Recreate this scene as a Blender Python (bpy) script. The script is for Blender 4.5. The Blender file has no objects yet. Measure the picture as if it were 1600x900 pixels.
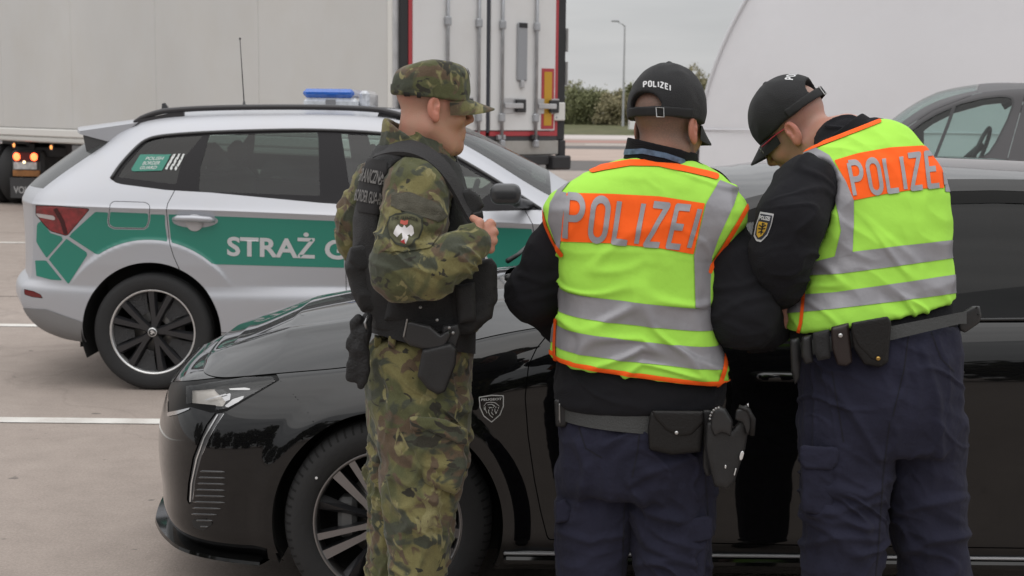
import bpy, math, random
import numpy as np
from mathutils import Vector, Matrix
from math import radians, sin, cos, pi
random.seed(7); RNG = np.random.default_rng(7)
SC = bpy.context.scene
COL = SC.collection
# ------------------------------------------------------------------ camera
FPX, CH = 2200.0, 1.58
PITCH, ROLL = math.atan(270 / 2200), radians(0.6)
_F = np.array([0, cos(PITCH), -sin(PITCH)]); _U0 = np.array([0, sin(PITCH), cos(PITCH)]); _R0 = np.array([1.0, 0, 0])
_U = _U0 * cos(ROLL) - _R0 * sin(ROLL); _R = _R0 * cos(ROLL) + _U0 * sin(ROLL); _C = np.array([0, 0, CH])
cd = bpy.data.cameras.new('camera'); cam = bpy.data.objects.new('camera', cd); COL.objects.link(cam)
cd.sensor_width = 36; cd.lens = 36 * FPX / 1600; cd.clip_start = .05; cd.clip_end = 3000
cam.matrix_world = Matrix(((_R[0], _U[0], -_F[0], 0), (_R[1], _U[1], -_F[1], 0), (_R[2], _U[2], -_F[2], CH), (0, 0, 0, 1)))
cd.dof.use_dof = True; cd.dof.focus_distance = 4.0; cd.dof.aperture_fstop = 8
SC.camera = cam
# ------------------------------------------------------------------ world: overcast sky
W = bpy.data.worlds.new('World'); SC.world = W; W.use_nodes = True
SUN_EL, SUN_AZ = radians(64), radians(205)          # azimuth clockwise from +Y: behind the camera, a little left
def build_world():
    nt = W.node_tree; nt.nodes.clear(); N = nt.nodes.new; L = nt.links.new
    out = N('ShaderNodeOutputWorld'); bg = N('ShaderNodeBackground'); L(bg.outputs[0], out.inputs[0])
    sky = N('ShaderNodeTexSky'); sky.sky_type = 'NISHITA'; sky.sun_disc = False
    sky.sun_elevation = SUN_EL; sky.sun_rotation = SUN_AZ; sky.air_density = 1.0; sky.dust_density = 3.0
    tc = N('ShaderNodeTexCoord'); sep = N('ShaderNodeSeparateXYZ'); L(tc.outputs['Generated'], sep.inputs[0])
    cl = N('ShaderNodeClamp'); L(sep.outputs[2], cl.inputs[0])
    # overcast luminance: brighter overhead (1 + 2 sin e) / 3
    m1 = N('ShaderNodeMath'); m1.operation = 'MULTIPLY_ADD'; L(cl.outputs[0], m1.inputs[0]); m1.inputs[1].default_value = 2.0; m1.inputs[2].default_value = 1.0
    hz = N('ShaderNodeMath'); hz.operation = 'MULTIPLY'; L(cl.outputs[0], hz.inputs[0]); hz.inputs[1].default_value = -16.0
    he = N('ShaderNodeMath'); he.operation = 'EXPONENT'; L(hz.outputs[0], he.inputs[0])
    h2 = N('ShaderNodeMath'); h2.operation = 'MULTIPLY_ADD'; L(he.outputs[0], h2.inputs[0]); h2.inputs[1].default_value = .28; L(m1.outputs[0], h2.inputs[2])
    # flat cloud layers: noise squeezed vertically
    mp = N('ShaderNodeMapping'); mp.inputs['Scale'].default_value = (1.6, 1.6, 11.0); mp.inputs['Location'].default_value = (2.3, .7, 5.1); L(tc.outputs['Generated'], mp.inputs[0])
    nz = N('ShaderNodeTexNoise'); nz.inputs['Scale'].default_value = 1.7; nz.inputs['Detail'].default_value = 5; nz.inputs['Roughness'].default_value = .5; L(mp.outputs[0], nz.inputs[0])
    mr = N('ShaderNodeMapRange'); L(nz.outputs[0], mr.inputs[0]); mr.inputs[1].default_value = .3; mr.inputs[2].default_value = .72; mr.inputs[3].default_value = .84; mr.inputs[4].default_value = 1.12
    m2 = N('ShaderNodeMath'); m2.operation = 'MULTIPLY'; L(h2.outputs[0], m2.inputs[0]); L(mr.outputs[0], m2.inputs[1])
    cc = N('ShaderNodeMix'); cc.data_type = 'RGBA'; L(mr.outputs[0], cc.inputs[0]); cc.inputs[0].default_value = .5
    cc.inputs[6].default_value = (.93, .99, 1.06, 1); cc.inputs[7].default_value = (1.0, 1.0, 1.0, 1)
    sc = N('ShaderNodeVectorMath'); sc.operation = 'SCALE'; L(cc.outputs[2], sc.inputs[0]); L(m2.outputs[0], sc.inputs[3])
    sv = N('ShaderNodeVectorMath'); sv.operation = 'SCALE'; L(sc.outputs[0], sv.inputs[0]); sv.inputs[3].default_value = 3.9
    mx = N('ShaderNodeMix'); mx.data_type = 'RGBA'; mx.inputs[0].default_value = .93
    L(sky.outputs[0], mx.inputs[6]); L(sv.outputs[0], mx.inputs[7]); L(mx.outputs[2], bg.inputs[0])
    bg.inputs[1].default_value = .13
build_world()
sl = bpy.data.lights.new('sun', 'SUN'); sun = bpy.data.objects.new('sun', sl); COL.objects.link(sun)
sl.energy = 0.9; sl.angle = radians(85); sl.color = (1, .97, .93)
sd = Vector((sin(SUN_AZ) * cos(SUN_EL), cos(SUN_AZ) * cos(SUN_EL), sin(SUN_EL)))
sun.rotation_euler = sd.to_track_quat('Z', 'Y').to_euler()
SC.view_settings.view_transform = 'Standard'; SC.view_settings.look = 'None'; SC.view_settings.gamma = 1; SC.view_settings.exposure = 0
SC.cycles.max_bounces = 8; SC.cycles.transparent_max_bounces = 12
# ------------------------------------------------------------------ survey helpers (photo measurements -> metres)
def pix(v):
    v = np.asarray(v, float) - _C; z = v @ _F
    return np.stack([800 + FPX * (v @ _R) / z, 450 - FPX * (v @ _U) / z], -1)
def unp(x, y, Y):
    d = _F * FPX + _R * (x - 800) - _U * (y - 450)
    return _C + d * (Y / d[1])
# ------------------------------------------------------------------ mesh plumbing
def new_obj(name, data, parent=None):
    o = bpy.data.objects.new(name, data); COL.objects.link(o)
    if parent is not None: o.parent = parent
    return o
def empty(name, loc=(0, 0, 0), rz=0.0):
    o = new_obj(name, None); o.location = loc; o.rotation_euler = (0, 0, rz); o.empty_display_size = .1; return o
def tag(o, label=None, cat=None, group=None, kind=None):
    if label: o['label'] = label
    if cat: o['category'] = cat
    if group: o['group'] = group
    if kind: o['kind'] = kind
    return o
def mesh(name, V, F, mat=None, parent=None, smooth=True, N=None, loc=None, sharp=None):
    """V (n,3+) array, F list/array of faces. Verts are in the parent's space (parent assumed at its own transform)."""
    me = bpy.data.meshes.new(name)
    V = np.asarray(V, float)[:, :3]
    if loc is not None: V = V - np.asarray(loc)
    if isinstance(F, np.ndarray):
        k = F.shape[1]; n = len(F)
        me.vertices.add(len(V)); me.vertices.foreach_set('co', V.astype(np.float32).ravel())
        me.loops.add(n * k); me.loops.foreach_set('vertex_index', F.astype(np.int32).ravel())
        me.polygons.add(n); me.polygons.foreach_set('loop_start', np.arange(0, n * k, k, dtype=np.int32))
        me.update(calc_edges=True); me.validate()
    else:
        me.from_pydata([tuple(v) for v in V], [], F); me.update()
    if smooth and len(me.polygons): me.polygons.foreach_set('use_smooth', np.ones(len(me.polygons), bool))
    if sharp: me.set_sharp_from_angle(angle=radians(sharp))
    if N is not None and len(N) == len(me.vertices):
        Nn = np.asarray(N, float); Nn = Nn / (np.linalg.norm(Nn, axis=1, keepdims=True) + 1e-12)
        me.normals_split_custom_set_from_vertices(Nn.tolist())
    if mat: me.materials.append(mat)
    o = new_obj(name, me, parent)
    if loc is not None: o.location = loc
    return o
def vattr(o, name, vals):
    a = o.data.attributes.new(name, 'FLOAT', 'POINT'); a.data.foreach_set('value', np.asarray(vals, np.float32))
class MB:
    """collects simple solids; build() links them as one mesh object"""
    def __init__(s): s.v = []; s.f = []
    def add(s, V, F):
        b = len(s.v); s.v += [tuple(map(float, q)) for q in V]; s.f += [tuple(b + i for i in q) for q in F]; return s
    def box(s, lo, hi, M=None, bev=0.0):
        lo = np.array(lo, float); hi = np.array(hi, float); c = (lo + hi) / 2; h = np.abs(hi - lo) / 2
        if bev <= 0:
            V = [c + h * np.array(q) for q in [(-1,-1,-1),(1,-1,-1),(1,1,-1),(-1,1,-1),(-1,-1,1),(1,-1,1),(1,1,1),(-1,1,1)]]
            F = [(0,3,2,1),(4,5,6,7),(0,1,5,4),(1,2,6,5),(2,3,7,6),(3,0,4,7)]
        else:
            b = min(bev, h.min() * .98); V = []; F = []; idx = {}
            for sx in (-1, 1):
                for sy in (-1, 1):
                    for sz in (-1, 1):
                        s3 = np.array((sx, sy, sz))
                        for a in range(3):
                            q = h - b; q = q * s3; q[a] = s3[a] * h[a]
                            idx[(sx, sy, sz, a)] = len(V); V.append(c + q)
            I = idx
            for a in range(3):
                o1, o2 = (a + 1) % 3, (a + 2) % 3
                for sg in (-1, 1):
                    def k(x, y, ax):
                        t = [0, 0, 0]; t[a] = sg; t[o1] = x; t[o2] = y; return I[(t[0], t[1], t[2], ax)]
                    q = [k(-1, -1, a), k(1, -1, a), k(1, 1, a), k(-1, 1, a)]
                    F.append(q if sg > 0 else q[::-1])
                for x in (-1, 1):
                    for y in (-1, 1):
                        def e(sg, ax):
                            t = [0, 0, 0]; t[a] = sg; t[o1] = x; t[o2] = y; return I[(t[0], t[1], t[2], ax)]
                        q = [e(-1, o1), e(-1, o2), e(1, o2), e(1, o1)]
                        F.append(q[::-1] if x * y < 0 else q)
            for sx in (-1, 1):
                for sy in (-1, 1):
                    for sz in (-1, 1):
                        q = [I[(sx, sy, sz, 0)], I[(sx, sy, sz, 1)], I[(sx, sy, sz, 2)]]
                        F.append(q if sx * sy * sz > 0 else q[::-1])
        if M is not None: V = [np.array(M @ Vector(q)) for q in V]
        return s.add(V, F)
    def tube(s, pts, r, n=10, cap=True, closed=False):
        pts = [np.array(q, float) for q in pts]; m = len(pts)
        rr = r if hasattr(r, '__len__') else [r] * m
        V = []; prev = None
        for i, q in enumerate(pts):
            if closed: t = pts[(i + 1) % m] - pts[i - 1]
            else: t = pts[min(i + 1, m - 1)] - pts[max(i - 1, 0)]
            t = t / (np.linalg.norm(t) + 1e-9)
            if prev is None:
                a = np.array((0, 0, 1.0)) if abs(t[2]) < .9 else np.array((1.0, 0, 0))
            else: a = prev
            x = a - t * (a @ t); x /= np.linalg.norm(x) + 1e-9; prev = x; y = np.cross(t, x)
            V += [q + rr[i] * (x * cos(k * 2 * pi / n) + y * sin(k * 2 * pi / n)) for k in range(n)]
        F = [(i * n + k, i * n + (k + 1) % n, (i + 1) * n + (k + 1) % n, (i + 1) * n + k) for i in range(m - 1) for k in range(n)]
        if closed: F += [((m - 1) * n + k, (m - 1) * n + (k + 1) % n, (k + 1) % n, k) for k in range(n)]
        elif cap: F += [tuple(range(n))[::-1], tuple((m - 1) * n + k for k in range(n))]
        return s.add(V, F)
    def lathe(s, prof, c, ax, n=32, cap=False):
        """profile [(r, h)] about axis ax through c"""
        ax = np.array(ax, float); ax /= np.linalg.norm(ax)
        a = np.array((0, 0, 1.0)) if abs(ax[2]) < .9 else np.array((1.0, 0, 0))
        x = a - ax * (a @ ax); x /= np.linalg.norm(x); y = np.cross(ax, x); c = np.array(c, float)
        V = [c + ax * h + r * (x * cos(k * 2 * pi / n) + y * sin(k * 2 * pi / n)) for r, h in prof for k in range(n)]
        F = [(i * n + k, i * n + (k + 1) % n, (i + 1) * n + (k + 1) % n, (i + 1) * n + k) for i in range(len(prof) - 1) for k in range(n)]
        if cap: F += [tuple(range(n))[::-1], tuple((len(prof) - 1) * n + k for k in range(n))]
        return s.add(V, F)
    def prism(s, poly, M, t):
        """2D polygon (x,y) mapped by function M(x,y,h) with thickness h in 0..t"""
        n = len(poly); V = [M(x, y, 0) for x, y in poly] + [M(x, y, t) for x, y in poly]
        F = [tuple(range(n))[::-1], tuple(range(n, 2 * n))] + [(i, (i + 1) % n, n + (i + 1) % n, n + i) for i in range(n)]
        return s.add(V, F)
    def build(s, name, mat=None, parent=None, smooth=False, sharp=None, loc=None):
        V = np.array(s.v, float)
        if loc is not None: V = V - np.asarray(loc, float)
        o = mesh(name, V, s.f, mat, parent, smooth=smooth or bool(sharp), sharp=sharp)
        import bmesh
        bm = bmesh.new(); bm.from_mesh(o.data); bmesh.ops.recalc_face_normals(bm, faces=bm.faces); bm.to_mesh(o.data); bm.free()
        if sharp: o.data.set_sharp_from_angle(angle=radians(sharp))
        if loc is not None: o.location = loc
        return o
# ------------------------------------------------------------------ numeric surface tools
def bspl(P, m, axis=0):
    P = np.moveaxis(np.asarray(P, float), axis, 0)
    P = np.concatenate([[2 * P[0] - P[1]], P, [2 * P[-1] - P[-2]]])
    t = np.arange(m) / m
    w = np.stack([(1 - t)**3, 3*t**3 - 6*t**2 + 4, -3*t**3 + 3*t**2 + 3*t + 1, t**3]) / 6
    n = len(P) - 3; out = []
    for i in range(n):
        out.append(np.tensordot(w, P[i:i + 4], axes=(0, 0)))
    out.append(((P[-3] + 4 * P[-2] + P[-1]) / 6)[None])
    return np.moveaxis(np.concatenate(out), 0, axis)
def grid_tris(G, flip=False):
    """G (n,m,3) -> A (n*m,6) with normals, triangles"""
    n, m = G.shape[:2]
    du = np.gradient(G, axis=0); dv = np.gradient(G, axis=1); N = np.cross(du, dv)
    N /= np.linalg.norm(N, axis=2, keepdims=True) + 1e-12
    if flip: N = -N
    i = np.arange(n * m).reshape(n, m)
    a, b, c, d = i[:-1, :-1].ravel(), i[1:, :-1].ravel(), i[1:, 1:].ravel(), i[:-1, 1:].ravel()
    F = np.concatenate([np.stack([a, b, c], 1), np.stack([a, c, d], 1)])
    if flip: F = F[:, ::-1]
    return np.concatenate([G.reshape(-1, 3), N.reshape(-1, 3)], 1), F
def compact(A, F):
    u, inv = np.unique(F, return_inverse=True)
    return A[u], inv.reshape(F.shape)
def clip(A, F, g):
    """keep g>0; A vertex rows, F triangles, g per-vertex value"""
    if len(F) == 0: return A, F
    g = np.where(np.abs(g) < 1e-7, 1e-7, g)
    s = g > 0; c = s[F].sum(1)
    keep = F[c == 3]; T = F[(c == 1) | (c == 2)]
    if len(T) == 0: return compact(A, keep)
    # rotate so that the odd one is first
    odd = np.where(s[T].sum(1)[:, None] == 1, s[T], ~s[T]).argmax(1)
    T = np.take_along_axis(T, (odd[:, None] + np.arange(3)) % 3, 1)
    e = np.concatenate([T[:, [0, 1]], T[:, [0, 2]]]); es = np.sort(e, 1)
    ue, inv = np.unique(es[:, 0].astype(np.int64) * len(A) + es[:, 1], return_inverse=True)
    p, q = ue // len(A), ue % len(A)
    t = (g[p] / (g[p] - g[q]))[:, None]
    NV = A[p] * (1 - t) + A[q] * t
    k = len(T); i1 = len(A) + inv[:k]; i2 = len(A) + inv[k:]
    one = s[T[:, 0]]
    f1 = np.stack([T[one, 0], i1[one], i2[one]], 1)
    two = ~one
    f2 = np.stack([i1[two], T[two, 1], T[two, 2]], 1); f3 = np.stack([i1[two], T[two, 2], i2[two]], 1)
    return compact(np.concatenate([A, NV]), np.concatenate([keep, f1, f2, f3]))
def largest(A, F):
    """keep the biggest connected piece"""
    if len(F) == 0: return A, F
    lab = np.arange(len(A))
    while True:
        m = lab[F].min(1); new = lab.copy()
        for i in range(3): np.minimum.at(new, F[:, i], m)
        new = new[new]
        if (new == lab).all(): break
        lab = new
    c = np.bincount(lab[F[:, 0]], minlength=len(A)); return compact(A, F[lab[F[:, 0]] == c.argmax()])
def subdiv(A, F, n=1):
    for _ in range(n):
        e = np.concatenate([F[:, [0, 1]], F[:, [1, 2]], F[:, [2, 0]]]); e.sort(1)
        ue, inv = np.unique(e[:, 0].astype(np.int64) * len(A) + e[:, 1], return_inverse=True)
        M = (A[ue // len(A)] + A[ue % len(A)]) / 2
        k = len(F); a, b, c = len(A) + inv[:k], len(A) + inv[k:2 * k], len(A) + inv[2 * k:]
        A = np.concatenate([A, M])
        F = np.concatenate([np.stack([F[:, 0], a, c], 1), np.stack([a, F[:, 1], b], 1), np.stack([c, b, F[:, 2]], 1), np.stack([a, b, c], 1)])
    return A, F
def poly_sd(Q, poly):
    """signed distance to polygon, positive inside"""
    poly = np.asarray(poly, float); d = np.full(len(Q), 1e18); ins = np.zeros(len(Q), bool)
    for i in range(len(poly)):
        a = poly[i]; b = poly[i - 1]; e = b - a; w = Q - a
        t = np.clip((w @ e) / max(e @ e, 1e-12), 0, 1); d = np.minimum(d, ((w - t[:, None] * e)**2).sum(1))
        c1 = Q[:, 1] >= a[1]; c2 = Q[:, 1] < b[1]; c3 = e[0] * w[:, 1] > e[1] * w[:, 0]
        ins ^= (c1 & c2 & c3) | (~c1 & ~c2 & ~c3)
    d = np.sqrt(d); return np.where(ins, d, -d)
def stroke_sd(Q, lines, hw, flat=True):
    """positive inside strokes of half width hw; lines = list of polylines"""
    d = np.full(len(Q), -1e9)
    for L in lines:
        L = np.asarray(L, float)
        for i in range(len(L) - 1):
            a, b = L[i], L[i + 1]; e = b - a; l = np.hypot(*e)
            if l < 1e-6: continue
            x = e / max(l, 1e-9); y = np.array((-x[1], x[0])); w = Q - a
            s = w @ x; t = np.abs(w @ y)
            if flat: dd = np.minimum(np.minimum(s, l - s), hw - t)
            else: dd = hw - np.hypot(t, np.maximum(0, np.maximum(-s, s - l)))
            d = np.maximum(d, dd)
        if flat:
            for q in L[1:-1]: d = np.maximum(d, hw - np.hypot(*(Q - q).T))
    return d
def arc(cx, cy, rx, ry, a0, a1, n=10):
    return [(cx + rx * cos(radians(a0 + (a1 - a0) * i / n)), cy + ry * sin(radians(a0 + (a1 - a0) * i / n))) for i in range(n + 1)]
_o = arc(.25, .75, .25, .25, 180, 0) + arc(.25, .25, .25, .25, 0, -180)
GLYPH = {'P': [[(0, 0), (0, 1)], [(0, 1), (.25, 1)] + arc(.25, .75, .25, .25, 90, -90) + [(0, .5)]], 'O': [_o + [_o[0]]],
         'L': [[(0, 1), (0, 0), (.48, 0)]], 'I': [[(0, 0), (0, 1)]], 'Z': [[(0, 1), (.5, 1), (0, 0), (.5, 0)]],
         'E': [[(.46, 1), (0, 1), (0, 0), (.46, 0)], [(0, .52), (.38, .52)]]}
GW = {'P': .5, 'O': .5, 'L': .48, 'I': 0, 'Z': .5, 'E': .46}
def word(txt, gap=.28, hx=1.0):
    L = []; x = 0
    for ch in txt:
        L += [[(x + px * hx, py) for px, py in s] for s in GLYPH[ch]]; x += GW[ch] * hx + gap
    return L, x - gap
def homog(src, dst):
    """projective map dst->src; returns function on (n,2)"""
    A = []; b = []
    for (x, y), (u, v) in zip(dst, src):
        A += [[x, y, 1, 0, 0, 0, -u * x, -u * y], [0, 0, 0, x, y, 1, -v * x, -v * y]]; b += [u, v]
    h = np.append(np.linalg.solve(np.array(A, float), np.array(b, float)), 1).reshape(3, 3)
    def fn(Q):
        q = np.c_[Q, np.ones(len(Q))] @ h.T; return q[:, :2] / q[:, 2:]
    return fn
# noise ---------------------------------------------------------------
_perm = RNG.permutation(4096)
_gr = RNG.normal(size=(4096, 3)); _gr /= np.linalg.norm(_gr, axis=1, keepdims=True)
def noise(P):
    P = np.asarray(P, float); i = np.floor(P).astype(int); fr = P - i; u = fr * fr * fr * (fr * (fr * 6 - 15) + 10)
    r = 0
    for dx in (0, 1):
        for dy in (0, 1):
            for dz in (0, 1):
                h = _perm[(_perm[(_perm[(i[:, 0] + dx) & 4095] + i[:, 1] + dy) & 4095] + i[:, 2] + dz) & 4095]
                d = fr - np.array((dx, dy, dz)); w = (u[:, 0] if dx else 1 - u[:, 0]) * (u[:, 1] if dy else 1 - u[:, 1]) * (u[:, 2] if dz else 1 - u[:, 2])
                r = r + w * (_gr[h] * d).sum(1)
    return r * 1.5
# signed distance fields --------------------------------------------------
def sm(a, b, k):
    h = np.maximum(k - np.abs(a - b), 0) / k; return np.minimum(a, b) - h * h * k * .25
def smx(a, b, k): return -sm(-a, -b, k)
def cone(P, a, b, ra, rb):
    a = np.asarray(a, float); b = np.asarray(b, float); e = b - a
    t = np.clip(((P - a) @ e) / (e @ e + 1e-12), 0, 1)
    return np.linalg.norm(P - a - t[:, None] * e, axis=1) - (ra + (rb - ra) * t)
def ell(P, c, r, M=None):
    q = P - np.asarray(c, float)
    if M is not None: q = q @ np.asarray(M, float)
    r = np.asarray(r, float); k0 = np.linalg.norm(q / r, axis=1); k1 = np.linalg.norm(q / (r * r), axis=1)
    return k0 * (k0 - 1) / (k1 + 1e-9)
def rbox(P, c, h, r, M=None):
    q = P - np.asarray(c, float)
    if M is not None: q = q @ np.asarray(M, float)
    q = np.abs(q) - (np.asarray(h, float) - r)
    return np.linalg.norm(np.maximum(q, 0), axis=1) + np.minimum(q.max(1), 0) - r
def chain(P, pts, rad, k=.03):
    d = None
    for i in range(len(pts) - 1):
        c = cone(P, pts[i], pts[i + 1], rad[i], rad[i + 1]); d = c if d is None else sm(d, c, k)
    return d
def stack(P, T, n=2.4, rnd=0.0):
    """T rows (z, cx, cy, a, b) sorted by z: elliptical sections; open-ended field clipped at both ends"""
    T = np.asarray(T, float); T = T[np.argsort(T[:, 0])]; z = P[:, 2]; zc = np.clip(z, T[0, 0], T[-1, 0])
    cx, cy, a, b = (np.interp(zc, T[:, 0], T[:, i]) for i in (1, 2, 3, 4))
    x = np.abs(P[:, 0] - cx) / a; y = np.abs(P[:, 1] - cy) / b
    q = (x**n + y**n)**(1 / n)
    gx = x**(n - 1) / a; gy = y**(n - 1) / b
    gl = np.sqrt(gx * gx + gy * gy) / np.maximum(q, 1e-6)**(n - 1)
    d = (q - 1) / np.maximum(gl, 1 / np.maximum(a, b))
    return smx(d, np.maximum(T[0, 0] - z, z - T[-1, 0]), max(rnd, 1e-4))
def stack_px(rows, Yc, b, k=1.0):
    """rows (y_px, xL, xR[, Yc, b]) silhouette edges of a roughly upright body at depth Yc -> stack table"""
    T = []
    for r in rows:
        yc = r[3] if len(r) > 3 else Yc; bb = r[4] if len(r) > 4 else b
        l = unp(r[1], r[0], yc); q = unp(r[2], r[0], yc); T.append(((l[2] + q[2]) / 2, (l[0] + q[0]) / 2, yc, abs(q[0] - l[0]) / 2 * k, bb))
    return T
def sdf_mesh(f, lo, hi, h):
    B = 8; lo = np.asarray(lo, float); n = np.ceil((np.asarray(hi) - lo) / (h * B)).astype(int)
    I = np.stack(np.meshgrid(*[np.arange(k) for k in n], indexing='ij'), -1).reshape(-1, 3)
    d = f(lo + (I + .5) * h * B); I = I[np.abs(d) < h * B * .87 * 1.5 + .004]
    g = np.stack(np.meshgrid(*[np.arange(B + 1)] * 3, indexing='ij'), -1).reshape(-1, 3)
    cells, verts, signs = [], [], []
    dims = n * B + 2
    gc = np.stack(np.meshgrid(*[np.arange(B)] * 3, indexing='ij'), -1).reshape(-1, 3)
    CN = np.array([(0,0,0),(1,0,0),(0,1,0),(1,1,0),(0,0,1),(1,0,1),(0,1,1),(1,1,1)])
    ED = [(0,1),(2,3),(4,5),(6,7),(0,2),(1,3),(4,6),(5,7),(0,4),(1,5),(2,6),(3,7)]
    for s in range(0, len(I), 400):
        b = I[s:s + 400]
        gp = (b[:, None, :] * B + g[None])
        v = f((lo + gp.reshape(-1, 3) * h)).reshape(len(b), B + 1, B + 1, B + 1)
        cv = np.stack([v[:, c[0]:B + c[0], c[1]:B + c[1], c[2]:B + c[2]].reshape(len(b), -1) for c in CN], -1)
        sg = cv < 0; act = sg.any(-1) & ~sg.all(-1)
        bi, ci = np.nonzero(act)
        if len(bi) == 0: continue
        cv = cv[bi, ci]; cell = b[bi] * B + gc[ci]
        acc = np.zeros((len(bi), 3)); cnt = np.zeros(len(bi))
        for p, q in ED:
            m = (cv[:, p] < 0) != (cv[:, q] < 0); t = cv[m, p] / (cv[m, p] - cv[m, q])
            acc[m] += CN[p] + t[:, None] * (CN[q] - CN[p]); cnt[m] += 1
        cells.append(cell); verts.append(lo + (cell + acc / cnt[:, None]) * h); signs.append(cv[:, [0, 1, 2, 4]] < 0)
    cells = np.concatenate(cells); verts = np.concatenate(verts); signs = np.concatenate(signs)
    key = (cells[:, 0].astype(np.int64) * dims[1] + cells[:, 1]) * dims[2] + cells[:, 2]
    o = np.argsort(key); key, cells, verts, signs = key[o], cells[o], verts[o], signs[o]
    def look(c):
        k = (c[:, 0].astype(np.int64) * dims[1] + c[:, 1]) * dims[2] + c[:, 2]
        j = np.searchsorted(key, k); j = np.minimum(j, len(key) - 1); return j, key[j] == k
    Q = []
    for ax in range(3):
        m = np.nonzero(signs[:, 0] != signs[:, 1 + ax])[0]; c = cells[m]; a1, a2 = (ax + 1) % 3, (ax + 2) % 3
        e1 = np.zeros(3, int); e1[a1] = 1; e2 = np.zeros(3, int); e2[a2] = 1
        j1, k1 = look(c - e1); j2, k2 = look(c - e1 - e2); j3, k3 = look(c - e2); ok = k1 & k2 & k3
        q = np.stack([m, j1, j2, j3], 1)[ok]; fl = signs[m[ok], 0]
        q[~fl] = q[~fl][:, ::-1]; Q.append(q)
    return verts, np.concatenate(Q)
def quads_tris(Q): return np.concatenate([Q[:, [0, 1, 2]], Q[:, [0, 2, 3]]])
def vnormals(V, F):
    fn = np.cross(V[F[:, 1]] - V[F[:, 0]], V[F[:, 2]] - V[F[:, 0]]); N = np.zeros((len(V), 3))
    for i in range(F.shape[1]): np.add.at(N, F[:, i], fn)
    return N / (np.linalg.norm(N, axis=1, keepdims=True) + 1e-12)
def relax(V, F, n=1, k=.5):
    e = np.concatenate([F[:, [i, (i + 1) % F.shape[1]]] for i in range(F.shape[1])]); e = np.concatenate([e, e[:, ::-1]])
    cnt = np.bincount(e[:, 0], minlength=len(V))[:, None]
    for _ in range(n):
        s = np.stack([np.bincount(e[:, 0], V[e[:, 1], i], len(V)) for i in range(3)], 1)
        V = V * (1 - k) + k * s / np.maximum(cnt, 1)
    return V
def organic(f, lo, hi, h, disp=None, sm_it=1):
    """-> A (n,6), tris"""
    V, Q = sdf_mesh(f, lo, hi, h); F = quads_tris(Q)
    if sm_it: V = relax(V, F, sm_it)
    if (V[F[:, 0]] * np.cross(V[F[:, 1]], V[F[:, 2]])).sum() < 0: F = F[:, ::-1].copy()
    N = vnormals(V, F)
    if disp is not None: V = V + N * disp(V, N)[:, None]; N = vnormals(V, F)
    return np.concatenate([V, N], 1), F
def facing(A):
    """>0 where the surface faces the photographer's side"""
    d = A[:, :3] - _C; d /= np.linalg.norm(d, axis=1, keepdims=True)
    return -(A[:, 3:6] * d).sum(1)
def decal(A, F, g, off, name, mat, parent, loc=None, sub=0):
    """the piece of surface (A,F) where g(px points, A)>0, lifted by off"""
    if sub:
        m = g(pix(A[:, :3]), A) > -14
        F = F[m[F].any(1)]; A, F = compact(A, F); A, F = subdiv(A, F, sub); A[:, 3:6] /= np.linalg.norm(A[:, 3:6], axis=1, keepdims=True) + 1e-12
    A2, F2 = clip(A, F, g(pix(A[:, :3]), A))
    if len(F2) == 0: print('EMPTY DECAL', name); return None
    if sub >= 2: A2, F2 = largest(A2, F2)
    V = A2[:, :3] + A2[:, 3:6] * off
    return mesh(name, V, F2, mat, parent, N=A2[:, 3:6], loc=loc)
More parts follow.
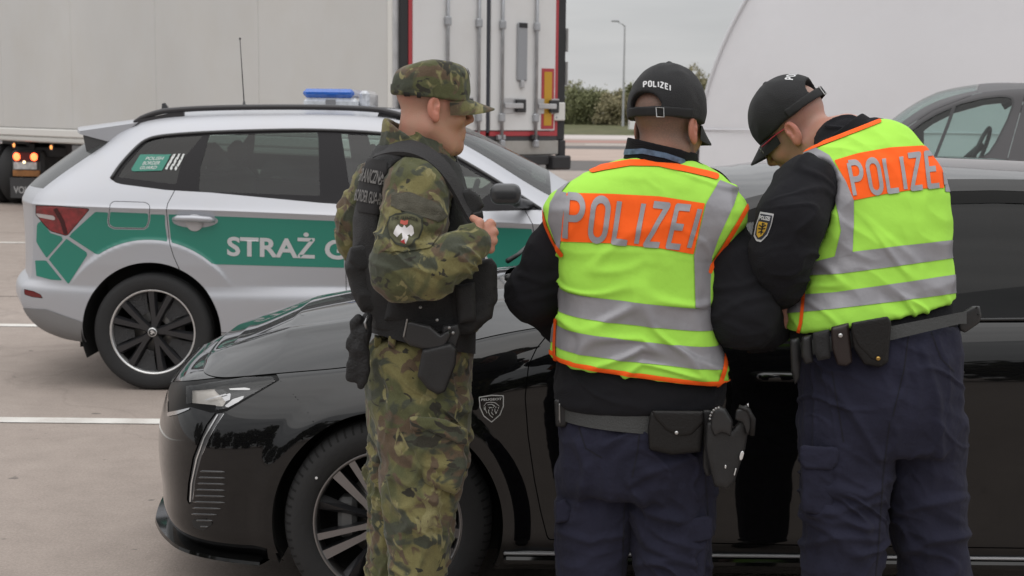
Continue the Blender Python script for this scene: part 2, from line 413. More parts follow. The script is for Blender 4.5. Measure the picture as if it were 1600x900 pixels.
# ------------------------------------------------------------------ materials
def srgb(r, g, b):
    return tuple(((c / 255) / 12.92 if c / 255 <= .04045 else ((c / 255 + .055) / 1.055)**2.4) for c in (r, g, b))
MATS = {}
def M(name, col, rough=.5, metal=0.0, coat=0.0, var=None, bump=None, spec=.5, sheen=0.0, alpha=None, emit=None, aniso=None, dirt=None, coatr=.03, sss=0.0):
    """principled material; var=(scale, amount) colour mottling, bump=(scale, strength[, detail]), dirt=(scale, colour, amount)"""
    if name in MATS: return MATS[name]
    m = bpy.data.materials.new(name); m.use_nodes = True; nt = m.node_tree; N = nt.nodes.new; L = nt.links.new
    b = nt.nodes['Principled BSDF']; I = b.inputs
    I['Base Color'].default_value = (*col, 1); I['Roughness'].default_value = rough; I['Metallic'].default_value = metal
    I['Coat Weight'].default_value = coat; I['Coat Roughness'].default_value = coatr; I['Specular IOR Level'].default_value = spec; I['Sheen Weight'].default_value = sheen
    if sheen: I['Sheen Roughness'].default_value = .6
    if sss: I['Subsurface Weight'].default_value = sss; I['Subsurface Radius'].default_value = (.012, .005, .003); I['Subsurface Scale'].default_value = 1.0
    if emit: I['Emission Color'].default_value = (*emit[0], 1); I['Emission Strength'].default_value = emit[1]
    tc = N('ShaderNodeTexCoord'); cur = None
    if var:
        nz = N('ShaderNodeTexNoise'); nz.inputs['Scale'].default_value = var[0]; nz.inputs['Detail'].default_value = 6; L(tc.outputs['Object'], nz.inputs[0])
        mr = N('ShaderNodeMapRange'); L(nz.outputs[0], mr.inputs[0]); mr.inputs[1].default_value = .28; mr.inputs[2].default_value = .72
        mr.inputs[3].default_value = 1 - var[1]; mr.inputs[4].default_value = 1 + var[1]
        vm = N('ShaderNodeVectorMath'); vm.operation = 'SCALE'; vm.inputs[0].default_value = col; L(mr.outputs[0], vm.inputs[3]); cur = vm.outputs[0]
    if dirt:
        nz = N('ShaderNodeTexNoise'); nz.inputs['Scale'].default_value = dirt[0]; nz.inputs['Detail'].default_value = 8; nz.inputs['Roughness'].default_value = .65; L(tc.outputs['Object'], nz.inputs[0])
        mr = N('ShaderNodeMapRange'); L(nz.outputs[0], mr.inputs[0]); mr.inputs[1].default_value = .45; mr.inputs[2].default_value = .75; mr.inputs[4].default_value = dirt[2]
        mx = N('ShaderNodeMix'); mx.data_type = 'RGBA'; L(mr.outputs[0], mx.inputs[0]); mx.inputs[6].default_value = (*col, 1); mx.inputs[7].default_value = (*dirt[1], 1)
        if cur: L(cur, mx.inputs[6])
        cur = mx.outputs[2]
    if cur: L(cur, I['Base Color'])
    if bump:
        nz = N('ShaderNodeTexNoise'); nz.inputs['Scale'].default_value = bump[0]; nz.inputs['Detail'].default_value = bump[2] if len(bump) > 2 else 4; L(tc.outputs['Object'], nz.inputs[0])
        bp = N('ShaderNodeBump'); bp.inputs['Strength'].default_value = bump[1]; bp.inputs['Distance'].default_value = .01; L(nz.outputs[0], bp.inputs['Height']); L(bp.outputs[0], I['Normal'])
    MATS[name] = m; return m
def glassM(name, tint, refl=.06, rough=.0):
    """thin pane: tinted see-through plus mirror reflection by Fresnel"""
    if name in MATS: return MATS[name]
    m = bpy.data.materials.new(name); m.use_nodes = True; nt = m.node_tree; nt.nodes.clear(); N = nt.nodes.new; L = nt.links.new
    o = N('ShaderNodeOutputMaterial'); mx = N('ShaderNodeMixShader'); tr = N('ShaderNodeBsdfTransparent'); gl = N('ShaderNodeBsdfGlossy'); fr = N('ShaderNodeMath')
    tr.inputs[0].default_value = (*tint, 1); gl.inputs['Roughness'].default_value = rough; 
    ge = N('ShaderNodeNewGeometry'); dt = N('ShaderNodeVectorMath'); dt.operation = 'DOT_PRODUCT'; L(ge.outputs['Normal'], dt.inputs[0]); L(ge.outputs['Incoming'], dt.inputs[1])
    ab = N('ShaderNodeMath'); ab.operation = 'ABSOLUTE'; L(dt.outputs['Value'], ab.inputs[0]); su = N('ShaderNodeMath'); su.operation = 'SUBTRACT'; su.inputs[0].default_value = 1; L(ab.outputs[0], su.inputs[1])
    pw = N('ShaderNodeMath'); pw.operation = 'POWER'; L(su.outputs[0], pw.inputs[0]); pw.inputs[1].default_value = 5
    fr.operation = 'MULTIPLY_ADD'; L(pw.outputs[0], fr.inputs[0]); fr.inputs[1].default_value = 1 - refl; fr.inputs[2].default_value = refl
    L(fr.outputs[0], mx.inputs[0]); L(tr.outputs[0], mx.inputs[1]); L(gl.outputs[0], mx.inputs[2]); L(mx.outputs[0], o.inputs[0])
    MATS[name] = m; return m
def text_verts(txt, bold=0.0, step=.05):
    """Bfont outline as a flat mesh, cut into small cells; height ~1 (cap height ~.73)"""
    import bmesh
    cu = bpy.data.curves.new('t', 'FONT'); cu.body = txt; cu.size = 1; cu.offset = bold; cu.resolution_u = 4; cu.fill_mode = 'FRONT'
    o = bpy.data.objects.new('t', cu); COL.objects.link(o)
    dg = bpy.context.evaluated_depsgraph_get(); me = bpy.data.meshes.new_from_object(o.evaluated_get(dg))
    COL.objects.unlink(o); bpy.data.objects.remove(o); bpy.data.curves.remove(cu)
    bm = bmesh.new(); bm.from_mesh(me); bpy.data.meshes.remove(me)
    xs = [v.co.x for v in bm.verts]; ys = [v.co.y for v in bm.verts]
    if step:
        for ax, lo, hi in ((0, min(xs), max(xs)), (1, min(ys), max(ys))):
            k = lo + step
            while k < hi:
                co = Vector((k, 0, 0)) if ax == 0 else Vector((0, k, 0)); no = Vector((1, 0, 0)) if ax == 0 else Vector((0, 1, 0))
                bmesh.ops.bisect_plane(bm, geom=bm.verts[:] + bm.edges[:] + bm.faces[:], plane_co=co, plane_no=no, dist=1e-5); k += step
    bmesh.ops.triangulate(bm, faces=bm.faces[:]); bm.verts.index_update()
    V = np.array([v.co[:2] for v in bm.verts]); F = np.array([[v.index for v in f.verts] for f in bm.faces]); bm.free()
    V[:, 0] -= V[:, 0].min(); return V, F, V[:, 0].max()
def text_plane(name, txt, org, ex, ey, height, mat, parent=None, width=None, bold=0.0, shear=0.0):
    """flat lettering: org lower-left, ex/ey unit vectors, cap height in metres"""
    V, F, w = text_verts(txt, bold, 0); k = height / .73; kx = k if width is None else width / w
    org, ex, ey = (np.asarray(q, float) for q in (org, ex, ey))
    P = org + (V[:, :1] * kx + V[:, 1:] * k * shear) * ex + V[:, 1:] * k * ey
    return mesh(name, P, F, mat, parent, smooth=False)
from mathutils.bvhtree import BVHTree
def bvh(A, F): return BVHTree.FromPolygons(A[:, :3].tolist(), F.tolist())
def wrap_px(name, V2, F2, quad, tree, off, mat, parent, loc=None, bbox=None):
    """lay flat lettering V2 inside the quad of photo-survey points (ll, lr, ur, ul) onto a surface"""
    lo, hi = (V2.min(0), V2.max(0)) if bbox is None else bbox
    fn = homog(quad, [(lo[0], lo[1]), (hi[0], lo[1]), (hi[0], hi[1]), (lo[0], hi[1])])
    Q = fn(V2); P = []; ok = []
    for x, y in Q:
        d = _F * FPX + _R * (x - 800) - _U * (y - 450); d /= np.linalg.norm(d)
        h, n, i, t = tree.ray_cast(Vector(_C), Vector(d))
        if h is None: P.append((0, 0, 0)); ok.append(False); continue
        if n.dot(Vector(d)) > 0: n = -n
        P.append(np.array(h) + np.array(n) * off); ok.append(True)
    ok = np.array(ok); F2 = F2[ok[F2].all(1)]
    if len(F2) == 0: print('EMPTY WRAP', name); return None
    A, F2 = compact(np.array(P), F2)
    return mesh(name, A, F2, mat, parent, loc=loc)

def finalize(root, base):
    """put the thing's origin at its base; geometry is laid out in world metres"""
    base = Vector(base); inv = Matrix.Translation(-base)
    if root.type == 'MESH': root.data.transform(inv)
    root.location = base
    for c in root.children: c.matrix_parent_inverse = inv
# ================================================================== ground, markings, verge
def concreteM():
    m = bpy.data.materials.new('concrete_slab'); m.use_nodes = True; nt = m.node_tree; N = nt.nodes.new; L = nt.links.new
    b = nt.nodes['Principled BSDF']; b.inputs['Roughness'].default_value = .82; b.inputs['Specular IOR Level'].default_value = .3
    g = N('ShaderNodeNewGeometry')
    def nz(scale, det, rg=.55, dist=0):
        n = N('ShaderNodeTexNoise'); n.inputs['Scale'].default_value = scale; n.inputs['Detail'].default_value = det; n.inputs['Roughness'].default_value = rg; n.inputs['Distortion'].default_value = dist
        L(g.outputs['Position'], n.inputs[0]); return n.outputs[0]
    def ramp(fac, stops):
        r = N('ShaderNodeValToRGB'); L(fac, r.inputs[0]); e = r.color_ramp.elements
        while len(e) < len(stops): e.new(.5)
        for q, (p, c) in zip(e, stops): q.position = p; q.color = (*c, 1)
        return r.outputs[0]
    def mixc(f, a, b_, mode='MIX'):
        x = N('ShaderNodeMix'); x.data_type = 'RGBA'; x.blend_type = mode
        if isinstance(f, float): x.inputs[0].default_value = f
        else: L(f, x.inputs[0])
        for k, s in ((6, a), (7, b_)):
            if isinstance(s, tuple): x.inputs[k].default_value = (*s, 1)
            else: L(s, x.inputs[k])
        return x.outputs[2]
    base = ramp(nz(.35, 6, .6), [(.3, (.30, .252, .222)), (.52, (.345, .292, .258)), (.75, (.375, .322, .288))])
    fine = ramp(nz(90, 4, .7), [(.3, (.80, .80, .80)), (.7, (1.12, 1.12, 1.12))])
    mid = ramp(nz(5, 8, .7), [(.3, (.88, .88, .88)), (.7, (1.08, 1.08, 1.08))])
    c = mixc(1.0, mixc(1.0, base, mid, 'MULTIPLY'), fine, 'MULTIPLY')
    stain = ramp(nz(1.3, 7, .65, .8), [(.62, (0, 0, 0)), (.78, (.38, .38, .38))])
    c = mixc(stain, c, (.13, .105, .095))
    spot = ramp(nz(9, 2, .5), [(.71, (0, 0, 0)), (.75, (.7, .7, .7))])
    c = mixc(spot, c, (.09, .08, .075))
    # hairline cracks
    v = N('ShaderNodeTexVoronoi'); v.feature = 'DISTANCE_TO_EDGE'; v.inputs['Scale'].default_value = .16
    w = N('ShaderNodeTexNoise'); w.inputs['Scale'].default_value = 1.5; w.inputs['Detail'].default_value = 6; L(g.outputs['Position'], w.inputs[0])
    ad = N('ShaderNodeVectorMath'); ad.operation = 'MULTIPLY_ADD'; L(w.outputs[1], ad.inputs[0]); ad.inputs[1].default_value = (1.2, 1.2, 0); L(g.outputs['Position'], ad.inputs[2]); L(ad.outputs[0], v.inputs[0])
    c = mixc(ramp(v.outputs[0], [(.0, (.16, .16, .16)), (.0006, (0, 0, 0))]), c, (.12, .10, .09))
    L(c, b.inputs['Base Color'])
    bp = N('ShaderNodeBump'); bp.inputs['Strength'].default_value = .25; bp.inputs['Distance'].default_value = .01; L(nz(140, 3, .6), bp.inputs['Height']); L(bp.outputs[0], b.inputs['Normal'])
    return m
CONC = concreteM()
def sheet(name, poly, z, mat, kind='structure', parent=None):
    o = mesh(name, [(x, y, z) for x, y in poly], [tuple(range(len(poly)))], mat, parent, smooth=False)
    if parent is None: tag(o, kind=kind)
    return o
ASPH = M('asphalt', (.115, .105, .1), .9, var=(3, .15), bump=(160, .3))
FARC = M('far_concrete', (.40, .315, .27), .85, var=(.6, .1))
GRAVEL_GREY = M('worn_far_concrete', (.36, .31, .285), .85, var=(.4, .12))
ground = sheet('ground', [(-900, -60), (900, -60), (900, 1800), (-900, 1800)], 0, CONC)
# slab joints: sawn grooves in the slabs, dark sealing compound
jm = M('joint_sealant', (.11, .095, .085), .9, var=(8, .3))
for y0 in (11.9, 18.2):
    sheet('slab_joint', [(-40, y0), (14, y0), (14, y0 + .016), (-40, y0 + .016)], .002, jm, parent=ground)
for x0 in (9.6,):
    sheet('slab_joint', [(x0, -8), (x0 + .016, -8), (x0 + .016, 30), (x0, 30)], .002, jm, parent=ground)
# painted bay lines 3.2 m apart
PAINT = M('road_paint', (.70, .68, .64), .7, var=(14, .10), dirt=(7, (.36, .31, .28), .75), bump=(120, .2))
for i, y0 in enumerate((7.02, 10.22, 13.42, 16.75)):
    x1 = 9.0 if i < 2 else -5.6
    sheet('bay_line', [(-16, y0), (x1, y0), (x1, y0 + .12), (-16, y0 + .12)], .004, PAINT, parent=ground)
road = sheet('road', [(-120, 41), (160, 41), (160, 50), (-120, 50)], .004, ASPH)
road2 = sheet('road', [(-200, 68), (260, 68), (260, 75), (-200, 75)], .004, ASPH)
sheet('apron', [(-150, 50.2), (200, 50.2), (200, 67.8), (-150, 67.8)], .006, FARC)
sheet('pavement', [(-300, 84), (300, 84), (300, 92), (-300, 92)], .006, M('red_pavers', (.34, .19, .16), .9, var=(.5, .1)))
sheet('pavement', [(-300, 97), (300, 97), (300, 118), (-300, 118)], .006, M('pale_paving', (.50, .45, .43), .9, var=(.3, .1)))
for k in range(6):
    sheet('lane_marking', [(-14 + 9 * k, 78.6), (-11 + 9 * k, 78.6), (-11 + 9 * k, 79.6), (-14 + 9 * k, 79.6)], .006, PAINT, parent=ground)
# grass verge, rising a little to the hedge
gx = np.linspace(-160, 200, 120); gy = np.linspace(118, 190, 40); X, Yg = np.meshgrid(gx, gy, indexing='ij')
Z = .01 + .65 * np.clip((Yg - 120) / 25, 0, 1) + .12 * noise(np.stack([X * .15, Yg * .15, X * 0], -1).reshape(-1, 3)).reshape(X.shape) * np.clip((Yg - 119) / 6, 0, 1)
A_, F_ = grid_tris(np.stack([X, Yg, Z], -1))
tag(mesh('grass_verge', A_, F_, M('verge_grass', (.085, .09, .035), .95, var=(.9, .3), dirt=(.35, (.14, .12, .06), .6), bump=(9, 1.0))), kind='structure')
# ================================================================== trees and shrubs beyond the road
def leafM(name, c, c2):
    m = bpy.data.materials.new(name); m.use_nodes = True; nt = m.node_tree; N = nt.nodes.new; L = nt.links.new; b = nt.nodes['Principled BSDF']
    g = N('ShaderNodeNewGeometry'); r = N('ShaderNodeValToRGB'); L(g.outputs['Random Per Island'], r.inputs[0])
    r.color_ramp.elements[0].color = (*c, 1); r.color_ramp.elements[1].color = (*c2, 1); L(r.outputs[0], b.inputs['Base Color']); b.inputs['Roughness'].default_value = .7
    return m
LEAF = [leafM('leaf_dark', (.12, .135, .062), (.24, .25, .12)), leafM('leaf_mid', (.16, .165, .08), (.31, .30, .155)), leafM('leaf_young', (.19, .18, .10), (.38, .335, .20))]
BARK = M('bark', (.10, .08, .06), .9, var=(6, .3))
def shrub(name, x, y, w, h, mat, n, label, group, ls=.16, bare=.2, z0=.4, trunk=.12):
    r = np.random.default_rng(int(abs(x * 37) + y * 11)); root = empty(name); b = MB(); tips = []
    for k in range(9):
        a = r.uniform(0, 2 * pi); q = r.uniform(.2, .95); e = np.array((x + cos(a) * w * .45 * q, y + sin(a) * w * .3 * q, z0 + h * r.uniform(.6, 1.02)))
        s = np.array((x + r.normal() * .15 * w * .3, y + r.normal() * .15, z0 - .2)); mid = (s + e) / 2 + r.normal(size=3) * h * .06
        b.tube([s, s * .5 + mid * .5, mid, mid * .45 + e * .55, e], [trunk, trunk * .7, trunk * .5, trunk * .3, .012], 5)
        for j in range(6):
            p = mid + (e - mid) * r.uniform(.1, .95); d = r.normal(size=3) * np.array((1, 1, .5)); d[2] = abs(d[2]) + .5; d /= np.linalg.norm(d); t = p + d * h * r.uniform(.08, .24)
            b.tube([p, (p + t) / 2 + r.normal(size=3) * .05, t], [trunk * .25, trunk * .16, .008], 4); tips.append(t)
        tips.append(e)
    b.build('trunk', BARK, root)
    # leaf clumps through the crown's volume
    cl = []; tips = np.array(tips)
    nc = 34
    for k in range(nc):
        u = r.normal(size=3); u /= np.linalg.norm(u); q = r.uniform(.35, 1)**.6
        c = np.array((x, y, z0 + h * .47)) + u * q * np.array((w * .5, w * .35, h * .47)); c[2] = max(c[2], z0 + .1)
        m = int(n / nc * r.uniform(.6, 1.4)); s = r.uniform(.10, .2) * h * .62
        cl.append(c + r.normal(size=(m, 3)) * s * np.array((1.1, 1.0, .8)))
    mt = int(n * bare); cl.append(tips[r.integers(0, len(tips), mt)] + r.normal(size=(mt, 3)) * .16)
    P = np.concatenate(cl); P = P[P[:, 2] > z0 - .3]; k = len(P)
    a = r.normal(size=(k, 3)); a /= np.linalg.norm(a, axis=1, keepdims=True); t = np.cross(a, r.normal(size=(k, 3))); t /= np.linalg.norm(t, axis=1, keepdims=True); q = np.cross(a, t)
    s = (ls * r.uniform(.6, 1.5, k))[:, None]
    V = np.stack([P - t * s, P + q * s * .45, P + t * s, P - q * s * .45], 1).reshape(-1, 3); F = np.arange(4 * k).reshape(-1, 4)
    mesh('crown', V, F, mat, root, smooth=False)
    finalize(root, (x, y, 0)); tag(root, label, 'shrub' if h < 6 else 'tree', group)
hed = [(-6.0, 151, 7, 4.6, 0), (-2.0, 154, 7, 4.7, 0), (1.5, 150, 6, 4.4, 0), (4.6, 153, 6.5, 4.5, 1), (7.0, 149, 5, 4.1, 0), (9.2, 151, 5.5, 3.7, 1), (10.6, 147, 4.6, 3.6, 2), (12.6, 150, 6, 4.2, 0), (14.8, 146, 5, 3.2, 0)]
hl = ['dark green shrub farthest left in the hedge behind the trailer', 'dense shrub in hedge just past the trailer edge', 'dark bushy shrub right of the trailer door edge', 'olive green shrub in middle of the distant hedge', 'low dark shrub in hedge left of lamp post', 'small dull green shrub next to pale bush',
      'pale yellowish young bush beside the lamp post', 'dark green bush behind the lamp post base', 'low dark bush right of the lamp post']
for (x, y, w, h, k), lb in zip(hed, hl): shrub('hedge_shrub', x, y, w, h, LEAF[k], 9500, lb, 'shrubs of the distant hedge', ls=.125)
for (x, y, w, h, k), lb in zip([(15.2, 158, 5.5, 5.8, 2), (18.0, 156, 5.0, 6.6, 2), (20.6, 158, 5.0, 6.3, 2), (23.0, 156, 4.6, 6.0, 1)],
        ['sparse budding tree directly right of the lamp post', 'thin budding tree rising behind the black cap', 'bare twigged tree right of the black cap', 'sparse tree half hidden by the white hall']):
    shrub('budding_tree', x, y, w, h, LEAF[k], 1500, lb, 'sparse trees beyond the road', ls=.11, bare=1.6, trunk=.1)
# unseen trees added behind the photographer to darken reflections in paint and glass
def added_wood():
    r = np.random.default_rng(5); P = []
    for k in range(44):
        t = k / 43; x, y = np.interp(t, [0, .25, 1], [-30, -26, 34]), np.interp(t, [0, .25, 1], [2, -17, -19]); h = r.uniform(4.6, 7.2); x += r.normal() * .8; y += r.normal()
        for j in range(16):
            u = r.normal(size=3); u /= np.linalg.norm(u); c = np.array((x, y, h * .5)) + u * r.uniform(.3, 1)**.5 * np.array((1.5, 1.2, h * .48)); P.append(c + r.normal(size=(44, 3)) * .42)
    P = np.concatenate(P); P = P[P[:, 2] > .1]; k = len(P); a = r.normal(size=(k, 3)); t = np.cross(a, r.normal(size=(k, 3))); a /= np.linalg.norm(a, axis=1, keepdims=True); t /= np.linalg.norm(t, axis=1, keepdims=True); q = np.cross(a, t); s = r.uniform(.22, .42, (k, 1))
    V = np.stack([P - t * s, P + q * s * .6, P + t * s, P - q * s * .6], 1).reshape(-1, 3)
    tag(mesh('added_wood', V, np.arange(4 * k).reshape(-1, 4), leafM('leaf_wood', (.03, .038, .016), (.075, .085, .035)), smooth=False), 'added unseen row of dark trees, only mirrored in the black car', 'trees', kind='stuff')
added_wood()
# ================================================================== lamp post
lp = empty('lamp_post'); gal = M('galvanised_steel', (.42, .43, .44), .5, .6, var=(5, .1))
b_ = unp(973, 205, 143); lx, ly = b_[0], 143.0
MB().tube([(lx, ly, 0), (lx, ly, 1.2)], [.16, .14], 12).tube([(lx, ly, 1.2), (lx, ly, 10.6)], [.12, .075], 12).build('pole', gal, lp, sharp=40)
MB().tube([(lx, ly, 10.5), (lx - .25, ly, 10.75), (lx - .7, ly, 10.95)], [.06, .055, .05], 8).build('arm', gal, lp, smooth=True)
MB().box((lx - 1.35, ly - .16, 10.95), (lx - .6, ly + .16, 11.1), bev=.05).build('lamp_head', M('lamp_housing', (.25, .26, .27), .5), lp)
finalize(lp, (lx, ly, 0)); tag(lp, 'tall grey street lamp standing before the distant hedge', 'street lamp')
# ================================================================== far white van, only its rear corner shows beside the cap
def far_van():
    r = empty('parked_van'); y0 = 125.0; x0 = unp(984, 205, y0)[0]
    prof = [(0, .45), (0, 1.3), (.1, 2.1), (.25, 2.35), (3.6, 2.35), (4.3, 1.45), (5.1, 1.25), (5.2, .5)]
    MB().prism(prof, lambda a, z, h: (x0 + a, y0 + h, z), 1.9).build('body', M('far_white_paint', (.75, .75, .75), .4), r)
    for a in (.85, 4.25):
        MB().lathe([(.0, -.01), (.2, -.02), (.33, 0), (.34, .1), (.33, .22), (0, .22)], (x0 + a, y0 - .02, .34), (0, 1, 0), 20).build('wheel', M('tyre', (.022, .022, .023), .85, bump=(60, .2)), r, smooth=True)
    MB().prism([(.3, 1.45), (.35, 2.1), (1.6, 2.1), (1.6, 1.45)], lambda a, z, h: (x0 + a, y0 - .012 + h, z), .01).build('window', M('dark_window', (.02, .025, .03), .08), r)
    MB().prism([(2.5, 1.45), (2.5, 2.1), (3.55, 2.1), (4.1, 1.45)], lambda a, z, h: (x0 + a, y0 - .012 + h, z), .01).build('window', MATS['dark_window'], r)
    MB().box((x0 - .03, y0 + .15, .95), (x0 - .005, y0 + .3, 1.3)).build('tail_light', M('far_red_lens', (.3, .02, .02), .3), r)
    finalize(r, (x0 + 2.6, y0 + .95, 0)); tag(r, 'small white van far off beside the head with cap', 'van')
far_van()
# ================================================================== white fabric hall
def hall():
    # round-arched fabric hall; its gable end faces the lot
    Yn, R, cx, Ln = 25.0, 6.6, 9.75, 30.0
    root = empty('fabric_hall')
    fab = M('white_pvc_fabric', (.75, .75, .78), .6, var=(.35, .035), bump=(.9, .25, 3), dirt=(.7, (.60, .60, .62), .35))
    seam = M('fabric_seam', (.62, .62, .645), .6)
    a = np.linspace(0, pi, 73); prof = np.stack([cx - R * np.cos(a) * (1 + .0 * a), (R * 1.02) * np.sin(a)**.92], -1)
    yy = np.linspace(Yn, Yn + Ln, 61)
    sag = .05 * np.abs(np.sin((yy - Yn) / 3.0 * pi))
    G = np.stack([np.stack([cx + (prof[:, 0] - cx) * (1 - s / R), np.full(len(a), y), prof[:, 1] * (1 - s / R)], -1) for y, s in zip(yy, sag)])
    A, F = grid_tris(G, flip=True); mesh('roof_skin', A, F, fab, root)
    # gable skin bulging slightly, made of three panels
    ts = np.linspace(0, 1, 24); zt = 1.36
    def gable(name, z0, z1, bul, mat):
        n = 90; xs = np.linspace(cx - R, cx + R, n); ht = np.interp(xs, prof[:, 0], prof[:, 1]); zs = np.linspace(0, 1, 30)
        zz = np.clip(z0 + (np.minimum(ht, z1) - z0)[:, None] * zs[None], 0, None); XX = np.repeat(xs[:, None], 30, 1)
        e = np.clip(ht[:, None] - zz, 0, None); d = bul * np.minimum(1, e / 1.2) * np.sin(pi * np.clip(zs, 0, 1))[None]**.5
        w = .018 * np.sin(XX * 2.6 + .4 * zz) + .02 * noise(np.stack([XX * .9, zz * .5, zz * 0], -1).reshape(-1, 3)).reshape(XX.shape)
        G = np.stack([XX, Yn - .01 - d - w * np.minimum(1, e), zz], -1); m = ht > z0 + .02
        A, F = grid_tris(G[m]); mesh(name, A, F, mat, root)
    gable('gable_skirt', .05, zt, .012, fab); gable('gable_panel', zt + .003, 9, .02, fab)
    MB().box((cx - R * .97, Yn - .05, zt - .012), (cx + R * .97, Yn - .03, zt + .02), bev=.008).build('gable_seam', seam, root)
    MB().tube([(x, Yn - .02, z) for x, z in prof], .035, 8).build('gable_edge', seam, root, smooth=True)
    for y in np.arange(Yn + 3, Yn + Ln, 3.0):
        MB().tube([(x, y, z) for x, z in prof[::3]], .03, 6).build('arch_seam', seam, root, smooth=True)
    MB().box((cx + 2.05, Yn - .14, .02), (cx + 2.09, Yn - .06, 5.0)).build('door_seam', seam, root)
    rot = Matrix.Translation((cx - R, Yn, 0)) @ Matrix.Rotation(radians(-24), 4, 'Z') @ Matrix.Translation((-(cx - R), -Yn, 0))
    for c in root.children: c.data.transform(rot)
    finalize(root, (cx, Yn + Ln / 2, 0)); tag(root, 'big white round-arched fabric hall behind the grey van', 'hall')
hall()
# ================================================================== semitrailer
TA = radians(42)
TX, TY = -.0814 * 15.6, 15.6
td = np.array((-sin(TA), cos(TA), 0)); tr = np.array((cos(TA), sin(TA), 0))   # towards its front; towards its right
def tp(a, s, z): return np.array((TX, TY, 0)) + tr * s + td * a + np.array((0, 0, z))
def tM(lo, hi):
    """box in trailer space (a along, s across, z)"""
    m = MB(); V = [tp(a, s, z) for a in (lo[0], hi[0]) for s in (lo[1], hi[1]) for z in (lo[2], hi[2])]
    m.add(V, [(0, 1, 3, 2), (4, 6, 7, 5), (0, 4, 5, 1), (2, 3, 7, 6), (0, 2, 6, 4), (1, 5, 7, 3)]); return m
def tbox(name, lo, hi, mat, par, bev=0.0):
    c = (np.array(lo) + np.array(hi)) / 2; h = np.abs(np.array(hi) - np.array(lo)) / 2
    o = MB().box(-h, h, bev=bev)
    V = np.array(o.v); o.v = [tuple(tp(c[0] + v[0], c[1] + v[1], c[2] + v[2])) for v in V]
    return o.build(name, mat, par)
def trailer():
    r = empty('semi_trailer'); Wd, L, zb, zt = 2.55, 13.6, 1.04, 4.0
    side = M('trailer_side_panel', (.555, .55, .535), .45, var=(.5, .05), bump=(.8, .04), dirt=(.9, (.50, .47, .42), .35))
    door = M('trailer_door_skin', (.72, .72, .72), .4, var=(.8, .035), dirt=(1.5, (.55, .53, .5), .3))
    alu = M('aluminium', (.55, .55, .56), .38, .75, var=(8, .12)); galv = M('zinc_bar', (.42, .43, .45), .42, .7, var=(12, .15))
    rub = M('black_rubber', (.022, .022, .024), .6); red = M('red_tape', (.42, .045, .055), .35); blk = M('chassis_black', (.03, .03, .032), .6, var=(5, .2))
    white = M('white_edge_profile', (.68, .67, .64), .45)
    # body panels of the near side, seven bonded panels
    n = 5
    for k in range(n):
        tbox('side_panel', (.20 + k * (L - .3) / n, 0.0, 1.30), (.195 + (k + 1) * (L - .3) / n, .06, zt), side, r, bev=.006)
    for k in range(n):
        tbox('side_panel', (.20 + k * (L - .3) / n, Wd - .06, 1.30), (.195 + (k + 1) * (L - .3) / n, Wd, zt), side, r)
    tbox('roof_panel', (.02, 0.02, zt), (L - .02, Wd - .02, zt + .05), side, r); tbox('front_wall', (L - .1, .0, 1.2), (L, Wd, zt), side, r)
    tbox('floor', (.12, .07, 1.12), (L - .12, Wd - .07, 1.29), blk, r)
    tbox('side_rail', (.2, -.012, 1.16), (L, .07, 1.292), white, r, bev=.02); tbox('side_rail', (.2, -.004, 1.07), (L, .06, 1.155), M('side_rail_lower', (.55, .54, .51), .4), r, bev=.02)
    tbox('side_rail', (.2, Wd - .07, 1.07), (L, Wd + .012, 1.292), white, r, bev=.02)
    tbox('corner_post', (.09, -.014, 1.06), (.19, .06, zt), white, r, bev=.012)
    tbox('corner_post', (.03, -.02, 1.06), (.088, .05, zt), alu, r, bev=.01); tbox('corner_post', (.03, Wd - .05, 1.06), (.12, Wd + .012, zt), alu, r, bev=.01)
    # rear frame: black seals, red tape, two door leaves with four lock rods
    dz0, dz1 = 1.37, 3.97
    tbox('door_seal', (.0, .03, 1.285), (.029, .135, zt), rub, r); tbox('door_seal', (.0, Wd - .135, 1.285), (.029, Wd - .0, zt), rub, r, bev=.01)
    tbox('door_seal', (.001, .136, 1.285), (.03, Wd - .136, 1.335), M('seal_grey', (.05, .05, .055), .6), r)
    leaf = {}
    for nm, s0, s1 in (('left', .19, 1.262), ('right', 1.328, Wd - .19)):
        leaf[nm] = tbox('door', (-.02, s0, dz0 + .03), (.028, s1, dz1), door, r, bev=.006)
    tbox('centre_seal', (-.012, 1.266, dz0), (.02, 1.324, dz1), M('seal_blue_black', (.03, .033, .045), .5), r, bev=.01)
    for s0, s1 in ((.137, .186), (Wd - .186, Wd - .137)): tbox('red_tape', (-.008, s0, 1.336), (.02, s1, dz1), red, r)
    tbox('red_tape', (-.0085, .187, 1.337), (.02, 1.264, 1.392), red, r); tbox('red_tape', (-.0085, 1.326, 1.337), (.02, Wd - .187, 1.392), red, r)
    for s in (.66, 1.12, 1.48, 2.02):
        pl = leaf['left'] if s < 1.3 else leaf['right']
        MB().tube([tp(-.05, s, 1.22), tp(-.05, s, dz1)], .019, 10).build('lock_rod', galv, pl, smooth=True)
        for z in (1.55, 2.62, 3.6): tbox('rod_bracket', (-.075, s - .04, z - .05), (-.021, s + .04, z + .05), galv, pl, bev=.012)
        tbox('rod_cam', (-.085, s - .035, 1.20), (-.02, s + .035, 1.29), galv, r, bev=.012); tbox('cam_keeper', (-.06, s - .06, 1.29), (-.0, s + .06, 1.35), blk if s > 2 else galv, r, bev=.01)
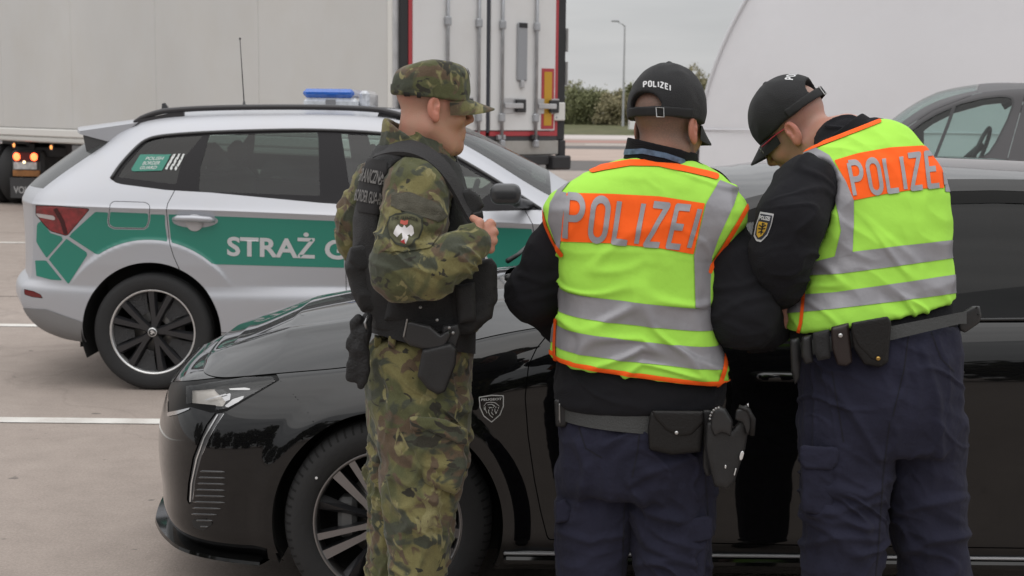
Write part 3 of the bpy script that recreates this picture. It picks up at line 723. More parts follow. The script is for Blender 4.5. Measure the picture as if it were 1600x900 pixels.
    for s in (1.48, 2.02, .66):
        pl = leaf['left'] if s < 1.3 else leaf['right']
        tbox('handle_plate', (-.03, s + .02, 1.60), (-.021, s + .40, 1.78), alu, pl, bev=.003)
        tbox('handle_grip', (-.07, s + .22, 1.615), (-.031, s + .37, 1.765), blk, pl, bev=.01); tbox('handle_lever', (-.085, s + .02, 1.66), (-.071, s + .31, 1.72), alu, pl, bev=.005)
    pl = leaf['right']
    tbox('document_holder', (-.05, 1.72, 1.98), (-.021, 1.88, 2.66), M('grey_plastic', (.30, .31, .33), .35), pl, bev=.02)
    tbox('holder_lid', (-.055, 1.735, 2.60), (-.05, 1.865, 2.655), rub, pl); tbox('holder_latch', (-.06, 1.77, 1.9), (-.021, 1.83, 1.99), alu, pl, bev=.01)
    tbox('vent_slot', (-.024, 1.75, 3.28), (-.021, 1.87, 3.305), rub, pl)
    tbox('marker_plate', (-.026, 2.13, 1.42), (-.021, 2.335, 2.14), red, pl); tbox('marker_plate_centre', (-.030, 2.17, 1.46), (-.0265, 2.295, 2.10), M('amber_reflective', (.55, .30, .02), .4), pl)
    for s0, s1 in ((.035, .22), (Wd - .22, Wd - .035)):
        for z in (1.62, 3.15):
            hg = tbox('hinge', (-.045, s0, z - .10), (-.022, s1, z + .12), white, r, bev=.01)
            for dz in (-.06, .01, .08): MB().lathe([(.0, -.006), (.012, -.005), (.013, 0)], tp(-.045, (s0 + .15) if s0 < 1 else (s1 - .15), z + dz), td, 8).build('bolt', galv, hg)
    for z in (1.95, 2.35): tbox('edge_guard', (-.02, Wd + .013, z), (.03, Wd + .02, z + .28), M('pale_rubber', (.5, .5, .5), .6), r)
    # sill, buffer beam, under-run bar with lamps
    tbox('rear_sill', (.0, .02, 1.11), (.05, Wd - .10, 1.283), M('dirty_zinc', (.40, .385, .36), .6, .2, dirt=(3, (.25, .22, .19), .7)), r, bev=.01)
    tbox('rear_corner', (-.012, Wd - .098, .95), (.06, Wd + .01, 1.283), rub, r, bev=.01)
    tbox('buffer_beam', (-.05, .05, .99), (.06, Wd - .3, 1.105), blk, r, bev=.012); tbox('buffer', (-.12, Wd - .295, .93), (.04, Wd + .01, 1.10), rub, r, bev=.02); tbox('buffer', (-.12, .0, .93), (.04, .3, 1.10), rub, r, bev=.02)
    tbox('plate_bracket', (-.06, 1.35, .83), (-.02, 1.95, .98), blk, r); pr = tbox('plate_rail', (-.075, 1.4, .945), (-.062, 1.9, .96), alu, r); tbox('plate_rail', (-.075, 1.38, .86), (-.062, 1.9, .885), alu, r)
    for s in (.6, 1.95): tbox('bar_bracket', (.0, s - .035, .62), (.09, s + .035, .99), galv, r)
    bar = tbox('underrun_bar', (-.02, .12, .56), (.10, Wd - .12, .70), M('grey_bar', (.10, .10, .10), .5, .3), r, bev=.015)
    lens = M('lit_red_lens', (.35, .02, .02), .2, emit=((1, .10, .06), 1.2))
    for s in (.35, 1.8):
        tbox('tail_light', (-.06, s - .2, .58), (-.021, s + .2, .69), M('red_lens', (.30, .015, .02), .15, coat=1), r, bev=.02)
        MB().lathe([(.0, -.012), (.04, -.008), (.045, .0)], tp(-.062, s + .13, .64), td, 16).build('lamp', lens, r, smooth=True)
    MB().tube([tp(.02, Wd - .28, .56), tp(.0, Wd - .18, .60), tp(-.02, Wd - .04, .68)], .022, 8).build('lamp_arm', rub, r, smooth=True)
    MB().lathe([(0, -.03), (.035, -.025), (.045, 0), (.035, .03), (0, .035)], tp(-.03, Wd + .0, .70), td, 16).build('marker_lamp', lens, r, smooth=True)
    # running gear
    for s in (.75, 1.8): tbox('chassis_rail', (.3, s - .06, .82), (L - 1.0, s + .06, 1.11), blk, r)
    ty = M('tyre', (.022, .022, .023), .85, bump=(60, .2)); ri = M('steel_rim', (.45, .45, .46), .45, .6)
    for a in (2.6, 3.95, 5.3):
        MB().tube([tp(a, .25, .52), tp(a, Wd - .25, .52)], .06, 8).build('axle', blk, r)
        for s, sg in ((.06, 1), (Wd - .06, -1)):
            w = MB().lathe([(.28, .02), (.30, -.0), (.46, .0), (.515, .04), (.52, .19), (.515, .33), (.46, .37), (.28, .35)], tp(a, s, .52), tr * sg, 32).build('wheel', ty, r, smooth=True)
            MB().lathe([(.0, .10), (.12, .09), (.13, .14), (.22, .16), (.27, .06), (.285, .03)], tp(a, s, .52), tr * sg, 24).build('rim', ri, w, smooth=True)
    # equipment box and side guard under the near side, ahead of the wheels
    gb = M('grey_box', (.085, .085, .088), .5, var=(3, .15))
    tbox('pallet_box', (6.15, .02, .52), (7.75, .75, 1.062), gb, r, bev=.02); tbox('pallet_box', (7.78, .03, .56), (8.32, .75, 1.062), M('grey_box_light', (.13, .13, .135), .5), r, bev=.02)
    for a in (10.6,): tbox('landing_leg', (a, .35, .25), (a + .14, .5, 1.1), blk, r); tbox('landing_leg', (a, Wd - .5, .25), (a + .14, Wd - .35, 1.1), blk, r)
    am = M('amber_marker', (.5, .22, .04), .3, emit=((1, .36, .10), 1.6))
    for px in (16, 67):
        a = np.interp(px, [16, 67], [10.55, 9.1])
        MB().lathe([(0, -.02), (.03, -.015), (.035, 0)], tp(a, .055, 1.0), tr, 12).build('marker_lamp', am, r, smooth=True)
        tbox('marker_bracket', (a - .05, .056, .95), (a + .05, .08, 1.07), blk, r)
    finalize(r, tp(L / 2, Wd / 2, 0)); tag(r, 'white box semitrailer with closed rear doors and red edge tape', 'trailer')
trailer()
# ================================================================== truck tractor: rear end under the trailer's front
def tractor():
    r = empty('truck_tractor'); blk = MATS['chassis_black']; s0 = np.array((unp(42, 285, 23.5)[0], 23.5, 0)); hx = np.array((cos(-.22), sin(-.22), 0)); hy = np.array((-hx[1], hx[0], 0))
    def q(a, b, z): return s0 + hx * a + hy * b + np.array((0, 0, z))
    def bx(name, lo, hi, mat, bev=0.0, par=None):
        c = (np.array(lo) + np.array(hi)) / 2; h = np.abs(np.array(hi) - np.array(lo)) / 2; o = MB().box(-h, h, bev=bev)
        o.v = [tuple(q(*(c + np.array(v)))) for v in o.v]; return o.build(name, mat, par or r)
    dk = M('mudguard_plastic', (.055, .055, .058), .55, var=(6, .2), dirt=(5, (.16, .14, .12), .6))
    bx('mudguard', (-.30, .02, .47), (.30, .9, .92), dk, .05); fl = bx('mudflap', (-.30, -.02, .12), (.30, .01, .46), M('flap_rubber', (.045, .045, .047), .6), .004)
    text_plane('lettering', 'VOLVO', q(-.235, -.026, .205), hx, (0, 0, 1), .115, M('pale_print', (.42, .42, .42), .6), fl, width=.47, bold=.018)
    bx('plate', (-.23, -.012, .60), (.20, .015, .72), M('plate_white', (.5, .5, .5), .5, var=(18, .3)), .004)
    bx('reflector_strip', (-.25, -.013, .485), (.25, .012, .585), M('orange_reflector', (.30, .13, .04), .4, var=(9, .35)), .003)
    hot = M('lit_tail_lens', (.5, .06, .02), .2, emit=((1, .13, .04), 5.0))
    cl = bx('light_cluster', (-.24, -.015, .735), (.24, .015, .885), M('dark_red_lens', (.12, .02, .02), .2), .01)
    for a in (-.165, .155):
        MB().lathe([(0, -.022), (.05, -.02), (.062, -.005), (.066, .0)], q(a, -.016, .81), hy, 20).build('lamp', hot, cl, smooth=True)
    MB().lathe([(0, -.012), (.02, -.01), (.024, 0)], q(-.03, -.014, .722), hy, 12).build('plate_lamp', M('plate_lamp', (.8, .7, .5), .3, emit=((1, .75, .45), 3.0)), r)
    ty = MATS['tyre']
    for a, par in ((-.62, None), (1.45, None)):
        for da in (-.17, .17):
            w = MB().lathe([(.28, -.15), (.46, -.15), (.50, -.11), (.505, 0), (.50, .11), (.46, .15), (.28, .15)], q(a + da, .55, .505), hx, 30).build('wheel', ty, r, smooth=True)
            MB().lathe([(0, -.05), (.14, -.05), (.27, -.12), (.285, -.14)], q(a + da, .55, .505), hx, 20).build('rim', MATS['steel_rim'], w, smooth=True)
    for a in (.05, .85): bx('chassis_rail', (a - .05, .1, .75), (a + .05, 4.2, 1.02), blk)
    bx('cross_beam', (-.25, .12, .80), (1.2, .28, .98), blk, .02); bx('fifth_wheel', (0, 1.0, 1.02), (.9, 1.9, 1.08), blk, .02)
    bx('side_tank', (-.55, 1.6, .4), (-.1, 2.9, .95), M('tank_grey', (.12, .12, .125), .4, .4), .08)
    cab = M('cab_paint', (.5, .5, .5), .35)
    bx('cab', (-.75, 3.3, .9), (1.65, 5.4, 2.9), cab, .12)
    finalize(r, q(.45, 2.5, 0)); tag(r, 'rear of a truck tractor with lit red lamps beneath the trailer', 'truck')
tractor()
# ================================================================== vehicle helpers
TYRE = M('tyre', (.022, .022, .023), .85, bump=(60, .2))
def mirror(A, F, yc):
    B = A.copy(); B[:, 1] = 2 * yc - B[:, 1]; B[:, 4] *= -1; return B, F[:, ::-1]
def join(*AF):
    Vs = []; Fs = []; k = 0
    for A, F in AF: Vs.append(A[:, :6]); Fs.append(F + k); k += len(A)
    return np.concatenate(Vs), np.concatenate(Fs)
def put(name, AF, mat, par, off=0.0):
    A, F = AF
    if len(F) == 0: print('EMPTY', name); return None
    return mesh(name, A[:, :3] + A[:, 3:6] * off, F, mat, par, N=A[:, 3:6])
def inside(AF, g): return clip(*AF, g(AF[0]))
def uzpoly(poly, x0): 
    return lambda A: poly_sd(np.stack([A[:, 0] - x0, A[:, 2]], 1), poly)
def pxpoly(poly): return lambda A: poly_sd(pix(A[:, :3]), poly)
def tyre_mesh(name, c, r, w, rr, par, mat=TYRE):
    """axis along +Y; outer face towards -Y at c.y"""
    pr = [(rr, .02), (rr + .012, .002), (rr + .03, -.004), (rr + (r - rr) * .55, -.012), (r - .025, -.002), (r - .008, .012), (r, .03)]
    pr += [(r, w * .27), (r - .006, w * .275), (r - .006, w * .295), (r, w * .30), (r, w * .48), (r - .006, w * .485), (r - .006, w * .515), (r, w * .52), (r, w * .7), (r - .006, w * .705), (r - .006, w * .725), (r, w * .73)]
    pr += [(r, w - .03), (r - .008, w - .012), (r - .025, w), (rr + .03, w), (rr, w - .02)]
    o = MB().lathe(pr, c, (0, 1, 0), 72).build(name, mat, par, sharp=50)
    return o
def wheel_house(c, sg, R, dep, mat, par, lo=-22):
    an = np.radians(np.linspace(lo, 180 - lo, 40)); V = []
    for q in an:
        e = np.array((cos(q), 0, sin(q))); V += [np.array(c) + e * R, np.array(c) + e * R + (0, sg * dep, 0), np.array(c) + (0, sg * dep, 0)]
    MB().add(V, [(3 * i + j, 3 * i + j + 1, 3 * i + j + 4, 3 * i + j + 3) for i in range(39) for j in (0, 1)]).build('wheel_house', mat, par, smooth=True)
# ================================================================== border-guard SUV
def suv():
    r = empty('patrol_suv'); X0, YC = -2.04, 8.79; WH = .335
    paint = M('silver_white_paint', (.46, .47, .505), .42, .45, coat=.3, coatr=.1, dirt=(2.5, (.44, .42, .40), .25))
    black = M('gloss_black_trim', (.02, .02, .022), .25); plast = M('grey_black_plastic', (.04, .04, .042), .5)
    dark = M('car_void', (.008, .008, .008), .9)
    # --- side surface control net: columns along the car, rows from roof edge down to the sill
    u = np.array([-.715, -.64, -.48, -.25, 0, .35, .9, 1.3, 1.5, 1.67, 1.85, 2.0, 2.15, 2.32, 2.55, 2.85, 3.1, 3.25, 3.36])
    tailf = np.array([1, .9, .72, .42, .18, 0, 0, 0, 0, 0, 0, 0, 0, 0, 0, 0, 0, 0, 0])
    wb = np.array([-.075, -.035, -.012, -.004, 0, 0, 0, 0, 0, 0, 0, 0, 0, -.005, -.01, -.035, -.085, -.16, -.30])
    ztop = np.array([1.455, 1.475, 1.50, 1.53, 1.55, 1.566, 1.575, 1.565, 1.52, 1.455, 1.36, 1.268, 1.175, 1.085, 1.045, 1.005, .96, .90, .82])
    wtop = np.array([.56, .57, .585, .595, .60, .605, .61, .61, .615, .63, .655, .68, .705, .735, .755, .75, .73, .68, .58])
    zbel = np.array([1.12, 1.125, 1.135, 1.14, 1.142, 1.13, 1.083, 1.063, 1.058, 1.053, 1.05, 1.047, 1.04, 1.03, 1.0, .96, .92, .86, .78])
    fr = [0, .07, .17, .55]
    zrow = np.array([1.042, 1.036, 1.028, 1.0, .85, .70, .615, .600, .565, .535, .47, .30, .22]); wrow = np.array([.912, .920, .916, .904, .897, .892, .884, .886, .903, .913, .910, .902, .86])
    ztail = np.array([1.062, 1.056, 1.048, 1.02, .86, .70, .635, .62, .60, .57, .45, .335, .285])
    utail_up = np.array([-.275, -.285, -.295, -.47, -.655]); utail = np.array([-.675, -.676, -.676, -.676, -.68, -.69, -.70, -.71, -.745, -.762, -.758, -.66, -.55])
    net = np.zeros((len(u), 18, 3))
    for i in range(len(u)):
        tf = tailf[i]
        zs = [ztop[i] + (zbel[i] - ztop[i]) * f for f in fr] + [zbel[i]]
        ws = [wtop[i] + (.878 - wtop[i]) * f for f in (0, .16, .31, .68, 1)]
        us = [u[i] + tf * (q + .715) for q in utail_up]
        sl = np.interp(u[i], [0, .35, 2.2, 3.36], [0, 0, -.06, -.12])      # shoulder falls towards the nose
        zl = zrow + tf * (ztail - zrow) + np.array([1, 1, 1, 1, .7, .4, 0, 0, 0, 0, 0, 0, 0]) * sl
        ul = u[i] + tf * (utail + .715)
        wr_ = wrow.copy(); fd = np.clip((u[i] - .35) / .4, 0, 1) * np.clip((2.3 - u[i]) / .3, 0, 1); wr_[5:8] += (1 - fd) * np.array((.006, .018, .016))
        rows = [(us[j], ws[j] + wb[i] * (.5 if j < 3 else .8), zs[j]) for j in range(5)] + [(ul[j], wr_[j] + wb[i], zl[j]) for j in range(13)]
        for j, (a, w, z) in enumerate(rows): net[i, j] = (X0 + a, YC - w, z)
    G = bspl(bspl(net, 24, 0), 9, 1)
    for wx in (0, 2.638):          # moulded flare round each wheel opening
        rr = np.hypot(G[..., 0] - X0 - wx, G[..., 2] - WH); e = np.clip((.54 - rr) / .022, 0, 1); e = e * e * (3 - 2 * e)
        G[..., 1] -= .013 * e * np.clip((G[..., 2] - .60) / .12, 0, 1)
    A, F = grid_tris(G)
    if (A[:, 4]).mean() > 0: A[:, 3:6] *= -1; F = F[:, ::-1]
    S = (A, F)
    # --- openings
    arch = lambda A_: np.minimum(np.hypot(A_[:, 0] - X0, (A_[:, 2] - WH) * .985) - .395, np.hypot(A_[:, 0] - X0 - 2.638, A_[:, 2] - WH) - .395)
    S = inside(S, arch)
    DLO = [(172, 279), (186, 258), (215, 228), (228, 217), (243, 212), (325, 206), (500, 202), (600, 207), (650, 216), (700, 235), (790, 290), (848, 328), (760, 330), (620, 325), (500, 317), (330, 301), (260, 297), (190, 288), (180, 285)]
    dlo = pxpoly(DLO)
    up, body = inside(S, dlo), inside(S, lambda A_: -dlo(A_))
    panes = {'rear_quarter_window': [(183, 277), (194, 260), (221, 229), (234, 218), (247, 216), (318, 211), (284, 250), (275, 288), (205, 279)],
             'rear_door_window': [(328, 211), (497, 207), (500, 306), (310, 299), (313, 260)],
             'front_door_window': [(533, 209), (600, 212), (645, 221), (696, 242), (780, 292), (742, 318), (620, 318), (549, 310)]}
    gl = glassM('suv_tinted_glass', (.11, .145, .135), .045); gf = glassM('suv_front_glass', (.34, .42, .40))
    trim = up
    for nm, pg in panes.items():
        g = pxpoly(pg); P = inside(up, g); trim = inside(trim, lambda A_, g=g: -g(A_) - .0)
        put(nm, P, gf if nm.startswith('front') else gl, r, -.004)
    put('window_trim', trim, M('suv_dark_pillar', (.016, .015, .017), .45, spec=.2), r, -.002)
    # raised rubber edge round the side windows
    lp = [unp(x, y, 8.0) for x, y in DLO]; cA = bvh(*S)
    # --- doors, flap, lamps
    rd = [(276, 292), (262, 318), (260, 328), (262, 350), (265, 380), (271, 400), (279, 418), (292, 446), (335, 520), (541, 520), (541, 455), (540, 400), (527, 318), (524, 300)]
    fd = [(527, 310), (527, 318), (540, 400), (541, 455), (541, 520), (842, 520), (838, 400), (835, 370), (832, 350), (820, 328), (800, 318)]
    cut = {'rear_door': pxpoly(rd), 'front_door': pxpoly(fd)}
    fuel = [(172, 320), (175, 316), (180, 314.5), (226, 316), (231, 318), (234, 322), (233, 345), (230, 354), (225, 357.5), (178, 356.5), (171, 353), (169, 347)]
    lamp = [(56, 321), (90, 322), (138, 326), (139, 328), (106, 367), (102, 368), (79, 361), (70, 352), (60, 340), (56, 336)]
    refl = [(38, 452), (52, 455), (63, 460), (67, 466), (50, 464), (38, 460)]
    for nm, pg in (('fuel_flap', fuel), ('tail_light', lamp), ('rear_reflector', refl)): cut[nm] = pxpoly(pg)
    rest = body; pc = {}
    gap = {'rear_door': .55, 'front_door': .55, 'fuel_flap': .45, 'tail_light': .5, 'rear_reflector': .3}
    for nm, g in cut.items():
        pc[nm] = inside(body, lambda A_, g=g, k=gap[nm]: g(A_) - k); rest = inside(rest, lambda A_, g=g, k=gap[nm]: -g(A_) - k)
    lowg = lambda A_: .36 + .10 * np.clip((-.30 - (A_[:, 0] - X0)) / .3, 0, 1) - A_[:, 2]
    # far side: mirrored shell with window openings
    far = inside(inside(S, lambda A_: -dlo(A_)), lambda A_: A_[:, 2] - .0)
    put('body', join(rest, mirror(*far, YC)), paint, r)
    doors = {}
    for nm in ('rear_door', 'front_door'): doors[nm] = put(nm, pc[nm], paint, r)
    put('fuel_flap', pc['fuel_flap'], paint, r)
    put('tail_light', pc['tail_light'], M('suv_red_lens', (.20, .012, .016), .12, coat=1, var=(26, .5)), r)
    put('rear_reflector', pc['rear_reflector'], M('dark_reflector', (.14, .02, .02), .2), r)
    lg = inside(pc['tail_light'], pxpoly([(56, 333), (84, 337), (88, 342), (84, 344), (60, 339)])); put('lamp_strip', lg, M('lamp_grey', (.45, .40, .40), .25, coat=1), r, .003)
    lg = inside(pc['tail_light'], lambda A_: np.minimum(stroke_sd(pix(A_[:, :3]), [[(86, 326), (97, 345), (103, 366)]], 3.2), 9)); put('lamp_divider', lg, M('lamp_dark', (.05, .01, .012), .25), r, .002)
    put('lining', (S[0] - 0, S[1]), dark, r, -.022) if False else None
    inner = inside(S, lambda A_: np.minimum(-dlo(A_), 3)); put('inner_shell', join(inner, mirror(*inner, YC)), dark, r, -.02)
    # --- green livery, cut round lamp, flap, handle and wheel flare
    green = M('green_livery', (.022, .205, .150), .42, coat=.25, coatr=.15, var=(1.5, .05))
    dpx = lambda A_: pix(A_[:, :3])
    flare = lambda A_: (np.hypot(A_[:, 0] - X0, (A_[:, 2] - WH) * 1.0) - .527) * 270
    band = lambda A_: np.minimum(A_[:, 2] - (.7225 - .018 * (A_[:, 0] - X0 - .7)), (1.012 - .030 * (A_[:, 0] - X0) - .0) - A_[:, 2]) * 270
    seamA = [(146, 331), (106, 371)]; seamB = [(104, 369), (150, 398), (170, 410)]; seamC = [(104, 370), (74, 405), (107, 447)]
    st = lambda L, w: (lambda A_: -stroke_sd(dpx(A_), [L], w, flat=False))
    handle_o = arc(305, 345, 36, 11, 0, 360, 28)
    rearpoly = lambda pg: pxpoly(pg)
    bandr = lambda A_: np.minimum(band(A_), 99)
    for nm, src in (('rear_door', pc['rear_door']), ('front_door', pc['front_door'])):
        g = lambda A_: np.minimum.reduce([band(A_), flare(A_) - .5, -poly_sd(dpx(A_), handle_o)])
        gap_ = cut[nm]
        put('livery', inside(src, lambda A_: np.minimum(g(A_), gap_(A_) - 2.6)), green, doors[nm], .0016)
    q1 = [(149, 331), (190, 333), (258, 335.5), (258, 350), (262, 378), (266, 392), (180, 400), (150, 397), (107, 369)]
    q2 = [(65, 345), (79, 364), (101, 371), (73, 403), (64, 390), (57, 378), (58, 350)]
    q3 = [(104, 373), (138, 396), (107, 444), (76, 405)]
    q4 = [(55, 407), (72, 407), (97, 438), (80, 437), (57, 431)]
    fg = cut['fuel_flap']
    for pg in (q1, q2, q3, q4):
        put('livery', inside(rest, lambda A_, pg=pg: np.minimum.reduce([poly_sd(dpx(A_), pg), flare(A_) - .5, -fg(A_) - 1.6])), green, r, .0016)
    put('livery', inside(pc['fuel_flap'], lambda A_: np.minimum(band(A_), fg(A_) - 1.6)), green, r, .0016)
    # front wing, mostly hidden
    put('livery', inside(rest, lambda A_: np.minimum.reduce([band(A_), (A_[:, 0] - X0 - 2.17) * 270, (np.hypot(A_[:, 0] - X0 - 2.638, A_[:, 2] - WH) - .5) * 270, (3.0 - A_[:, 0] + X0) * 270])), green, r, .0016)
    # lettering on the doors
    tree = bvh(*S); yl = lambda x, y: y + (x - 355) * .029; pm = M('grey_livery_print', (.52, .52, .53), .45)
    for tx, x0, x1, dr in (('STRAŻ G', 355, 540, 'rear_door'), ('RANICZNA', 549, 766, 'front_door')):
        V, F2, w = text_verts(tx, .027, .06)
        wrap_px('lettering', V, F2, [(x0, yl(x0, 398.5)), (x1, yl(x1, 399)), (x1, yl(x1, 369)), (x0, yl(x0, 369))], tree, .0035, pm, doors[dr], bbox=(np.array((0, 0)), np.array((w, .73))))
    # window sticker
    glq = inside(up, pxpoly([(219, 241), (258, 241.5), (290, 240), (276, 266), (203, 268)]))
    put('window_sticker', inside(glq, pxpoly([(219, 241.5), (268, 240.5), (253, 266.8), (203, 268)])), M('sticker_green', (.03, .22, .16), .5), r, .001)
    for a in (271, 278.5, 286):
        put('sticker_stripe', inside(glq, pxpoly([(a, 240.4), (a + 4.6, 240.3), (a - 10.4, 266.0), (a - 15, 266.2)])), M('sticker_white', (.62, .64, .63), .5), r, .001)
    for k, t in enumerate(('POLISH', 'BORDER', 'GUARD')):
        V, F2, w = text_verts(t, .01, .1); y = 250.5 + k * 7.1; x = 227 - k * 4.6
        wrap_px('sticker_text', V, F2, [(x, y), (x + 27 - k * .5, y - .3), (x + 30 - k * .5, y - 5.6), (x + 3, y - 5.3)], tree, .003, MATS['sticker_white'], r, bbox=(np.array((0, 0)), np.array((w, .73))))
    # --- bridging skin: tail, roof, windscreen, bonnet
    top = G[:, 0, :]; rear = G[0, :, :]
    t = np.linspace(-1, 1, 41)
    def bridge(line, crown, nrm):
        w = (YC - line[:, 1])[:, None] * t[None]; c = crown[:, None] * (1 - np.abs(t[None])**2.3)
        return np.stack([line[:, 0:1] + c * nrm[:, 0:1], YC - w, line[:, 2:3] + c * nrm[:, 2:3]], -1)
    n = len(top); tg = np.gradient(top, axis=0); nr = np.stack([-tg[:, 2], 0 * tg[:, 0], tg[:, 0]], -1); nr /= np.linalg.norm(nr, axis=1, keepdims=True)
    uu = top[:, 0] - X0
    crown = np.interp(uu, [-.3, 0, 1.2, 1.6, 2.2, 2.5, 3.1, 3.36], [.035, .045, .05, .07, .11, .07, .05, .04])
    Rf = grid_tris(bridge(top, crown, nr)); Rf = Rf if Rf[0][:, 5].mean() > 0 else (np.c_[Rf[0][:, :3], -Rf[0][:, 3:6]], Rf[1][:, ::-1])
    put('roof', inside(Rf, lambda A_: 1.36 - (A_[:, 0] - X0)), paint, r); put('windscreen', inside(Rf, lambda A_: np.minimum(A_[:, 0] - X0 - 1.36, 2.26 - (A_[:, 0] - X0))), gf, r); put('bonnet', inside(Rf, lambda A_: A_[:, 0] - X0 - 2.26), paint, r)
    tg = np.gradient(rear, axis=0); nr = np.stack([tg[:, 2], 0 * tg[:, 0], -tg[:, 0]], -1); nr /= np.linalg.norm(nr, axis=1, keepdims=True) + 1e-9
    nr[:, 0] = -np.abs(nr[:, 0]); nr[:, 2] = np.abs(nr[:, 2]) * .4
    crown = np.interp(rear[:, 2], [.28, .5, .7, 1.05, 1.12, 1.40, 1.46], [.12, .20, .22, .25, .26, .25, .20])
    Tl = grid_tris(bridge(rear, crown, nr)); Tl = Tl if Tl[0][:, 3].mean() < 0 else (np.c_[Tl[0][:, :3], -Tl[0][:, 3:6]], Tl[1][:, ::-1])
    gz = lambda A_: np.minimum.reduce([A_[:, 2] - 1.14, 1.42 - A_[:, 2]])
    put('rear_window', inside(Tl, gz), M('suv_rear_glass', (.05, .052, .052), .2, spec=.35), r); put('tailgate', inside(Tl, lambda A_: -gz(A_)), paint, r)
    front = G[-1]; tg = np.gradient(front, axis=0); nr = np.tile(np.array((1.0, 0, 0)), (len(front), 1)); Fr = grid_tris(bridge(front, np.full(len(front), .17), nr)); put('front_end', Fr, paint, r)
    # spoiler with dark side fin
    sp = MB()
    for y in (1,):
        V = []; ns = 13
        for k in range(ns):
            w = -.60 + 1.20 * k / (ns - 1); e = 1 - abs(w / .60)**3
            yb = YC + w; V += [(X0 - .13, yb, 1.515 + .035 * e), (X0 - .47 - .10 * e, yb, 1.463 + .025 * e), (X0 - .472 - .10 * e, yb, 1.446 + .025 * e), (X0 - .29 - .1 * e, yb, 1.40 + .02 * e)]
        Fp = [(4 * k + a, 4 * k + 4 + a, 4 * k + 4 + (a + 1) % 4, 4 * k + (a + 1) % 4) for k in range(ns - 1) for a in range(4)] + [(0, 1, 2, 3), (4 * ns - 4, 4 * ns - 1, 4 * ns - 2, 4 * ns - 3)]
        sp.add(V, Fp)
    sp.build('spoiler', paint, r, sharp=35)
    for sg in (-1, 1):
        yy = YC + sg * .592
        MB().prism([(-.455, 1.446), (-.29, 1.402), (-.395, 1.33), (-.43, 1.31)], lambda a, z, h, yy=yy, sg=sg: (X0 + a, yy - sg * h * 1.0 + (.0), z), .05).build('spoiler_fin', M('fin_plastic', (.06, .06, .062), .45), r)
    # rubber moulding round the windows, roof rails, fin aerial, whip aerial
    def on(px, py, off=.004):
        d = _F * FPX + _R * (px - 800) - _U * (py - 450); d /= np.linalg.norm(d); h, nn, i, tt = tree.ray_cast(Vector(_C), Vector(d))
        if h is None: return unp(px, py, 8.05)
        if nn.dot(Vector(d)) > 0: nn = -nn
        return np.array(h) + np.array(nn) * off
    ring = [on(x, y) for x, y in np.array(bspl(np.array([(174, 279), (186, 259), (213, 230), (230, 216), (260, 211), (325, 206.5), (420, 203.5), (500, 202.5), (600, 207.5), (650, 217), (700, 236), (790, 291), (845, 327)]), 4))]
    MB().tube(ring, .0085, 8).build('window_moulding', M('moulding_grey', (.06, .06, .063), .4), r, smooth=True)
    for sg in (1, -1):
        rl = []
        for k in range(40):
            a = -.16 + 1.62 * k / 39; e = min(1, (a + .16) / .16, (1.46 - a) / .2)
            zt = np.interp(a + X0, top[:, 0], top[:, 2]); wt = np.interp(a + X0, top[:, 0], YC - top[:, 1]); rl.append((X0 + a, YC - sg * (wt - .02), zt + .012 + .030 * np.sqrt(max(e, 0))))
        MB().tube(rl, [.016] * 40, 10).build('roof_rail', M('rail_black', (.035, .033, .036), .42), r, smooth=True)
        for a, b2 in ((-.15, .13), (1.24, 1.45)):
            MB().prism([(a, 1.50 if a < 0 else 1.55), (a + .02, 1.545 if a < 0 else 1.60), (b2 - .0, 1.60 if a < 0 else 1.60), (b2, 1.555)], lambda q, z, h, sg=sg: (X0 + q, YC - sg * (.585 - h), z - .012), .03).build('rail_foot', MATS['rail_black'], r)
    fin = unp(258, 176, 8.79); MB().prism([(0, 0), (.005, .055), (.02, .06), (.055, .01), (.065, -.01)], lambda a, z, h: (fin[0] - .02 + a, fin[1] + h - .015, fin[2] + z), .03).build('aerial_fin', plast, r)
    b0 = unp(382, 170, 8.79); b1 = unp(375, 62, 8.79); bb_ = b0 + (0, 0, -.03)
    MB().tube([bb_, b0 + (b1 - b0) * .03, b0 + (b1 - b0) * .12], [.022, .014, .004], 8).tube([b0 + (b1 - b0) * .1, b1], [.0036, .0026], 6).tube([b1, b1 + (0, 0, .012)], .006, 6).build('whip_aerial', plast, r, smooth=True)
    # light bar
    c = unp(534, 157, 8.79)
    MB().box((c[0] - .17, c[1] - .26, c[2] - .115), (c[0] + .19, c[1] + .26, c[2] - .055), bev=.02).build('light_bar_base', plast, r)
    lb = MB().box((c[0] - .195, c[1] - .30, c[2] - .055), (c[0] + .135, c[1] + .30, c[2] + .012), bev=.02).build('light_bar', M('clear_lens', (.55, .57, .6), .12, coat=1, var=(30, .2)), r)
    MB().box((c[0] - .197, c[1] - .302, c[2] + .0125), (c[0] + .11, c[1] + .302, c[2] + .066), bev=.02).build('blue_lens', M('blue_lens', (.02, .12, .50), .15, coat=1, var=(40, .15)), lb)
    MB().box((c[0] + .136, c[1] - .28, c[2] - .05), (c[0] + .20, c[1] + .28, c[2] + .058), bev=.02).build('clear_end', M('clear_end', (.5, .52, .56), .15, coat=1, var=(50, .35)), lb)
    MB().box((c[0] - .06, c[1] - .306, c[2] - .045), (c[0] + .0, c[1] - .301, c[2] + .002)).build('lamp_module', M('module_grey', (.2, .2, .21), .4), lb)
    # door handle, crease mouldings
    hb = on(304, 344, .0)
    hd = MB().tube([hb + (-.115, -.012, .004), hb + (-.09, -.03, .012), hb + (0, -.034, .012), hb + (.09, -.03, .006), hb + (.115, -.012, .0)], [.012, .017, .018, .017, .012], 12).build('handle', paint, doors['rear_door'], smooth=True)
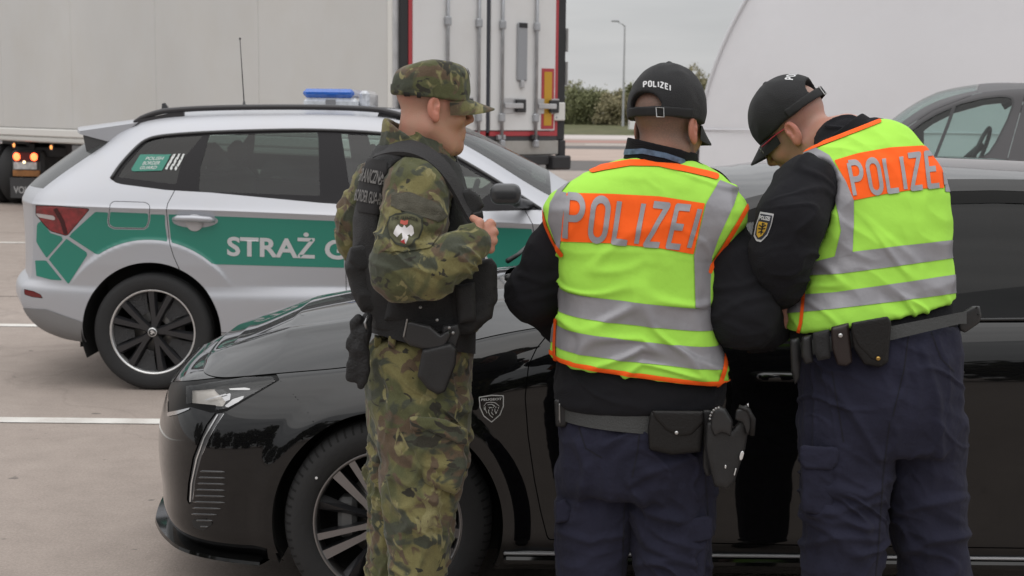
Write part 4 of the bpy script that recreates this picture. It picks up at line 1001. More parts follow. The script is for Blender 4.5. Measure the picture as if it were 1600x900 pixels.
    MB().lathe([(0, -.004), (.035, -.006), (.05, 0)], hb + (0, -.003, -.012), (0, 1, 0), 24).build('handle_cup', M('cup_silver', (.5, .5, .52), .3, .4), doors['rear_door'], smooth=True)  # cup in a silver slightly paler than the door paint
    hf = on(600, 362, 0) if True else hb
    MB().tube([hf + (-.115, -.012, .004), hf + (-.09, -.03, .012), hf + (0, -.034, .012), hf + (.09, -.03, .006), hf + (.115, -.012, .0)], [.012, .017, .018, .017, .012], 12).build('handle', paint, doors['front_door'], smooth=True)
    # mirror
    mc = unp(790, 303, 7.72)
    fM = lambda P: sm(rbox(P, mc + (.0, .0, .0), (.085, .10, .055), .045), cone(P, mc + (.06, .08, -.05), mc + (.14, .24, -.075), .03, .025), .03)
    put('wing_mirror', organic(fM, mc - .25, mc + .3, .009), M('mirror_black', (.03, .03, .032), .3), r)
    # bumper valance (grey) and sill trim
    put('lower_trim', inside(rest, lambda A_: np.minimum.reduce([lowg(A_) - .0, (-.33 - (A_[:, 0] - X0))])), M('valance_grey', (.23, .23, .235), .4, .3), r, .004)
    put('lower_trim', inside(rest, lambda A_: np.minimum.reduce([.40 - A_[:, 2], (A_[:, 0] - X0 - .36), 2.26 - (A_[:, 0] - X0)])), M('sill_grey', (.40, .40, .41), .4, .3), r, .004)
    # underbody and wheel houses
    MB().box((X0 - .5, YC - .60, .20), (X0 + 3.2, YC + .60, .45)).build('underbody', dark, r)
    for a in (0, 2.638):
        for sg in (-1, 1):
            wheel_house((X0 + a, YC - sg * .893, WH), sg, .402, .26, dark, r)
    # wheels: black ten-spoke alloys with a bright rim edge
    wb_, wr = M('black_alloy', (.03, .03, .033), .3, .3, coat=.3), M('rim_edge', (.72, .72, .72), .3, .8)
    for a in (0, 2.638):
        for sg in (-1, 1):
            yo = YC - sg * .885; c = np.array((X0 + a, yo, WH)); ax = np.array((0, sg, 0.0))
            w = MB().lathe([(.232, .02), (.245, .002), (.262, -.006), (.30, -.012), (.322, -.004), (.335, .02), (.336, .06), (.33, .063), (.33, .073), (.336, .076), (.336, .15), (.335, .20), (.32, .225), (.24, .22)], c, ax, 72).build('wheel', TYRE, r, sharp=50)
            MB().lathe([(.228, .05), (.232, .012), (.238, .004), (.246, .004), (.249, .012), (.246, .03)], c, ax, 72).build('rim_edge', wr, w, smooth=True)
            if sg < 0: continue
            MB().lathe([(.23, .05), (.225, .17), (.0, .18)], c, ax, 48).build('rim_barrel', dark, w, smooth=True)
            MB().lathe([(.16, .12), (.16, .105), (.06, .10)], c, ax, 40).build('brake_disc', M('disc_steel', (.35, .34, .33), .4, .8), w, smooth=True)
            for k in range(5):
                th = radians(72 * k + 78)
                for da, mat_ in ((-.21, wb_), (.21, wb_)):
                    q = [];
                    for rr, off, wd, dp in ((.03, .0, .026, .012), (.07, .6, .023, .016), (.15, 1.0, .024, .010), (.231, 1.15, .030, .012)):
                        an = th + da * off * 1.0; q.append((rr, an, wd, dp))
                    V = []
                    for rr, an, wd, dp in q:
                        e = np.array((cos(an), 0, sin(an))); n2 = np.array((-sin(an), 0, cos(an)))
                        for s_, h_ in ((-1, .035), (-.55, 0), (.55, 0), (1, .035)): V.append(c + e * rr + n2 * wd * s_ + ax * (dp + h_ * .8))
                    Fq = [(4 * i + j, 4 * i + j + 1, 4 * i + 5 + j, 4 * i + 4 + j) for i in range(3) for j in range(3)]
                    MB().add(V, Fq).build('spoke', mat_, w, sharp=30)
                # filler plate with dimples between the spoke pairs
                th2 = th + radians(36); V = []
                for rr in (.11, .15, .19, .229):
                    for k2 in range(5):
                        an = th2 + radians(-15 + 7.5 * k2) * (.45 + .55 * rr / .23); V.append(c + np.array((cos(an) * rr, 0, sin(an) * rr)) + ax * .030)
                if True: MB().add(V, [(5 * i + j, 5 * i + j + 1, 5 * i + 6 + j, 5 * i + 5 + j) for i in range(3) for j in range(4)]).build('spoke_web', M('dimpled_web', (.03, .03, .032), .4, bump=(170, 1.0, 1)), w)
            MB().lathe([(0, -.004), (.022, -.002), (.03, .006), (.034, .02)], c, ax, 32).build('hub_cap', M('hub_black', (.03, .03, .03), .3), w, smooth=True)
            MB().lathe([(.021, -.0055), (.025, -.0045), (.026, -.001)], c, ax, 32).build('hub_ring', wr, w, smooth=True)
            # winged arrow of the hub emblem, pale
            MB().prism([(-.014, -.008), (-.004, -.002), (-.012, .006), (-.004, .013), (.004, .012), (.012, .004), (.016, -.006), (.006, -.004), (-.002, -.012)], lambda x, z, h: tuple(c + np.array((x, -sg * (.0052 + h), z))), .001).build('hub_emblem', wr, w)
    # cabin: seats, wheel, far pillars (dim shapes behind tinted glass)
    sm_ = M('seat_cloth', (.03, .03, .032), .9)
    MB().box((X0 - .3, YC - .7, .5), (X0 + 2.1, YC + .7, .9)).build('cabin_floor', dark, r)
    for a in (.25, 1.2):
        for sg in (-1, 1):
            MB().box((X0 + a - .06, YC + sg * .38 - .24, .8), (X0 + a + .08, YC + sg * .38 + .24, 1.22), bev=.05).box((X0 + a - .05, YC + sg * .38 - .12, 1.24), (X0 + a + .05, YC + sg * .38 + .12, 1.40), bev=.045).build('seat', sm_, r, sharp=40)
    MB().tube([(X0 + 1.78 + .05 * sin(q) , YC - .38 + .18 * cos(q), 1.02 + .17 * sin(q)) for q in np.linspace(0, 2 * pi, 28)[:-1]], .016, 8, closed=True).build('steering_wheel', sm_, r, smooth=True)
    MB().box((X0 + 1.85, YC - .66, .85), (X0 + 2.25, YC + .66, 1.04), bev=.06).build('dashboard', sm_, r)
    MB().box((X0 + 1.49, YC - .11, 1.39), (X0 + 1.52, YC + .11, 1.455), bev=.01).build('interior_mirror', sm_, r)
    # far-side windows
    for nm, pg in panes.items():
        P = inside(up, pxpoly(pg)); put(nm, mirror(*P, YC), glassM('suv_far_glass', (.72, .84, .80)), r, -.004)
    put('window_trim', mirror(*trim, YC), MATS['suv_dark_pillar'], r, -.002)
    finalize(r, (X0 + 1.3, YC, 0)); tag(r, 'white SUV with green side band and blue roof light bar', 'SUV')
suv()
# ================================================================== black car in front
def black_car():
    r = empty('black_car'); X0, YC, WH = -.377, 4.22 + .905, .322
    paint = M('black_pearl_paint', (.0035, .0035, .004), .38, .0, coat=1.0, coatr=.03, spec=.03)
    gloss = M('piano_black', (.004, .004, .004), .06, spec=.4); dark = M('car_void', (.008, .008, .008), .9); chrome = M('satin_chrome', (.62, .62, .63), .18, 1.0)
    # lower body net: columns run from the nose centre round the near corner to the tail centre
    cols = [(-.90, 0), (-.86, .30), (-.80, .52), (-.73, .70), (-.625, .815), (-.49, .872), (-.32, .898), (-.1, .91), (.12, .914), (.35, .912), (.6, .915), (1.0, .92), (1.6, .922), (2.2, .922), (2.73, .915), (3.1, .875), (3.38, .77), (3.52, .55), (3.57, .28), (3.58, 0)]
    cols = np.array(cols); tg = np.gradient(cols, axis=0); nv = np.stack([-tg[:, 1], tg[:, 0]], 1); nv /= np.linalg.norm(nv, axis=1, keepdims=True); nv[0] = (-1, 0); nv[-1] = (1, 0)
    # key profiles: (inset, z) rows from bonnet edge / belt to underside
    K = {0:  [(.21, .745), (.15, .735), (.095, .70), (.055, .65), (.03, .60), (.0, .50), (.0, .40), (.02, .31), (.015, .25), (.06, .20)],
         3:  [(.125, .738), (.075, .728), (.05, .70), (.040, .655), (.024, .612), (.002, .51), (.0, .40), (.012, .31), (.004, .245), (.06, .195)],
         4:  [(.125, .738), (.085, .728), (.055, .70), (.045, .66), (.022, .615), (.0, .52), (.0, .41), (.01, .31), (.002, .24), (.06, .19)],
         5:  [(.135, .752), (.105, .742), (.07, .71), (.04, .67), (.018, .62), (.0, .53), (.0, .42), (.01, .31), (.002, .24), (.06, .19)],
         7:  [(.125, .793), (.10, .785), (.062, .75), (.026, .70), (.006, .645), (.0, .55), (.0, .43), (.01, .32), (.004, .24), (.06, .18)],
         8:  [(.112, .845), (.09, .837), (.055, .80), (.022, .75), (.004, .69), (.0, .57), (.006, .44), (.01, .32), (.004, .24), (.06, .18)],
         9:  [(.10, .912), (.08, .903), (.045, .868), (.016, .82), (.0, .755), (.004, .60), (.012, .45), (.012, .33), (.0, .25), (.05, .175)],
         10: [(.09, .952), (.07, .942), (.038, .90), (.020, .85), (.010, .775), (.006, .61), (.006, .45), (.004, .33), (-.004, .25), (.045, .17)],
         13: [(.078, .975), (.058, .965), (.032, .915), (.018, .855), (.010, .78), (.006, .61), (.006, .45), (.004, .33), (-.004, .25), (.045, .17)],
         15: [(.09, 1.0), (.07, .99), (.035, .94), (.01, .88), (.0, .80), (.0, .62), (.0, .45), (.0, .33), (.0, .25), (.05, .2)],
         19: [(.14, 1.02), (.10, 1.01), (.06, .96), (.03, .90), (.02, .82), (.03, .64), (.0, .50), (.0, .36), (.0, .28), (.05, .22)]}
    ks = sorted(K); P = np.array([K[k] for k in ks], float)
    net = np.zeros((len(cols), 10, 3))
    for i in range(len(cols)):
        for j in range(10):
            ins = np.interp(i, ks, P[:, j, 0]); z = np.interp(i, ks, P[:, j, 1]); q = cols[i] - nv[i] * ins
            if i in (0, len(cols) - 1): q[1] = 0
            net[i, j] = (X0 + q[0], YC - q[1], z)
    G = bspl(bspl(net, 22, 0), 12, 1)
    # wheel-arch flare
    for wx in (0, 2.73):
        rr = np.hypot(G[..., 0] - X0 - wx, G[..., 2] - WH); e = np.clip((.45 - rr) / .07, 0, 1); e = e * e * (3 - 2 * e); G[..., 1] -= .012 * e * (G[..., 1] < YC - .6)
    A, F = grid_tris(G)
    c0 = np.array((X0 + 1.2, YC, .6))
    if ((A[:, :3] - c0) * A[:, 3:6]).sum(1).mean() < 0: A[:, 3:6] *= -1; F = F[:, ::-1]
    S = (A, F); tree = bvh(*S)
    side = lambda A_: YC - .5 - A_[:, 1]
    arch = lambda A_: np.maximum(np.minimum(np.hypot(A_[:, 0] - X0, A_[:, 2] - WH) - .357, np.hypot(A_[:, 0] - X0 - 2.73, A_[:, 2] - WH) - .357), -side(A_))
    B = inside(S, arch)
    dpx = lambda A_: pix(A_[:, :3])
    near = lambda A_: (YC - A_[:, 1]) * 500
    poly = {'headlight': [(291, 603.5), (383, 589), (425.5, 588.5), (431, 595), (352.7, 638), (336.6, 641), (338, 633), (301, 629.5), (291, 631)],
            'lamp_surround': [(262, 597), (300, 594), (383, 585), (432, 584), (437, 594), (354, 643), (330, 645), (298, 636), (262, 644)],
            'light_claw': [(336, 645), (352, 643.5), (338, 664), (327, 684), (314, 715), (305, 750), (301, 783), (296, 788), (292, 782), (294, 755), (301, 715), (313, 684), (322, 664)],
            'front_door': [(880, 480), (858, 520), (838, 545), (826, 570), (820.5, 620), (825, 680), (835, 750), (845, 800), (856, 843), (1300, 853), (1352, 760), (1368, 620), (1372, 480)],
            'rear_door': [(1376, 480), (1372, 620), (1356, 760), (1304, 853), (1640, 857), (1700, 760), (1760, 660), (1790, 560), (1790, 470)],
            'grille_side': [(255, 640), (262, 644), (266, 650), (264, 668), (254, 672)]}
    g = {k: pxpoly(v) for k, v in poly.items()}
    rest = inside(B, lambda A_: -np.minimum(g['lamp_surround'](A_), near(A_))); lampreg = inside(B, lambda A_: np.minimum(g['lamp_surround'](A_), near(A_)))
    piece = {}
    for nm, k in (('light_claw', .2), ('front_door', .9), ('rear_door', .9)):
        piece[nm] = inside(rest, lambda A_, nm=nm, k=k: np.minimum(g[nm](A_) - k, near(A_))); rest = inside(rest, lambda A_, nm=nm, k=k: -np.minimum(g[nm](A_) + k, near(A_)))
    # bumper / wing joint line
    joint = lambda A_: np.minimum(stroke_sd(dpx(A_), [[(437, 594), (455, 612), (478, 640), (497, 672)]], .7, flat=False), near(A_))
    rest = inside(rest, lambda A_: -joint(A_))
    put('body', join(rest, mirror(*B, YC)), paint, r)
    put('inner_shell', join(inside(B, lambda A_: -np.minimum(g['headlight'](A_) + 3, near(A_))), mirror(*B, YC)), dark, r, -.018)
    doors = {nm: put(nm, piece[nm], paint, r) for nm in ('front_door', 'rear_door')}
    put('light_claw', piece['light_claw'], M('daylight_strip', (.075, .075, .078), .12, coat=.6), r, -.006)
    for L in ([(339, 648), (318, 684), (306, 718), (298, 756), (296, 784)], [(349, 647), (331, 676), (317, 708), (306, 748), (301, 780)]):
        q = inside(subdiv(*piece['light_claw'], 2), lambda A_, L=L: stroke_sd(dpx(A_), [L], .9, flat=False)); put('chrome_line', q, M('strip_bright', (.6, .6, .6), .15, .6), r, -.002)
    # headlamp: black surround, housing, lens modules, clear cover
    put('lamp_surround', largest(*inside(lampreg, lambda A_: -g['headlight'](A_))), M('bezel_gap_shade', (.003, .003, .003), .4, spec=.12), r, -.002)  # real black trim; its matte black also paints in shade under the bonnet edge
    hl = inside(lampreg, g['headlight'])
    cover = glassM('lamp_cover', (.80, .80, .80)); ho = put('headlight', hl, cover, r, .0)
    put('housing', inside(lampreg, lambda A_: g['headlight'](A_) + 3), M('lamp_housing_dark', (.035, .035, .037), .3, .3), ho, -.035)
    for nm, pg, mat_, of in (('reflector', [(286, 607), (326, 600), (343, 602), (350, 620), (342, 632), (300, 631), (287, 628)], M('lamp_reflector', (.62, .58, .53), .25, .3), -.022),
                            ('lens_module', [(331, 604), (345, 602.5), (352, 610), (346, 616), (337, 612)], gloss, -.016), ('lens_module', [(342, 616), (358, 610), (356, 622), (348, 625)], M('lamp_clear', (.6, .6, .62), .1, .7), -.014),
                            ('light_guide', [(356, 604.5), (382, 603), (390, 605), (388, 607), (358, 607)], M('guide_bright', (.95, .95, .95), .2), -.008),
                            ('light_guide', [(348, 634), (362, 622), (380, 616), (378, 621), (357, 636)], M('guide_mid', (.7, .7, .71), .15, .5), -.008), ('light_guide', [(316, 623), (352, 612), (352, 614), (318, 625)], MATS['guide_mid'], -.010)):
        q = inside(hl, pxpoly(pg)); put(nm, q, mat_, ho, of)
    # trims round the corner
    put('trim_strip', inside(rest, lambda A_: np.minimum(poly_sd(dpx(A_), [(262, 645), (282, 641), (298, 637), (296, 640), (277, 648), (262, 651)]), near(A_))), chrome, r, .003)
    # lower grille slats in the bumper corner
    for k in range(10):
        y = 737 + 9.6 * k; x1 = 352 - max(0, k - 5) * 6.5; x0 = 311 - k * 1.8 + max(0, k - 7) * 9
        pts = []
        for x in np.linspace(x0, x1, 9):
            d = _F * FPX + _R * (x - 800) - _U * (y + (x - 330) * .03 - 450); d /= np.linalg.norm(d); h, n_, i_, t_ = tree.ray_cast(Vector(_C), Vector(d))
            if h is not None: pts.append(np.array(h))
        if len(pts) > 2: MB().tube(pts, [.0015] + [.0042] * (len(pts) - 2) + [.0015], 6).build('grille_slat', M('slat_black', (.03, .03, .031), .25, coat=.6), r, smooth=True)
    put('corner_vent', inside(rest, lambda A_: np.minimum(poly_sd(dpx(A_), [(300, 812), (322, 810), (334, 818), (318, 829), (303, 824)]), near(A_))), M('vent_dark', (.012, .012, .012), .6), r, .002)
    # front splitter blade following the bumper
    lip = [(243, 797), (250, 812), (268, 829), (296, 847), (330, 858), (372, 866), (415, 870)]; lw = [.05] * 7
    pl = np.array(bspl(np.array([(-.88, 0, .195), (-.85, .32, .195), (-.80, .54, .195), (-.735, .715, .193), (-.63, .825, .192), (-.50, .88, .19), (-.40, .902, .188)]), 8))
    tv = np.gradient(pl[:, :2], axis=0); nn = np.stack([-tv[:, 1], tv[:, 0]], 1); nn /= np.linalg.norm(nn, axis=1, keepdims=True) + 1e-9
    V = []
    for q, n_ in zip(pl, nn):
        kq = np.interp(q[1], [.45, .68], [.012, -.012])
        for o_, dz in ((-.10, .012), (kq, .006), (kq + .003, -.004), (-.10, -.012)): V.append((X0 + q[0] + n_[0] * o_, YC - q[1] - n_[1] * o_, q[2] + dz))
    m = len(pl); MB().add(V, [(4 * i + j, 4 * i + 4 + j, 4 * i + 4 + (j + 1) % 4, 4 * i + (j + 1) % 4) for i in range(m - 1) for j in range(4)]).build('splitter', gloss, r, sharp=30)
    # sill blade
    MB().box((X0 + .36, YC - .935, .205), (X0 + 2.36, YC - .80, .232), bev=.008).build('sill_blade', gloss, r)
    MB().box((X0 + .36, YC - .925, .235), (X0 + 2.36, YC - .80, .244), bev=.003).build('sill_reflection_strip', M('sill_reflection_grey', (.25, .25, .26), .3), r)  # pale grey strip paints in the ground's reflection along the sill
    # bonnet: bridging skin over the nose and between the wings
    top = G[:, 0, :]; t = np.linspace(-1, 1, 61)
    uu = top[:, 0] - X0; wv = YC - top[:, 1]
    cr = np.interp(uu, [-.86, -.8, -.7, -.57, -.37, -.15, .1, .38, .6], [.0, .006, .030, .075, .125, .142, .125, .085, .06]) * np.clip(wv / .5, 0, 1)
    def bridge(line, crown, k=2.2):
        w = (YC - line[:, 1])[:, None] * t[None]; return np.stack([np.repeat(line[:, 0:1], len(t), 1), YC - w, line[:, 2:3] + crown[:, None] * (1 - np.abs(t[None])**k)], -1)
    sel = (uu < .80); Hd = grid_tris(bridge(top[sel], cr[sel], 2.4)); Hd = Hd if Hd[0][:, 5].mean() > 0 else (np.c_[Hd[0][:, :3], -Hd[0][:, 3:6]], Hd[1][:, ::-1])
    # two pressed creases in the bonnet
    w_ = np.abs(Hd[0][:, 1] - YC); u_ = Hd[0][:, 0] - X0; ce = np.exp(-((w_ - (.50 + .10 * u_)) / .035)**2) * np.clip((u_ + .75) / .3, 0, 1); Hd[0][:, 2] += .007 * ce
    G2 = Hd[0][:, :3].reshape(-1, len(t), 3); A2, F2 = grid_tris(G2); Hd = (A2, F2) if A2[:, 5].mean() > 0 else (np.c_[A2[:, :3], -A2[:, 3:6]], F2[:, ::-1])
    put('bonnet', inside(Hd, lambda A_: .35 + .15 * ((A_[:, 1] - YC) / .8)**2 - (A_[:, 0] - X0)), paint, r, .002)
    put('cowl', inside(Hd, lambda A_: (A_[:, 0] - X0) - (.36 + .15 * ((A_[:, 1] - YC) / .8)**2)), M('cowl_plastic', (.02, .02, .021), .6), r, -.012)
    for k, y_ in enumerate((.25, -.35)):
        MB().tube([(X0 + .36, YC - y_, 1.015), (X0 + .40, YC - y_ + .1, 1.03), (X0 + .44, YC - y_ + .45, 1.035)], [.012, .009, .006], 6).build('wiper', M('wiper_black', (.012, .012, .012), .5), r, smooth=True)
    # greenhouse side
    ug = np.array([.47, .62, .8, 1.0, 1.2, 1.5, 1.9, 2.4, 2.9, 3.2, 3.48])
    zt = np.array([.965, 1.06, 1.18, 1.29, 1.355, 1.385, 1.398, 1.385, 1.335, 1.25, 1.08]); wt = np.array([.80, .745, .70, .665, .645, .63, .62, .615, .60, .565, .52])
    zb = np.interp(ug, [.38, .6, 1.5, 2.4, 3.48], [.925, .945, .965, .985, 1.0]); wbq = np.interp(ug, [.38, .6, 2.6, 3.1, 3.48], [.815, .838, .842, .80, .62])
    net = np.zeros((len(ug), 5, 3))
    for i in range(len(ug)):
        for j, (fz, fw) in enumerate(((1, 1), (.92, .83), (.70, .56), (.35, .24), (0, 0))): net[i, j] = (X0 + ug[i], YC - (wbq[i] + (wt[i] - wbq[i]) * fw), zb[i] + (zt[i] - zb[i]) * fz)
    G3 = bspl(bspl(net, 16, 0), 10, 1); A, F = grid_tris(G3)
    if A[:, 4].mean() > 0: A[:, 3:6] *= -1; F = F[:, ::-1]
    S3 = (A, F)
    relz = lambda A_: np.interp(A_[:, 0] - X0, ug, zt) - A_[:, 2]
    gl = glassM('car_privacy_glass', (.035, .035, .04), .032); gf = glassM('car_front_glass', (.30, .33, .32))
    wz = lambda A_: np.minimum(relz(A_) - .075, A_[:, 2] - np.interp(A_[:, 0] - X0, ug, zb) - .004)
    frz = lambda A_: np.minimum(relz(A_) - .038, 1)
    put('roof_side', join(inside(S3, lambda A_: -frz(A_)), mirror(*inside(S3, lambda A_: -frz(A_)), YC)), paint, r)
    gz = inside(S3, frz)
    wins = {'front_window': (.72, 1.50), 'rear_window_pane': (1.58, 2.42), 'quarter_window': (2.50, 3.05)}
    frame = gz
    for nm, (a, b) in wins.items():
        q = lambda A_, a=a, b=b: np.minimum.reduce([wz(A_), A_[:, 0] - X0 - a, b - (A_[:, 0] - X0)])
        P_ = inside(gz, q); frame = inside(frame, lambda A_, q=q: -q(A_)); put('side_window', P_, gf if nm[0] == 'f' else gl, r, -.004); put('side_window', mirror(*P_, YC), gf, r, -.004)
    put('window_frame', join(frame, mirror(*frame, YC)), M('car_black_frame', (.006, .006, .006), .4, spec=.12), r, -.001)
    ln = [(X0 + a, YC - np.interp(a, ug, wbq) - .006, np.interp(a, ug, zb) + .0) for a in np.linspace(.6, 3.1, 30)]
    MB().tube(ln, .006, 6).build('belt_moulding', M('belt_black', (.015, .015, .016), .3), r, smooth=True)
    top = G3[:, 0, :]; uu = top[:, 0] - X0; cr = np.interp(uu, [.38, .8, 1.2, 2, 3, 3.5], [.12, .11, .06, .05, .05, .06])
    Bg = bridge(top, cr, 2.2); Bg[..., 0] -= np.interp(uu, [.4, .6, 1.1, 1.4], [.06, .03, .03, 0])[:, None] * (1 - t[None]**2)
    Rf = grid_tris(Bg); Rf = Rf if Rf[0][:, 5].mean() > 0 else (np.c_[Rf[0][:, :3], -Rf[0][:, 3:6]], Rf[1][:, ::-1])
    put('roof', inside(Rf, lambda A_: np.minimum(A_[:, 0] - X0 - 1.10, 3.0 - (A_[:, 0] - X0))), paint, r); put('windscreen', inside(Rf, lambda A_: 1.09 - (A_[:, 0] - X0)), gf, r); put('tail_window', inside(Rf, lambda A_: A_[:, 0] - X0 - 3.01), gl, r)
    # cabin
    sc = M('seat_cloth', (.03, .03, .032), .9)
    MB().box((X0 + .4, YC - .72, .4), (X0 + 3.2, YC + .72, .62)).build('cabin_floor', dark, r)
    for a in (1.35, 2.3):
        for sg in (-1, 1): MB().box((X0 + a - .07, YC + sg * .36 - .24, .65), (X0 + a + .09, YC + sg * .36 + .24, 1.08), bev=.05).box((X0 + a - .03, YC + sg * .36 - .12, 1.10), (X0 + a + .07, YC + sg * .36 + .12, 1.24), bev=.045).build('seat', sc, r, sharp=40)
    MB().box((X0 + .5, YC - .7, .7), (X0 + .8, YC + .7, .96), bev=.05).build('dashboard', sc, r)
    MB().tube([(X0 + .93 + .06 * sin(q), YC - .36 + .17 * cos(q), .93 + .15 * sin(q)) for q in np.linspace(0, 2 * pi, 28)[:-1]], .015, 8, closed=True).build('steering_wheel', sc, r, smooth=True)
    for sg in (1, -1):
        mc = np.array((X0 + .80, YC - sg * 1.0, 1.02)); fM = lambda P: sm(rbox(P, mc, (.075, .105, .06), .04), cone(P, mc + (-.02, sg * .08, -.04), mc + (-.02, sg * .17, -.06), .022, .02), .03)
        put('wing_mirror', organic(fM, mc - .25, mc + .25, .01), gloss, r)
    for nm, x, z in (('front_door', 1.22, .80), ('rear_door', 2.20, .82)):
        hb = np.array((X0 + x, YC - .918, z)); MB().tube([hb + (-.11, .0, 0), hb + (-.08, -.024, .004), hb + (.08, -.024, .004), hb + (.11, .0, 0)], [.012, .016, .016, .012], 10).build('handle', paint, doors[nm], smooth=True)
    # shield emblem on the wing
    sh = [(749, 620.5), (768, 617.5), (786.5, 618), (786.5, 634), (781, 648), (768, 659), (756, 649.5), (750, 636)]
    dA = join(B); em = put('shield_emblem', inside(dA, lambda A_: np.minimum(poly_sd(dpx(A_), sh), near(A_))), gloss, r, .002)
    sub_ = lambda: (lambda a: subdiv(*compact(a[0], a[1]), 2))(inside(dA, lambda A_: np.minimum(poly_sd(dpx(A_), sh) + 3, near(A_))))
    SA, SF = sub_(); SA[:, 3:6] /= np.linalg.norm(SA[:, 3:6], axis=1, keepdims=True)
    white = M('emblem_white', (.62, .62, .62), .3)
    put('emblem_edge', clip(SA, SF, stroke_sd(pix(SA[:, :3]), [sh + [sh[0]]], .8, flat=False)), white, r, .004)
    lion = [[(757, 640), (756, 634), (760, 629), (767, 628), (774, 629), (780, 634)], [(762, 632), (768, 631), (773, 634), (770, 637), (764, 636)], [(765, 637), (763, 643), (766, 649), (770, 652)], [(770, 638), (768, 644), (771, 648)], [(775, 635), (773, 641), (775, 646), (778, 640), (779, 636)], [(759, 633), (758, 639), (761, 645)]]
    for L in lion: put('emblem_figure', clip(SA, SF, stroke_sd(pix(SA[:, :3]), [L], .62, flat=False)), white, r, .004)
    V, F2, w = text_verts('PEUGEOT', .03, .2); wrap_px('emblem_text', V, F2, [(752, 626), (784, 624.5), (784, 621), (752, 622.5)], tree, .005, white, r, bbox=(np.array((0, 0)), np.array((w, .73))))
    # underbody, wheel houses, wheels
    MB().box((X0 - .6, YC - .62, .16), (X0 + 3.3, YC + .62, .42)).build('underbody', dark, r)
    bl, sil = M('black_alloy', (.03, .03, .033), .3, .3, coat=.3), M('machined_alloy', (.27, .265, .27), .3, .9)
    for a in (0, 2.73):
        for sg in (-1, 1):
            wheel_house((X0 + a, YC - sg * .875, WH), sg, .366, .26, dark, r)
            c = np.array((X0 + a, YC - sg * .898, WH)); ax = np.array((0, sg, 0.0)); R = WH
            prof = [(.222, .02), (.232, .003), (.245, -.004), (.262, -.009), (.285, -.010), (.30, -.004), (.312, .006), (R, .03)]
            prof += [(R, .062), (R - .006, .065), (R - .006, .074), (R, .077), (R, .15), (R - .006, .153), (R - .006, .162), (R, .165), (R, .195), (.305, .218), (.23, .215)]
            w = MB().lathe(prof, c, ax, 96).build('wheel', TYRE, r, sharp=50)
            # shoulder ribs of the tread
            V = []; Fq = []
            for k in range(72):
                th = k * 2 * pi / 72; e = np.array((cos(th), 0, sin(th))); n_ = np.array((-sin(th), 0, cos(th))); b = len(V)
                for s_ in (-.0035, .0035):
                    for rr, hh in ((.297, -.0055), (.31, .003), (R - .001, .026)): V.append(c + e * (rr + .0012) + n_ * s_ + ax * hh)
                Fq += [(b, b + 1, b + 4, b + 3), (b + 1, b + 2, b + 5, b + 4)]
            tag(MB().add(V, Fq).build('tread_edge', M('tread_dark', (.006, .006, .006), .9), w), kind='stuff')
            MB().lathe([(.216, .06), (.220, .014), (.2235, .006), (.2315, .004), (.236, .010), (.233, .03)], c, ax, 96).build('rim_edge', sil, w, smooth=True)
            if sg < 0: continue
            MB().lathe([(.218, .05), (.21, .17), (.0, .18)], c, ax, 48).build('rim_barrel', dark, w, smooth=True)
            MB().lathe([(.145, .13), (.145, .11), (.06, .105)], c, ax, 48).build('brake_disc', M('disc_steel', (.35, .34, .33), .4, .8), w, smooth=True)
            MB().box(c + ax * .06 + (-.16, -.02, -.06), c + ax * .06 + (-.10, .05, .07), bev=.015).build('brake_caliper', M('caliper_grey', (.12, .12, .12), .5), w)
            for k in range(5):
                th = radians(128 + 72 * k)
                for sd_, (wi, wo) in ((1, (.011, .017)), (-1, (.009, .012))):
                    V = []
                    for rr, off, wd in ((.035, .008, wi * 1.5), (.09, .016, wi), (.16, .024, (wi + wo) / 2), (.222, .031, wo)):
                        e = np.array((cos(th), 0, sin(th))); n_ = np.array((-sin(th), 0, cos(th))); o_ = sd_ * off; dp = .010 + .018 * (1 - rr / .222) * .0
                        for q, h_ in ((-1, .04), (-.92, .0), (.92, .0), (1, .04)): V.append(c + e * rr + n_ * (o_ + wd * q) + ax * (dp + h_))
                    Fb = [(4 * i + j, 4 * i + j + 1, 4 * i + 5 + j, 4 * i + 4 + j) for i in range(3) for j in (0, 2)]; Ft = [(4 * i + 1, 4 * i + 2, 4 * i + 6, 4 * i + 5) for i in range(3)]
                    sp = MB().add(V, Fb).build('spoke', bl, w); MB().add(V, Ft).build('spoke_face', sil, w)
                # thin dark secondary blade between pairs
                th2 = th + radians(36); V = []
                for rr, wd in ((.04, .012), (.13, .014), (.222, .026)):
                    e = np.array((cos(th2), 0, sin(th2))); n_ = np.array((-sin(th2), 0, cos(th2)))
                    for q, h_ in ((-1, .035), (-.2, .016), (1, .035)): V.append(c + e * rr + n_ * wd * q + ax * h_)
                MB().add(V, [(3 * i + j, 3 * i + j + 1, 3 * i + 4 + j, 3 * i + 3 + j) for i in range(2) for j in range(2)]).build('blade', bl, w)
            MB().lathe([(0, .002), (.02, .003), (.03, .008), (.036, .02)], c, ax, 32).build('hub_cap', bl, w, smooth=True)
            vd = c + np.array((cos(radians(146)), 0, sin(radians(146)))) * .262 - ax * .0105
            MB().lathe([(0, -.001), (.004, -.0005), (.0045, .002)], vd, ax, 10).build('paint_dot', M('dot_white', (.8, .8, .8), .5), w)
    finalize(r, (X0 + 1.3, YC, 0)); tag(r, 'black car with alloy wheels parked behind the three officers', 'car')
black_car()
